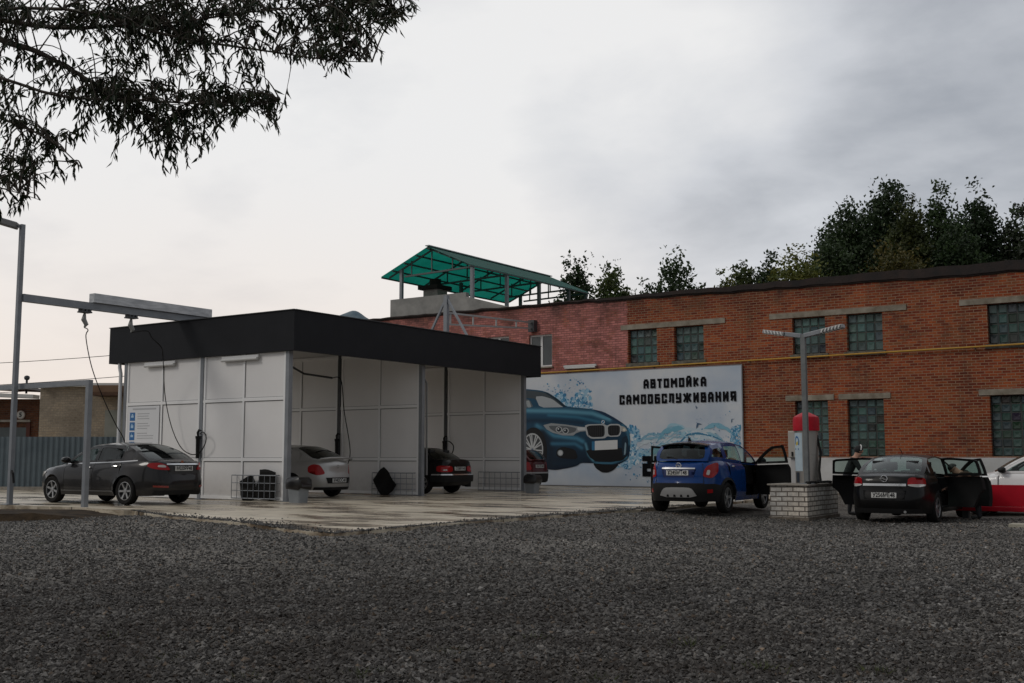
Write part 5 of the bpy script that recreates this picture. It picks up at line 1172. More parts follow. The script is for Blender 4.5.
    # hood, boot and cowl surfaces
    def top(x0, x1):
        us = [u for u in uu if x1-.0001 <= sh.P(u)[0] <= x0+.0001]; ex = []
        for x in (x0, x1):
            if abs(x) < S['L']/2-.02: ex.append(sh.ux(x))
        us = sorted(set(us+ex)); ns = 10; vs = []; fs = []
        for u in us:
            p = sh.pt(u, sh.ztop(u)); ymx = S['W']/2*.9
            for j in range(ns+1):
                t = -1+2*j/ns; vs.append((p[0], p[1]*t, p[2]+sh.crown(p[0])*(1-abs(t)**2.4)*min(1, p[1]/ymx*1.2)))
        for i in range(len(us)-1):
            for j in range(ns): fs.append((i*(ns+1)+j, (i+1)*(ns+1)+j, (i+1)*(ns+1)+j+1, i*(ns+1)+j+1))
        body.add(vs, [f[::-1] for f in fs])
    top(S['L']/2, xa-.12); top(xc+.12, -S['L']/2)
    # windscreen, roof, rear screen
    cr_ = S.get('roofcrown', .05)
    def screen(x0, z0, x1, z1, bulge, c0, c1, sgn):
        def f(s, v, out=0):
            xx = x0+(x1-x0)*v; zz = z0+(z1-z0)*(v+.10*sin(pi*v)) if sgn > 0 else z0+(z1-z0)*(v+.10*sin(pi*v))
            p = sh.side(xx, min(zz, sh.rail(min(max(xx, xr1), xr0)))); k = 1-s*s
            return (p[0]+sgn*(bulge*(1-.3*v)*k+out), p[1]*s, zz+k*(c0+(c1-c0)*v)+out*.6)
        return f
    fW = screen(xa, sh.belt(xa), xr0, sh.rail(xr0), S.get('wbulge', .16), sh.crown(xa)-.02, cr_, 1)
    fB = screen(xc, sh.belt(xc), xr1, sh.rail(xr1), S.get('bbulge', .10), sh.crown(xc)-.01, cr_, -1)
    sq = [(-1,0),(1,0),(1,1),(-1,1)]
    for f, nm, gl_, hole in ((fW, 'windscreen', G_CLEAR, [(-.92,.05),(.92,.05),(.90,.94),(-.90,.94)]), (fB, 'rear_window', g_rear, S.get('bhole', [(-.88,.07),(.88,.07),(.84,.93),(-.84,.93)]))):
        hl = chaikin(hole, 2, .08); vo, fs = cdt(sq, [hl], .125, grid=False)
        vv = [f(s, v) for s, v in vo]; body.add(vv, fs if nm == 'windscreen' else [q[::-1] for q in fs])
        vo, fs = cdt([(s*1.01, .5+(v-.5)*1.01) for s, v in hl], (), .15, isp=.2); MB().add([f(s, v, -.004) for s, v in vo], fs).build(nm, gl_, T, local=True, smooth=60)
    vs = []; fs = []; nq, ns = 12, 16
    for i in range(nq+1):
        for j in range(ns+1):
            s = -1+2*j/ns; a, b = fW(s, 1), fB(s, 1); q = i/nq; xe = xr0+(xr1-xr0)*q; ed = sh.side(xe, sh.rail(xe)); x = a[0]+(b[0]-a[0])*q
            vs.append((x, s*sh.side(xe, sh.rail(xe))[1], sh.rail(xe)+cr_*(1-s*s)))
    for i in range(nq):
        for j in range(ns): fs.append((i*(ns+1)+j, i*(ns+1)+j+1, (i+1)*(ns+1)+j+1, (i+1)*(ns+1)+j))
    body.add(vs, fs)
    bo = body.build('body', paint, T, local=True, smooth=42, merge=.004)
    # floor pan, wheel housings and seats
    ub = MB(); hw_ = S['W']/2; x0, x1 = -S['L']/2+.22, S['L']/2-.25; y_ = hw_-.30
    ub.box((x0,-y_,zb+.03),(x1,y_,min(S['belt'][0][1], .58)))
    for a, b in ((xf-Ra-.02, xr+Ra+.02),): ub.box((b,-hw_+.1,zb+.02),(a,hw_-.1,zb+.10))
    ub.build('floor_pan', BLACKP, T, local=True)
    def seat(x, y, w_=.46):
        st_ = MB(); zz = sh.belt(x)
        st_.add([(x+.12,y-w_/2,.52),(x+.12,y+w_/2,.52),(x-.10,y+w_/2*.9,zz+.12),(x-.10,y-w_/2*.9,zz+.12),(x-.02,y-w_/2,.5),(x-.02,y+w_/2,.5),(x-.20,y+w_/2*.85,zz+.11),(x-.20,y-w_/2*.85,zz+.11)], [(0,1,2,3),(7,6,5,4),(0,3,7,4),(1,5,6,2),(3,2,6,7)])
        st_.box((x-.22,y-.13,zz+.15),(x-.13,y+.13,zz+.33)); st_.box((x-.19,y-.06,zz+.1),(x-.16,y+.06,zz+.16)); st_.build('seat', SEATM, T, local=True, bevel=.015)
    for sx in ((xa-1.15), ): seat(sx, .37); seat(sx, -.37)
    rx = max(xr+.12, xc+.55); seat(rx, .36, .6); seat(rx, -.36, .6)
    dsh = MB().box((xa-.55,-hw_+.22,.6),(xa-.05,hw_-.22,sh.belt(xa)+.0)); dsh.tube([(xa-.62+.05*cos(a),.37+.17*cos(a),sh.belt(xa)-.06+.16*sin(a)) for a in np.linspace(0,2*pi,17)], .014, 6, cap=False); dsh.build('dashboard', BLACKP, T, local=True)
    # wheels
    key = (S['R'], S.get('spokes', 6), S.get('rimstyle'))
    for x in (xf, xr):
        for s_ in (1, -1):
            ty, rm, dk = wheel_mesh(R, S.get('tw', .205), S.get('spokes', 6), S.get('rimstyle'))
            if key not in WHEELS:
                we = ty.build('wheel', RUBBER, T, local=True, smooth=40); ri = rm.build('rim', rim, we, local=True, smooth=35); di = dk.build('brake_disc', DARKST, we, local=True)
                WHEELS[key] = (we.data, ri.data, di.data)
            else:
                ds = WHEELS[key]; we = bpy.data.objects.new('wheel', ds[0]); COL.objects.link(we); we.parent = T
                for nm, d_ in (('rim', ds[1]), ('brake_disc', ds[2])): o = bpy.data.objects.new(nm, d_); COL.objects.link(o); o.parent = we
            we.location = (x, s_*(S['W']/2-.125), R); we.rotation_euler = (0, random.uniform(0, 6), 0 if s_ > 0 else pi)
    # number plate on the tail
    if plate:
        py, pz_, pw2, ph = S['plate'][0], S['plate'][1], .26, .056; xb = sh.pt(sh.U, pz_, .012)[0]
        po = MB().box((xb-.012,py-pw2,pz_-ph),(xb+.03,py+pw2,pz_+ph)).build('license_plate', PLATEW, T, local=True, bevel=.003)
        tv, tf = text_geo(plate, .125, .003); w_ = max(p[0] for p in tv)-min(p[0] for p in tv); k = min(1.2, .46/w_)
        MB().add([(xb-.0145, py-x*k, pz_+y) for x, y, z in tv], tf).build('plate_lettering', INK, po, local=True)
    for fn in extras: fn(T, sh)
    return T, sh

# generic skin patch used for bumpers, trims and inserts
def patch(T, sh, nm, poly, m, out=.012, parent=None, end='rear', both=True, k=0, back=-.01, isp=.09):
    """closed patch symmetric about the tail (end='rear') or nose; poly in (signed distance from the centre, z)."""
    P = chaikin(poly, k, .2) if k else poly; E_ = sh.U if end == 'rear' else 0; sg_ = -1 if end == 'rear' else 1
    def mp(u, z, o): 
        p = sh.pt(E_+sg_*abs(u), z, o); return (p[0], p[1]*(1 if u >= 0 else -1), p[2])
    vo, fs = cdt(P, (), .1, isp=isp); ed = dens(P, .1); n_ = len(ed)
    m_ = MB().add([mp(u, z, out) for u, z in vo], fs if sg_ > 0 else [f[::-1] for f in fs]); m_.add([mp(u, z, out) for u, z in ed]+[mp(u, z, back) for u, z in ed], [(i, (i+1) % n_, n_+(i+1) % n_, n_+i) for i in range(n_)])
    return m_.build(nm, m, parent or T, local=True, smooth=45, merge=.001)
def badge_ring(T, sh, z, r, zig=True):
    x = sh.pt(sh.U, z, .014)[0]; m_ = MB(); m_.tube([(x, r*cos(a), z+r*sin(a)) for a in np.linspace(0, 2*pi, 25)], r*.17, 6, cap=False)
    if zig:
        for a, b in (((-1.35,.10),(.15,.22)),((.15,.22),(-.15,-.22)),((-.15,-.22),(1.35,-.10))): m_.bar((x, -a[0]*r, z+a[1]*r), (x, -b[0]*r, z+b[1]*r), r*.22, r*.22)
    m_.build('badge', CHROME, T, local=True, smooth=50)
def seam(T, sh, z0, z1, u0, parent=None, end='rear'):
    """dark shut line of the boot lid."""
    for a, b in (((-u0,z0),(-u0,z1)),((u0,z0),(u0,z1)),((-u0,z0),(u0,z0))):
        w_ = .006; pl_ = [(a[0]-w_,a[1]-w_),(b[0]+w_,a[1]-w_),(b[0]+w_,b[1]+w_),(a[0]-w_,b[1]+w_)]; patch(T, sh, 'shut_line', pl_, BLACKP, .002, end=end)

SEDAN = dict(L=4.63, W=1.79, pf=3.4, pr=4.6, R=.325, zb=.21, xf=1.40, xr=-1.26, xa=1.02, xr0=.18, xr1=-1.02, xc=-1.86, roofcrown=.055, spokes=6, rimstyle='fat',
  belt=[(2.315,.60),(2.15,.72),(1.8,.83),(1.02,.93),(.0,.955),(-1.0,.985),(-1.7,1.02),(-2.1,1.02),(-2.315,.985)], crown=[(2.315,0),(1.9,.05),(1.02,.09),(-1.5,.05),(-1.9,.04),(-2.315,.01)],
  rail=[(.18,1.375),(-.35,1.42),(-1.02,1.375)], rw=[(1.1,.62),(.18,.60),(-1.02,.59),(-1.9,.60)],
  prof_rear=[(.1,.10),(.28,.03),(.42,0),(.58,0),(.64,.035),(.8,.055),(.98,.07),(1.1,.08)], prof_front=[(.1,.12),(.3,.02),(.5,0),(.75,.08)], prof_side=[(.1,.10),(.3,.03),(.5,.0),(.72,.008),(.95,.055),(1.1,.07)],
  doors={'front':(.93,-.12),'rear':(-.12,-1.06)}, lamps={}, plate=(0,.82))
import copy as _copy
def spec(base, **kw): d = _copy.deepcopy(base); d.update(kw); return d

# --- grey saloon on the outer wash place
GREYC = car_paint('grey metallic paint', (.013,.013,.0145), metal=.15, rough=.3, dirt=.28)
lampsG = {'taillight':[([(.38,.80),(.80,.83),(1.02,.90),(.98,.97),(.70,.985),(.50,.93)], TAILR), ([(.50,.87),(.74,.88),(.72,.93),(.55,.93)], TAILW)],
          'headlight':[([(.55,.62),(.95,.66),(1.15,.76),(.95,.76),(.60,.70)], TAILW)]}
def ex_grey(T, sh):
    patch(T, sh, 'boot_trim', [(-.50,.93),(.50,.93),(.50,.965),(-.50,.965)], CHROME, .016)
    patch(T, sh, 'plate_recess', [(-.44,.72),(.44,.72),(.50,.92),(-.50,.92)], mat('recess grey', (.02,.02,.021), .5), .004)
    for s_ in (-1, 1): patch(T, sh, 'reflector', [(s_*.46,.40),(s_*.82,.42),(s_*.82,.46),(s_*.46,.45)] if s_ > 0 else [(-.82,.42),(-.46,.40),(-.46,.45),(-.82,.46)], mat('dull reflector', (.22,.03,.02), .3), .008)
    patch(T, sh, 'bumper_lip', [(-.86,.24),(.86,.24),(.80,.34),(-.80,.34)], BLACKP, .006)
    badge = MB().lathe([(0,0),(.05,0),(.05,.008),(0,.012)], (0,0,0), 16); x = sh.pt(sh.U, 1.0, .0)[0]
    badge = MB().add([(x-.012, .055*cos(a)*.8, .985+.05*sin(a)) for a in np.linspace(0, 2*pi, 16, endpoint=False)], [tuple(range(16))]); badge.build('badge', mat('red badge', (.3,.10,.05), .3), T, local=True)
    for s_ in (1, -1):
        m_ = MB(); xs = np.linspace(.90, -1.55, 30); a_ = [sh.side(x, sh.belt(x)+.005, .008) for x in xs]; b_ = [sh.side(x, sh.belt(x)+.028, .008) for x in xs]; n_ = len(xs)
        m_.add([(x, y*s_, z) for x, y, z in a_+b_], [(i, i+1, n_+i+1, n_+i) for i in range(n_-1)]); m_.build('window_trim', CHROME, T, local=True)
        k = MB(); xs = np.linspace(1.0, -.88, 24); a_ = [sh.pt(sh.ux(x), .30, .012) for x in xs]; b_ = [sh.pt(sh.ux(x), .33, .016) for x in xs]; n_ = len(xs)
        k.add([(x, y*s_, z) for x, y, z in a_+b_], [(i, i+1, n_+i+1, n_+i) for i in range(n_-1)]); k.build('sill_trim', mat('grey sill trim', (.10,.10,.10), .4), T, local=True)
    MB().box((-2.15,.45,.22),(-1.9,.60,.30)).build('exhaust', DARKST, T, local=True)
make_car('saloon_car', 'dark grey saloon car with spoked alloy wheels at the outer white wash wall', spec(SEDAN, lamps=lampsG, plate=(0,.845)), (-25.22, 18.62, PZ), pi+.045, GREYC, 1.08, plate='М020РР48', glass_rear=G_TINT, glass_side=G_TINT, glass_front=G_MID, extras=(ex_grey,))

# --- silver saloon in the first bay
SILV = car_paint('silver paint', (.40,.40,.395), metal=.55, rough=.34, dirt=.15)
lampsS = {'taillight':[([(.46,.66),(.70,.62),(.98,.70),(1.0,.86),(.84,.93),(.62,.90)], TAILR)], 'headlight':[([(.55,.60),(1.05,.66),(1.1,.74),(.60,.70)], TAILW)]}
def ex_silv(T, sh):
    m_ = MB(); x = -2.16; pts = [(x+.10,-.62,1.02),(x+.02,-.60,1.07),(x-.02,-.3,1.095),(x-.03,0,1.10),(x-.02,.3,1.095),(x+.02,.60,1.07),(x+.10,.62,1.02)]
    m_.tube(pts, [.02,.03,.032,.032,.032,.03,.02], 8); m_.build('spoiler', SILV, T, local=True, smooth=60)
    patch(T, sh, 'plate_recess', [(-.40,.40),(.40,.40),(.46,.56),(-.46,.56)], BLACKP, .008); badge_ring(T, sh, .86, .04, False)
    patch(T, sh, 'bumper_lip', [(-.84,.22),(.84,.22),(.80,.30),(-.80,.30)], BLACKP, .006)
make_car('saloon_car', 'silver saloon car with a boot spoiler inside the near wash bay', spec(SEDAN, L=4.5, W=1.73, lamps=lampsS, plate=(0,.48), pr=3.8, bbulge=.16), (-25.2, 24.5, PZ), pi-.02, SILV, 1.07, plate='М482ОС48', glass_rear=G_TINT, glass_side=G_TINT, extras=(ex_silv,))

# --- black boxy saloon in the second bay
BLKC = car_paint('black paint', (.003,.003,.0034), metal=0, rough=.3, dirt=.03, coat=.28)
lampsB = {'taillight':[([(.36,.66),(.98,.66),(.98,.86),(.36,.84)], TAILR), ([(.62,.70),(.76,.70),(.76,.74),(.62,.74)], TAILW)], 'headlight':[([(.5,.58),(1.0,.60),(1.0,.72),(.5,.70)], TAILW)]}
def ex_blk(T, sh):
    patch(T, sh, 'bumper', [(-1.15,.36),(1.15,.36),(1.15,.58),(-1.15,.58)], BLACKP, .05, back=0); patch(T, sh, 'bumper_trim', [(-1.12,.565),(1.12,.565),(1.12,.60),(-1.12,.60)], CHROME, .055)
    MB().box((-2.12,-.55,.2),(-2.0,-.40,.36)).build('mud_flap', RUBBER, T, local=True)
make_car('saloon_car', 'old black saloon car with low square tail inside the middle wash bay', spec(SEDAN, L=4.3, W=1.66, lamps=lampsB, plate=(0,.76), pr=7, pf=5, xc=-1.66, rail=[(.18,1.34),(-.35,1.38),(-1.02,1.33)]), (-24.4, 29.5, PZ), pi, BLKC, 1.08, plate='О358МА48', glass_rear=G_TINT, glass_side=G_TINT, extras=(ex_blk,))

# --- dark red car beyond the last wash wall
REDC = car_paint('dark red paint', (.085,.010,.012), metal=.2, rough=.3, dirt=.2)
def ex_red(T, sh):
    patch(T, sh, 'bumper', [(-1.1,.26),(1.1,.26),(1.1,.56),(-1.1,.56)], BLACKP, .03, back=0); patch(T, sh, 'bumper_trim', [(-1.05,.56),(1.05,.56),(1.05,.61),(-1.05,.61)], mat('grey bumper strip', (.3,.3,.3), .4), .034)
make_car('hatchback_car', 'dark red hatchback car half hidden behind the far wash wall before the banner', spec(SEDAN, L=4.1, W=1.68, pr=5, xc=-1.94, xr1=-1.55, rail=[(.18,1.40),(-.35,1.45),(-1.55,1.36)], rw=[(1.1,.62),(.18,.6),(-1.55,.58),(-1.95,.6)], doors={'front':(.93,-.15),'rear':(-.15,-1.06)}, quarter=-1.2,
   lamps={'taillight':[([(.5,.68),(.9,.68),(.92,.98),(.62,.98)], TAILR)], 'headlight':[([(.5,.58),(1.0,.60),(1.0,.72),(.5,.70)], TAILW)]}), (-25.0, 35.6, PZ), pi, REDC, 1.04, plate='Н615КА48', glass_rear=G_TINT, glass_side=G_TINT, extras=(ex_red,))

# --- blue crossover with its front doors open
BLUEC = car_paint('blue paint', (.0015,.036,.165), metal=.0, rough=.25, dirt=.02, coat=.4)
SUV = spec(SEDAN, L=4.28, W=1.79, pf=3.6, pr=4.2, R=.345, zb=.26, xf=1.27, xr=-1.285, xa=1.02, xr0=.22, xr1=-1.62, xc=-1.90, roofcrown=.06, wbulge=.18, bbulge=.13, spokes=5, rimstyle='fat',
  belt=[(2.14,.70),(2.0,.86),(1.6,.98),(1.02,1.05),(0,1.08),(-.9,1.12),(-1.5,1.17),(-1.9,1.16),(-2.14,1.12)], crown=[(2.14,0),(1.8,.07),(1.02,.10),(-1.9,.02),(-2.14,.01)],
  rail=[(.22,1.52),(-.4,1.585),(-1.1,1.565),(-1.62,1.50)], rw=[(1.1,.66),(.22,.63),(-1.1,.615),(-1.62,.57),(-2.0,.60)],
  prof_rear=[(.1,.12),(.35,.04),(.5,0),(.66,0),(.72,.05),(.9,.045),(1.0,.06),(1.14,.12),(1.2,.14)], prof_side=[(.1,.08),(.3,.03),(.5,.0),(.8,.01),(1.0,.03),(1.12,.06),(1.2,.08)],
  doors={'front':(.90,-.15),'rear':(-.15,-1.10)}, quarter=-1.17, plate=(.02,.90), bhole=[(-.86,.08),(.86,.08),(.80,.92),(-.80,.92)],
  lamps={'taillight':[([(.58,.82),(.80,.78),(1.02,.90),(1.10,1.12),(1.0,1.13),(.72,1.06),(.62,.96)], TAILR), ([(.66,.86),(.74,.85),(.78,.96),(.70,.97)], TAILW)], 'headlight':[([(.55,.70),(1.0,.74),(1.2,.90),(1.0,.90),(.6,.80)], TAILW)]}, mirror_mat=BLACKP)
def ex_suv(T, sh):
    patch(T, sh, 'bumper', [(-1.25,.27),(1.25,.27),(1.25,.60),(.9,.66),(-.9,.66),(-1.25,.60)], BLACKP, .014)
    patch(T, sh, 'skid_plate', [(-.46,.36),(.46,.36),(.34,.55),(.24,.58),(-.24,.58),(-.34,.55)], mat('silver skid plate', (.36,.36,.36), .4, .3), .03, k=1)
    for u in (-.24, -.08, .08, .24): patch(T, sh, 'skid_notch', [(u-.03,.37),(u+.03,.37),(u+.02,.42),(u-.02,.42)], BLACKP, .034)
    patch(T, sh, 'boot_trim', [(-.40,.985),(.40,.985),(.40,1.015),(-.40,1.015)], CHROME, .02); badge_ring(T, sh, 1.06, .055)
    patch(T, sh, 'plate_recess', [(-.36,.80),(.36,.80),(.42,.98),(-.42,.98)], mat('blue recess', (.004,.018,.10), .4), .003)
    for s_ in (-1, 1): patch(T, sh, 'reflector', [(s_*.74-.07,.46),(s_*.74+.07,.46),(s_*.74+.07,.54),(s_*.74-.07,.54)], TAILR, .018)
    seam(T, sh, .67, 1.10, .60)
    sp_ = MB(); 
    vs = []; n_ = 12
    for i in range(n_+1):
        y = -.56+1.12*i/n_; k = 1-(y/.56)**2; vs += [(-1.50,y,1.528+.062*k),(-1.74-.10*k,y,1.510+.058*k),(-1.74-.10*k,y,1.490+.058*k),(-1.58,y,1.495+.05*k)]
    sp_.add(vs, [(4*i+j, 4*i+(j+1) % 4, 4*i+4+(j+1) % 4, 4*i+4+j) for i in range(n_) for j in range(4)]+[(0,1,2,3),(4*n_+3,4*n_+2,4*n_+1,4*n_)]); sp_.build('roof_spoiler', BLUEC, T, local=True, smooth=40)
    for s_ in (1, -1):
        for xw in (sh.S['xf'], sh.S['xr']):
            m_ = MB(); R, Ra = sh.S['R'], sh.S['R']*1.14; an = np.linspace(-.25, pi+.25, 26); a_ = [sh.pt(sh.ux(xw+Ra*cos(t)), R+Ra*sin(t), .014) for t in an]; b_ = [sh.pt(sh.ux(xw+(Ra+.06)*cos(t)), R+(Ra+.06)*sin(t), .010) for t in an]; n_ = len(an)
            m_.add([(x, y*s_, z) for x, y, z in a_+b_], [(i, i+1, n_+i+1, n_+i) for i in range(n_-1)]); m_.build('arch_trim', BLACKP, T, local=True, smooth=60)
    MB().add([(-1.30,-.015,1.62),(-1.30,.015,1.62),(-1.44,.006,1.72),(-1.44,-.006,1.72),(-1.46,-.015,1.60),(-1.46,.015,1.60)], [(0,1,2,3),(1,5,2),(0,3,4),(3,2,5,4)]).build('antenna', BLACKP, T, local=True)
    MB().tube([(-2.0,.05,1.20),(-1.97,.2,1.24),(-1.95,.32,1.25)], .016, 6).build('wiper', BLACKP, T, local=True)
SUVX, SUVY = -11.05, 24.75
suv, suvsh = make_car('crossover_car', 'blue crossover car with both front doors open facing the banner', SUV, (SUVX, SUVY, ground_z(SUVX, SUVY)+.01), pi/2+.06, BLUEC, 1.0, doors={('L','front'):radians(62),('R','front'):radians(64)}, plate='Х245МТ48', glass_rear=G_TINT, extras=(ex_suv,))

# --- black saloon with three doors open
lampsK = {'taillight':[([(.48,.80),(.72,.77),(1.02,.80),(1.04,.97),(.52,.98)], TAILR), ([(.50,.80),(.72,.77),(1.00,.80),(1.0,.835),(.50,.835)], TAILW)], 'headlight':[([(.5,.60),(1.0,.64),(1.1,.76),(.55,.72)], TAILW)]}
def ex_k(T, sh):
    patch(T, sh, 'boot_trim', [(-.46,.795),(.46,.795),(.46,.845),(-.46,.845)], CHROME, .02); badge_ring(T, sh, .945, .065)
    patch(T, sh, 'plate_recess', [(-.42,.52),(.42,.52),(.46,.70),(-.46,.70)], BLACKP, .004); patch(T, sh, 'bumper_lip', [(-.9,.22),(.9,.22),(.86,.32),(-.86,.32)], BLACKP, .01)
    MB().tube([(-.75,0,1.47),(-.85,0,1.54),(-.98,0,1.60)], .008, 5).build('antenna', BLACKP, T, local=True)
    MB().tube([(-2.1,-.42,.26),(-2.28,-.42,.26)], .03, 8).build('exhaust', CHROME, T, local=True)
SDX, SDY = -6.78, 26.2
SALK = spec(SEDAN, L=4.6, W=1.76, lamps=lampsK, plate=(0,.60), xr1=-.98, xc=-1.78, handle_mat=BLACKP)
sal, salsh = make_car('saloon_car', 'black saloon car with its doors open beside the white brick plinth', SALK, (SDX, SDY, ground_z(SDX, SDY)), pi/2, BLKC, 1.0, doors={('L','rear'):radians(66),('R','rear'):radians(64),('R','front'):radians(50)}, plate='У256МЕ48', glass_rear=G_MID, extras=(ex_k,))

# --- white car at the edge and the red board before it
WHC = car_paint('white paint', (.78,.78,.78), metal=.0, rough=.3, dirt=.08)
WX, WY = -4.5, 29.6
make_car('hatchback_car', 'white hatchback car parked behind the red board by the brick wall', spec(SEDAN, L=4.2, W=1.72, xc=-1.98, xr1=-1.5, R=.31, rail=[(.18,1.47),(-.35,1.53),(-1.5,1.44)], rw=[(1.1,.62),(.18,.6),(-1.5,.58),(-1.98,.6)], doors={'front':(.93,-.15),'rear':(-.15,-1.06)}, quarter=-1.2, mirror_mat=BLACKP, handle_mat=BLACKP,
   belt=[(2.1,.68),(1.95,.80),(1.6,.90),(1.02,.98),(.0,1.0),(-1.0,1.03),(-2.1,1.02)], lamps={'taillight':[([(.5,.68),(.9,.68),(.92,.98),(.62,.98)], TAILR)], 'headlight':[([(.55,.62),(1.05,.66),(1.1,.78),(.6,.74)], TAILW)]}), (WX, WY, 0), pi+.0, WHC, 1.0)
bd = thing('red_barrier', 'red metal board with a wide foot rail standing before the white car', 'barrier', (-2.5, 27.3, 0))
MB().box((-6.0,27.5,.273),(2.5,27.55,.765)).build('board', REDP, bd, bevel=.006); MB().box((-6.15,27.25,.17),(2.5,27.56,.27)).build('foot_rail', REDP, bd, bevel=.01)
for x in (-5.9, -3.2, -.4, 2.2): MB().box((x-.07,27.3,-.05),(x+.07,27.5,.168)).build('foot', DARKST, bd)
ks = pz(1010, 528, 0); kb = MB().box((ks[0],ks[1]-.15,-.1),(ks[0]+2.0,ks[1]+.25,.09)).build('kerb_stone', mat('pale kerb stone', (.42,.40,.33), .85, 0, (.25,.23,.18), 5, 6, .4, 30), bevel=.015); tag(kb, 'pale kerb stone lying on the gravel in front of the red board', 'kerb stone')

# ================================================================== trees
def leaf_mat(name):
    m = bpy.data.materials.new(name); m.use_nodes = True; nt = m.node_tree; N, L = nt.nodes, nt.links; b = N['Principled BSDF']
    a = N.new('ShaderNodeVertexColor'); a.layer_name = 'Col'; L.new(a.outputs[0], b.inputs['Base Color']); b.inputs['Roughness'].default_value = .5; b.inputs['Specular IOR Level'].default_value = .3
    t = N.new('ShaderNodeBsdfTranslucent'); L.new(a.outputs[0], t.inputs[0]); x = N.new('ShaderNodeMixShader'); x.inputs[0].default_value = .25; L.new(b.outputs[0], x.inputs[1]); L.new(t.outputs[0], x.inputs[2]); L.new(x.outputs[0], N['Material Output'].inputs[0]); return m
LEAF = leaf_mat('leaf'); BARK = mat('bark', (.045,.035,.027), .9, 0, (.09,.075,.06), 6, 7, .6, 30)
def leaves_mesh(name, P, D, Ln, Wd, C, parent, fold=.3):
    """one folded diamond leaf per point: P tip base, D direction, lengths, widths, colours."""
    n = len(P); r = RNG.normal(size=(n,3)); D = D/np.linalg.norm(D, axis=1)[:,None]; S_ = np.cross(D, r); S_ /= np.linalg.norm(S_, axis=1)[:,None]; Nn = np.cross(S_, D)
    mid = P+D*(Ln*.45)[:,None]; a = mid+S_*(Wd/2)[:,None]+Nn*(Wd*fold)[:,None]; b = mid-S_*(Wd/2)[:,None]+Nn*(Wd*fold)[:,None]; t = P+D*Ln[:,None]-Nn*(Ln*.08)[:,None]
    Vv = np.stack([P, a, t, b], 1).reshape(-1,3); base = 4*np.arange(n)[:,None]
    F = np.concatenate([base+np.array([[0,1,2]]), base+np.array([[0,2,3]])]); off = np.array(LOC[parent.name])
    return np_mesh(name, Vv-off, F, LEAF, np.repeat(C, 4, 0), parent=parent)
def tree(px, top_y, hw, d, label, cols, limbs=9, n=5000, leaf=.24, spread=.5, name='tree', low=.28, plume=1.0):
    n = int(n*3.8); leaf *= .86; cols = tuple(tuple(1.35*q for q in c_) for c_ in cols)
    c = pd(px, 457, d); rad = hw/FPX*d; h = CAM_H+(457-top_y)/FPX*d; X, Y = c[0], c[1]
    t = thing(name, label, 'tree', (X, Y, 0), group=None); tr = MB(); rr = random.Random(int(px*7))
    tr.tube([(X,Y,-.1),(X+.1,Y,h*.3),(X-.05,Y+.1,h*.62),(X,Y,h*.9)], [h*.022,h*.017,h*.010,.02], 8)
    segs = []
    for k in range(limbs):
        f = low+(.62-low)*k/limbs; a = rr.uniform(0, 2*pi); q = rr.uniform(.45, 1.0); zt_ = h*(1-.42*q**1.6*spread*1.6)*rr.uniform(.76, .96)
        p0 = np.array([X, Y, h*f]); p2 = np.array([X+cos(a)*rad*q, Y+sin(a)*rad*q, max(zt_, h*f+1.0)]); p1 = (p0+p2)/2+np.array([cos(a)*rad*q*.28, sin(a)*rad*q*.28, -.06*h])
        pts = [(1-u)**2*p0+2*u*(1-u)*p1+u*u*p2 for u in np.linspace(0,1,9)]; segs.append(np.array(pts)); tr.tube(pts, [h*.009*(1-u)+.015 for u in np.linspace(0,1,9)], 5)
    segs.append(np.array([(X,Y,h*u) for u in np.linspace(.5,1,9)]))
    tr.build('trunk', BARK, t, smooth=60)
    w = np.array([1.0]*limbs+[1.8]); w /= w.sum(); si = RNG.choice(limbs+1, n, p=w); u = RNG.random(n)**.75*.85+.15; S_ = np.stack(segs)
    # clumps: leaves gather round a few hundred centres
    ncl = max(60, n//26); ci = RNG.choice(limbs+1, ncl, p=w); cu = RNG.random(ncl)**.7*.88+.12; ix = cu*8; i0 = np.minimum(ix.astype(int), 7); fr_ = (ix-i0)[:,None]
    cc = S_[ci,i0]*(1-fr_)+S_[ci,i0+1]*fr_; cc = cc+np.clip(RNG.normal(size=(ncl,3)), -1.6, 1.6)*(rad*.27*plume*(1.25-cu)[:,None]+.22)*np.array([1,1,.9])
    ins_c = RNG.random(ncl) < .70; q_ = RNG.normal(size=(ncl,3)); q_ /= np.linalg.norm(q_, axis=1)[:,None]; q_ *= (RNG.random(ncl)**.4)[:,None]
    cc[ins_c] = (np.array([X, Y, h*.66])+q_*np.array([rad*1.0, rad*1.0, h*.30]))[ins_c]
    k = RNG.integers(0, ncl, n); sg = (.20+.30*RNG.random(ncl))[k][:,None]*min(1.6, rad*.32+.3); P = cc[k]+np.clip(RNG.normal(size=(n,3)), -1.3, 1.3)*sg
    D = RNG.normal(size=(n,3))+np.array([0,0,.25]); Ln = leaf*(.6+.8*RNG.random(n)); tone = (.7+.6*RNG.random(ncl))[k]*(.8+.4*RNG.random(n)); mixf = RNG.random(ncl)[k]
    C = (np.array(cols[0])[None]*(1-mixf[:,None])+np.array(cols[1])[None]*mixf[:,None])*tone[:,None]
    leaves_mesh('crown', P, D, Ln, Ln*.62, C, t, .15)
DG, MG, YG = ((.016,.030,.012),(.028,.045,.018)), ((.028,.048,.016),(.045,.065,.02)), ((.12,.115,.022),(.075,.095,.026))
tree(577, 262, 24, 66, 'dark narrow tree behind the green canopy end beyond the roof', (DG[0],MG[0]), 8, 3200, .26)
tree(616, 265, 26, 63, 'yellow green bushy tree beyond the roof right of the green canopy', (MG[0],(.07,.085,.02)), 9, 3200, .26)
tree(676, 249, 28, 62, 'loose pointed tree standing alone above the pink and red wall', (DG[1],MG[0]), 9, 2300, .26, .8)
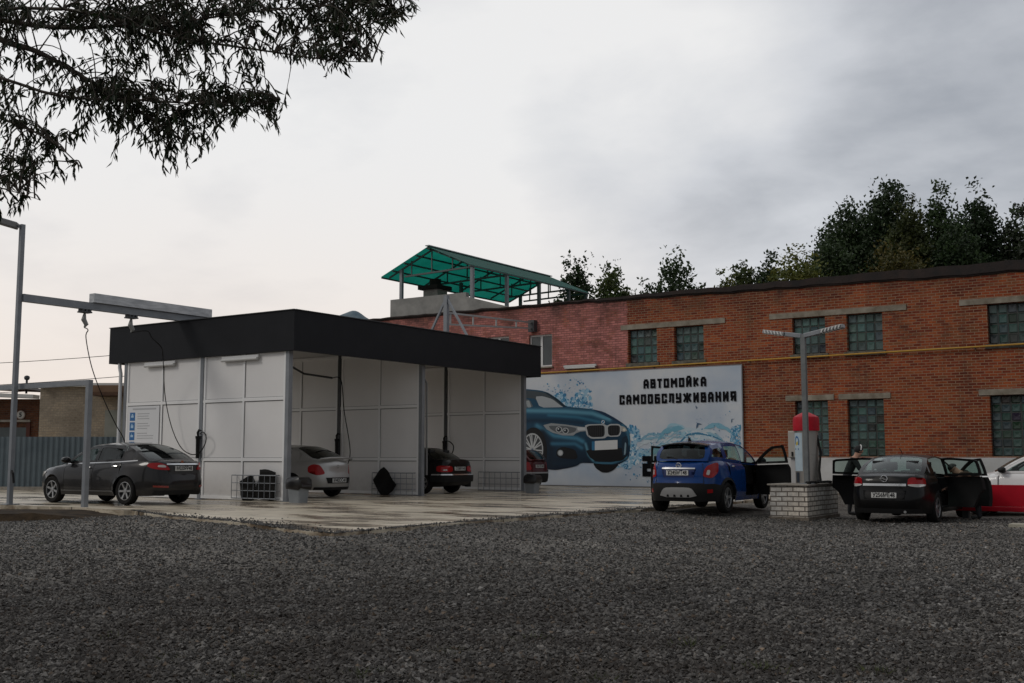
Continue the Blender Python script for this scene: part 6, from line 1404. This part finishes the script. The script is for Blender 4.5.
tree(703, 271, 13, 63, 'smallest tree beyond the roof beside the pointed one', (DG[1],MG[0]), 6, 800, .25)
tree(748, 259, 19, 64, 'round dark green tree beyond the roof above the banner edge', (MG[0],(.06,.07,.02)), 8, 2600, .26)
tree(776, 252, 19, 66, 'dark tree squeezed between the round tree and the yellowish one', (DG[0],DG[1]), 7, 2400, .26)
tree(802, 243, 34, 61, 'yellowish green tree at the near foot of the big dark trees', YG, 9, 3800, .25)
tree(853, 196, 38, 70, 'broad dark tree forming the sloping side of the big group', (DG[0],MG[0]), 12, 8000, .28, .7)
tree(898, 177, 36, 68, 'tallest dark tree beyond the roof in the big group', (DG[0],DG[1]), 12, 9000, .28)
tree(915, 192, 24, 62, 'olive tinted tree in front of the tallest dark trees', ((.045,.052,.013),(.032,.044,.014)), 9, 4600, .26)
tree(950, 182, 22, 67, 'slender tree with thin top between two dark crowns', (DG[1],MG[0]), 8, 3800, .26)
tree(985, 184, 30, 64, 'dark tree with upswept side branches near the building end', (DG[0],DG[0]), 11, 6500, .28, .8)
tree(1030, 196, 26, 63, 'grey green loose tree at the very end of the row', ((.04,.045,.035),DG[1]), 9, 4200, .25)
tree(905, 243, 48, 60, 'low yellow brown bush crown just above the parapet', ((.075,.06,.014),(.05,.05,.015)), 10, 3600, .24, .6)
tree(838, 226, 26, 63, 'mid green rounded tree at the left shoulder of the big dark group', (MG[0],DG[1]), 9, 3400, .25)
tree(966, 216, 30, 61, 'broad low dark tree under the upswept one near the building end', (DG[0],MG[0]), 9, 4200, .26)
tree(730, 270, 16, 62, 'low scrubby yellow green tree just showing over the parapet', YG, 7, 1400, .24, .6)
tree(648, 281, 15, 63, 'lowest scrub between the bushy tree and the pointed tree', (MG[0],DG[1]), 7, 1100, .24, .6)
tree(1100, 200, 34, 66, 'dark tree beyond the end of the brick building', (DG[0],DG[1]), 9, 4000, .3)

# willow hanging over the yard from its trunk beside the camera
WDD = 9.5
wt = pz(-330, 457+CAM_H*FPX/WDD, 0); wl = thing('willow_tree', 'willow with drooping narrow leaves hanging over the yard against the sky', 'tree', (wt[0], wt[1], 0))
def w3(p): return np.array(pd(p[0], p[1], WDD+(p[2] if len(p) > 2 else 0)))
limbs = [[(-300,110),(-120,52,.2),(-30,34,.1),(12,44),(38,52),(64,66),(105,90,-.1),(150,118,-.1),(182,140,-.2)],
 [(-300,90),(-140,10,.3),(-20,18,.2),(40,26,.1),(80,28),(125,25),(180,22,-.1),(250,12,-.2),(330,6,-.3)],
 [(-290,50),(-120,-50,.5),(60,-60,.5),(190,-45,.4),(300,-22,.3),(375,2,.2),(402,18,.2)],
 [(-310,160),(-150,95,-.4),(-50,100,-.5),(0,118,-.5),(50,140,-.5),(82,168,-.6)],
 [(-310,190),(-150,170,-.3),(-50,180,-.4),(0,188,-.4),(40,200,-.4)],
 [(-300,100),(-60,70,-.2),(60,96,-.3),(140,100,-.3),(200,104,-.3),(252,106,-.3),(280,100,-.3)],
 [(-290,60),(20,8,-.2),(180,38,-.3),(260,50,-.3),(330,60,-.3),(372,62,-.3)],
 [(-290,30),(-200,-150,.4),(-60,-260,.7),(120,-260,.8),(260,-180,.8)], [(-300,40),(-330,-200,-.5),(-380,-330,-.8)], [(-310,60),(-480,-60,.5),(-620,-90,.9)]]
tk = MB(); tb_ = pz(-330, 457+CAM_H*FPX/WDD, 0); tp0 = w3((-300,110)); tk.tube([tb_+np.array([0,0,-.1]), tb_+np.array([.03,0,1.4]), (tb_+tp0)/2+np.array([0,.03,.5]), tp0, w3((-290,30))], [.26,.21,.19,.17,.12], 12); tk.build('trunk', BARK, wl, smooth=60)
LP = []
for k, lb in enumerate(limbs):
    pts = [w3(p) for p in lb]; out = []
    for i in range(len(pts)-1):
        p0, p1, p2, p3 = pts[max(i-1,0)], pts[i], pts[i+1], pts[min(i+2,len(pts)-1)]
        for t in np.linspace(0,1,6)[:-1]: out.append(.5*((2*p1)+(-p0+p2)*t+(2*p0-5*p1+4*p2-p3)*t*t+(-p0+3*p1-3*p2+p3)*t**3))
    out.append(pts[-1]); r0 = (.05,.038,.034,.03,.018,.022,.022,.07,.09,.07)[k]
    MB().tube(out, [.78*r0*(1-.86*i/(len(out)-1)) for i in range(len(out))], 7).build('branch', BARK, wl, smooth=60); LP.append(np.array(out))
ALLP = np.concatenate(LP)
def to_px(P):
    q = P-_c; dd = q@_fw; return 512+FPX*(q@_rt)/dd, 341.5-FPX*(q@_up)/dd
SIL = [(-400,-330),(430,-330),(440,-30),(421,6),(424,12),(402,28),(411,50),(394,42),(388,58),(395,80),(378,78),(362,68),(352,74),(348,103),(330,92),(318,66),(300,72),(276,64),(262,78),(258,92),(296,96),(290,108),(278,118),(283,140),(264,132),(240,120),(232,150),(214,150),(210,172),(196,168),(180,182),(160,178),(140,160),(112,165),(92,190),(68,180),(54,212),(42,206),(30,224),(12,218),(-10,236),(-400,260)]
HOLES = [[(18,36),(40,34),(72,46),(78,56),(58,62),(38,50),(28,44)],[(46,4),(66,0),(74,16),(60,18),(50,14)],[(86,58),(100,62),(96,74),(84,70)]]
def dens_w(x, y):
    if x < 0 or y < 0: return .5
    w = .30
    w += 1.0*math.exp(-(((x-165)/55)**2+((y-95)/60)**2)); w += 1.2*math.exp(-(((x-40)/110)**2+((y-10)/22)**2)); w += .6*math.exp(-(((x-180)/130)**2+((y-15)/30)**2)); w += .8*math.exp(-(((x-340)/70)**2+((y-35)/35)**2)); w += .7*math.exp(-(((x-255)/40)**2+((y-105)/30)**2)); w += .55*math.exp(-(((x-30)/60)**2+((y-165)/50)**2))
    return w*(.12+1.75*max(0, .5+.5*sin(x*.083+1.7*sin(y*.05+.6))*sin(y*.105+1.3*sin(x*.041)))**1.5)
twg = MB(); TWS, TWI = [], []; LPs, LDs = [], []; rr = random.Random(21); cnt = 0; tries = 0
while cnt < 860 and tries < 120000:
    tries += 1
    if rr.random() < .84: x, y = rr.uniform(-20, 424), rr.uniform(-25, 222)
    else: x, y = rr.uniform(-400, 420), rr.uniform(-320, 0)
    if not inside((x, y), SIL) or rr.random() > dens_w(x, y)/1.5: continue
    e_ = np.array(pd(x, y, WDD+rr.gauss(0, .38))); j = np.argsort(np.sum((ALLP-e_)**2, 1)+np.array([0.0]))[:14]; s0 = ALLP[rr.choice(list(j))]
    ln = np.linalg.norm(e_-s0)
    if ln > 1.35 or ln < .10 or s0[2]-e_[2] > .62: continue
    cnt += 1; md_ = (s0+e_)/2+np.array([0,0,.10+.14*ln])+np.array([rr.gauss(0,.05), rr.gauss(0,.05), 0])
    U_ = np.linspace(0,1,8); pts = [(1-u)**2*s0+2*u*(1-u)*md_+u*u*e_ for u in U_]; TWS.append(pts)
    m_ = int(8+12*min(1, ln))
    for q in range(m_):
        u = 1-(q/m_)*min(.85, .32/ln+.15); p = (1-u)**2*s0+2*u*(1-u)*md_+u*u*e_; tg = 2*(1-u)*(md_-s0)+2*u*(e_-md_); tg = tg/np.linalg.norm(tg)
        dirn = tg*.5+np.array([rr.gauss(0,.5), rr.gauss(0,.5), -.85+rr.gauss(0,.35)]); LPs.append(p); LDs.append(dirn); TWI.append(cnt-1)
LPs, LDs = np.array(LPs), np.array(LDs); LDs /= np.linalg.norm(LDs, axis=1)[:,None]; Ln = .062+.052*RNG.random(len(LPs))
tx, ty = to_px(LPs+LDs*Ln[:,None]); keep = np.array([inside((x, y), SIL) and not any(inside((x, y), h) for h in HOLES) for x, y in zip(tx, ty)])
TWI = np.array(TWI); frac = np.bincount(TWI, keep, len(TWS))/np.maximum(1, np.bincount(TWI, None, len(TWS))); keep &= (frac > .5)[TWI]
for q, pts in enumerate(TWS):
    if frac[q] > .5: twg.tube(pts, [.0055*(1-u)+.0014 for u in np.linspace(0,1,8)], 4, cap=False)
LPs, LDs, Ln = LPs[keep], LDs[keep], Ln[keep]; tn = .7+.6*RNG.random(len(LPs))
twg.build('twig', BARK, wl); leaves_mesh('foliage', LPs, LDs, Ln, Ln*.19+.004, np.array([.022,.03,.012])[None]*tn[:,None]*(1+.25*RNG.normal(size=(len(LPs),3))*np.array([1,.5,.6])).clip(.4,2), wl, .25)
print('willow leaves', len(LPs), 'twigs', cnt)

# ================================================================== people
CLOTH_K = mat('black jacket', (.010,.010,.011), .85, 0, (.02,.02,.021), 5); JEANS = mat('dark trousers', (.012,.013,.017), .85, 0, (.022,.023,.028), 7); CLOTH_B = mat('brown jacket', (.055,.028,.018), .85, 0, (.085,.045,.03), 5)
HAIR = mat('dark hair', (.012,.009,.007), .6, 0, (.025,.02,.016), 20); SHOE = mat('black shoe', (.01,.01,.01), .5)
def person(label, J, jacket, head_cover=None, loc=(0,0,0), bare_arms=False):
    """J: joint positions in world metres: pelvis, chest, neck, head, faced (unit), and for L/R: shoulder elbow hand hip knee foot."""
    T = thing('person', label, 'person', loc); V = []; E = []; R_ = []; K = []
    def v(p, r, k): V.append(tuple(p)); R_.append(r if isinstance(r, tuple) else (r, r)); K.append(k); return len(V)-1
    def e(a, b): E.append((a, b))
    P = {k: Vector(q) for k, q in J.items()}; fd = P['face'].normalized()
    pel = v(P['pelvis'], (.15,.12), 't'); mid_ = v((P['pelvis']+P['chest'])/2, (.145,.11), 'j'); che = v(P['chest'], (.165,.12), 'j'); nk = v(P['neck'], .055, 's'); e(pel, mid_); e(mid_, che); e(che, nk)
    up_ = (P['head']-P['neck']).normalized(); h1 = v(P['neck']+up_*.09+fd*.015, (.075,.085), 's'); h2 = v(P['neck']+up_*.18+fd*.02, (.085,.10), 's'); h3 = v(P['neck']+up_*.245+fd*.005, (.06,.07), 's'); e(nk, h1); e(h1, h2); e(h2, h3)
    ns = v(P['neck']+up_*.145+fd*.125, .016, 's'); e(h2, ns); ch_ = v(P['neck']+up_*.065+fd*.085, .034, 's'); e(h1, ch_)
    sd = up_.cross(fd).normalized()
    for s_ in (1, -1): er = v(P['neck']+up_*.15+sd*.10*s_-fd*.005, .02, 's'); e(h2, er)
    for S_ in 'LR':
        sh_, el, ha = P['sh'+S_], P['el'+S_], P['ha'+S_]; kk = 's' if bare_arms else 'j'
        a = v(sh_, .07, 'j'); e(che, a); b = v((sh_+el)/2, .055, 'j'); e(a, b); c = v(el, .046, kk); e(b, c); dd = (ha-el).normalized(); w_ = v(ha-dd*.0, .032, kk); m2 = v(el+(ha-el)*.4, .044, kk); e(c, m2); e(m2, w_)
        pm_ = v(ha+dd*.055, (.042,.022), 's'); e(w_, pm_); sx = dd.orthogonal().normalized() if abs(dd.z) > .9 else dd.cross(Vector((0,0,1))).normalized(); dn = dd.cross(sx); dn = dn if dn.z < 0 else -dn
        for q, lf in zip((-.030,-.010,.010,.028), (.060,.072,.068,.052)):
            f0 = v(ha+dd*.092+sx*q, .0105, 's'); f1 = v(ha+dd*(.092+lf*.55)+sx*q*1.1+dn*.012, .009, 's'); f2 = v(ha+dd*(.092+lf*.85)+sx*q*1.1+dn*.034, .0075, 's'); e(pm_, f0); e(f0, f1); e(f1, f2)
        t0 = v(ha+dd*.045+sx*.048+dn*.008, .012, 's'); t1 = v(ha+dd*.085+sx*.062+dn*.02, .0095, 's'); e(pm_, t0); e(t0, t1)
        hp_, kn, ft = P['hp'+S_], P['kn'+S_], P['ft'+S_]
        a = v(hp_, .10, 't'); e(pel, a); b = v((hp_+kn)/2, .082, 't'); e(a, b); c = v(kn, .062, 't'); e(b, c); d_ = v((kn+ft)/2, .055, 't'); e(c, d_); f = v(ft+Vector((0,0,.09)), .042, 't'); e(d_, f)
        td = P['toe'+S_]; g1 = v(ft+Vector((0,0,.045)), (.042,.042), 'b'); e(f, g1); g2 = v(ft+td*.17+Vector((0,0,.035)), (.042,.032), 'b'); e(g1, g2)
    me = bpy.data.meshes.new('person_skeleton'); me.from_pydata(V, E, []); o = bpy.data.objects.new('tmp', me); COL.objects.link(o)
    md = o.modifiers.new('skin', 'SKIN'); md.use_smooth_shade = True
    for i, d_ in enumerate(me.skin_vertices[0].data): d_.radius = R_[i]; d_.use_root = (i == 0)
    sb = o.modifiers.new('sub', 'SUBSURF'); sb.levels = 2; sb.render_levels = 2
    dg = bpy.context.evaluated_depsgraph_get(); m2 = bpy.data.meshes.new_from_object(o.evaluated_get(dg)); bpy.data.objects.remove(o); bpy.data.meshes.remove(me)
    for mm in (SKIN, jacket, JEANS, SHOE): m2.materials.append(mm)
    kd = {'s':0,'j':1,'t':2,'b':3}; ev = []; 
    for a, b in E:
        for t in (.2, .5, .8): ev.append(((Vector(V[a])*(1-t)+Vector(V[b])*t), kd[K[b]] if K[b] == K[a] or t > .5 else kd[K[a]]))
    A_ = np.array([tuple(p) for p, _ in ev]); M_i = [k for _, k in ev]
    mi = []
    for p in m2.polygons: c = np.array(p.center); mi.append(M_i[int(np.argmin(np.sum((A_-c)**2, 1)))])
    m2.polygons.foreach_set('material_index', mi); m2.polygons.foreach_set('use_smooth', [True]*len(mi)); m2.name = 'body'
    off = Vector(loc); m2.transform(Matrix.Translation(-off)); bo = bpy.data.objects.new('body', m2); COL.objects.link(bo); bo.parent = T
    # hair or cap: a shell over the back and top of the head
    hc = P['neck']+up_*.185; cap = MB(); n_ = 16; vs = []; fs = []; rows = 7
    for i in range(rows):
        th = (i/(rows-1))*(2.35 if head_cover == 'cap' else 1.75)
        for k in range(n_):
            a = 2*pi*k/n_; dirn = up_*cos(th)+(fd*cos(a)+sd*sin(a))*sin(th); lim = dirn.dot(fd)
            if lim > .55 and th > .9: dirn = (dirn-fd*(lim-.55)).normalized()+up_*.25; dirn.normalize()
            vs.append(hc+dirn*(.112 if head_cover == 'cap' else .108)+Vector((0,0,0)))
    for i in range(rows-1):
        for k in range(n_): fs.append((i*n_+k, (i+1)*n_+k, (i+1)*n_+(k+1) % n_, i*n_+(k+1) % n_))
    hat = cap.add(vs, fs).build('hood' if head_cover == 'cap' else 'hair', CLOTH_K if head_cover == 'cap' else HAIR, T, smooth=70)
    if head_cover == 'cap':
        st = MB(); pts = [hc+(up_*cos(th)+(sd*-.45+fd*.25).normalized()*sin(th))*.122 for th in np.linspace(.15, 1.55, 9)]; st.tube(pts, .016, 6); st.build('stripe', mat('white stripe', (.6,.6,.58), .6), hat, smooth=60)
    ey = MB()
    for s_ in (1, -1): c = P['neck']+up_*.165+fd*.102+sd*.033*s_; ey.lathe([(0,-.01),(.011,-.004),(.011,.004),(0,.01)], c, 8)
    ey.build('eye', INK, T); mo = MB(); mo.bar(P['neck']+up_*.095+fd*.108-sd*.024, P['neck']+up_*.095+fd*.108+sd*.024, .008); mo.build('mouth', mat('lip', (.3,.12,.09), .5), T)
    return T
def stand(bx, by, gz, fx, fy, lean, zpel=.93, head_dir=None, hands=None, s=1.0):
    f = Vector((fx,fy,0)).normalized(); sd = Vector((-f.y, f.x, 0)); B = Vector((bx,by,gz)); Z = Vector((0,0,1)); tor = (Z*cos(lean)+f*sin(lean)); pel = B+Z*zpel-f*(.14*sin(lean))
    J = dict(pelvis=pel, chest=pel+tor*.36, neck=pel+tor*.55, head=pel+tor*.55+(tor*.7+Z*.3)*.2, face=(head_dir or (f*cos(lean*.8)-Z*sin(lean*.5))))
    for S_, k in (('L',1),('R',-1)):
        shp = pel+tor*.47+sd*.19*k; J['sh'+S_] = shp; el = shp-Z*.24+f*.12+sd*.06*k; ha = el+f*.2-Z*.08-sd*.03*k
        if hands and S_ in hands: el, ha = hands[S_]
        J['el'+S_] = el; J['ha'+S_] = ha; J['hp'+S_] = pel+sd*.09*k-Z*.05; J['kn'+S_] = B+Z*.5+sd*.10*k+f*.04; J['ft'+S_] = B+sd*.12*k; J['toe'+S_] = f
    return J
pa = (-8.6, 27.35, ground_z(-8.6, 27.35)); person('person in black hooded jacket with a white stripe leaning at the open left door', stand(*pa, 1, .25, .5), CLOTH_K, 'cap', pa)
pb = (-5.5, 26.85, ground_z(-5.5, 26.85)); person('person in brown jacket bending into the black saloon between its open doors', stand(*pb, -1, -.05, 1.25, .86), CLOTH_B, None, pb)
# passenger in the crossover, bare forearm on the sill
def suvw(x, y, z):
    a = pi/2+.06; return Vector((SUVX+x*cos(a)-y*sin(a), SUVY+x*sin(a)+y*cos(a), ground_z(SUVX, SUVY)+.01+z))
fdir = suvw(1,0,0)-suvw(0,0,0); J = dict(pelvis=suvw(-.78,-.36,.66), chest=suvw(-.76,-.38,1.0), neck=suvw(-.74,-.38,1.17), head=suvw(-.70,-.38,1.37), face=fdir)
for S_, k in (('L',1),('R',-1)):
    J['sh'+S_] = suvw(-.74,-.38+.17*k,1.10); J['el'+S_] = suvw(-.62,-.70,1.20) if k < 0 else suvw(-.7,-.10,.9); J['ha'+S_] = suvw(-.33,-.715,1.16) if k < 0 else suvw(-.45,-.2,.85)
    J['hp'+S_] = suvw(-.75,-.36+.09*k,.64); J['kn'+S_] = suvw(-.36,-.36+.10*k,.68); J['ft'+S_] = suvw(-.34,-.36+.10*k,.30); J['toe'+S_] = fdir
person('passenger in dark clothes in the blue crossover resting a bare forearm on the window sill', J, CLOTH_K, None, tuple(suvw(-.78,-.36,.3)), bare_arms=True)
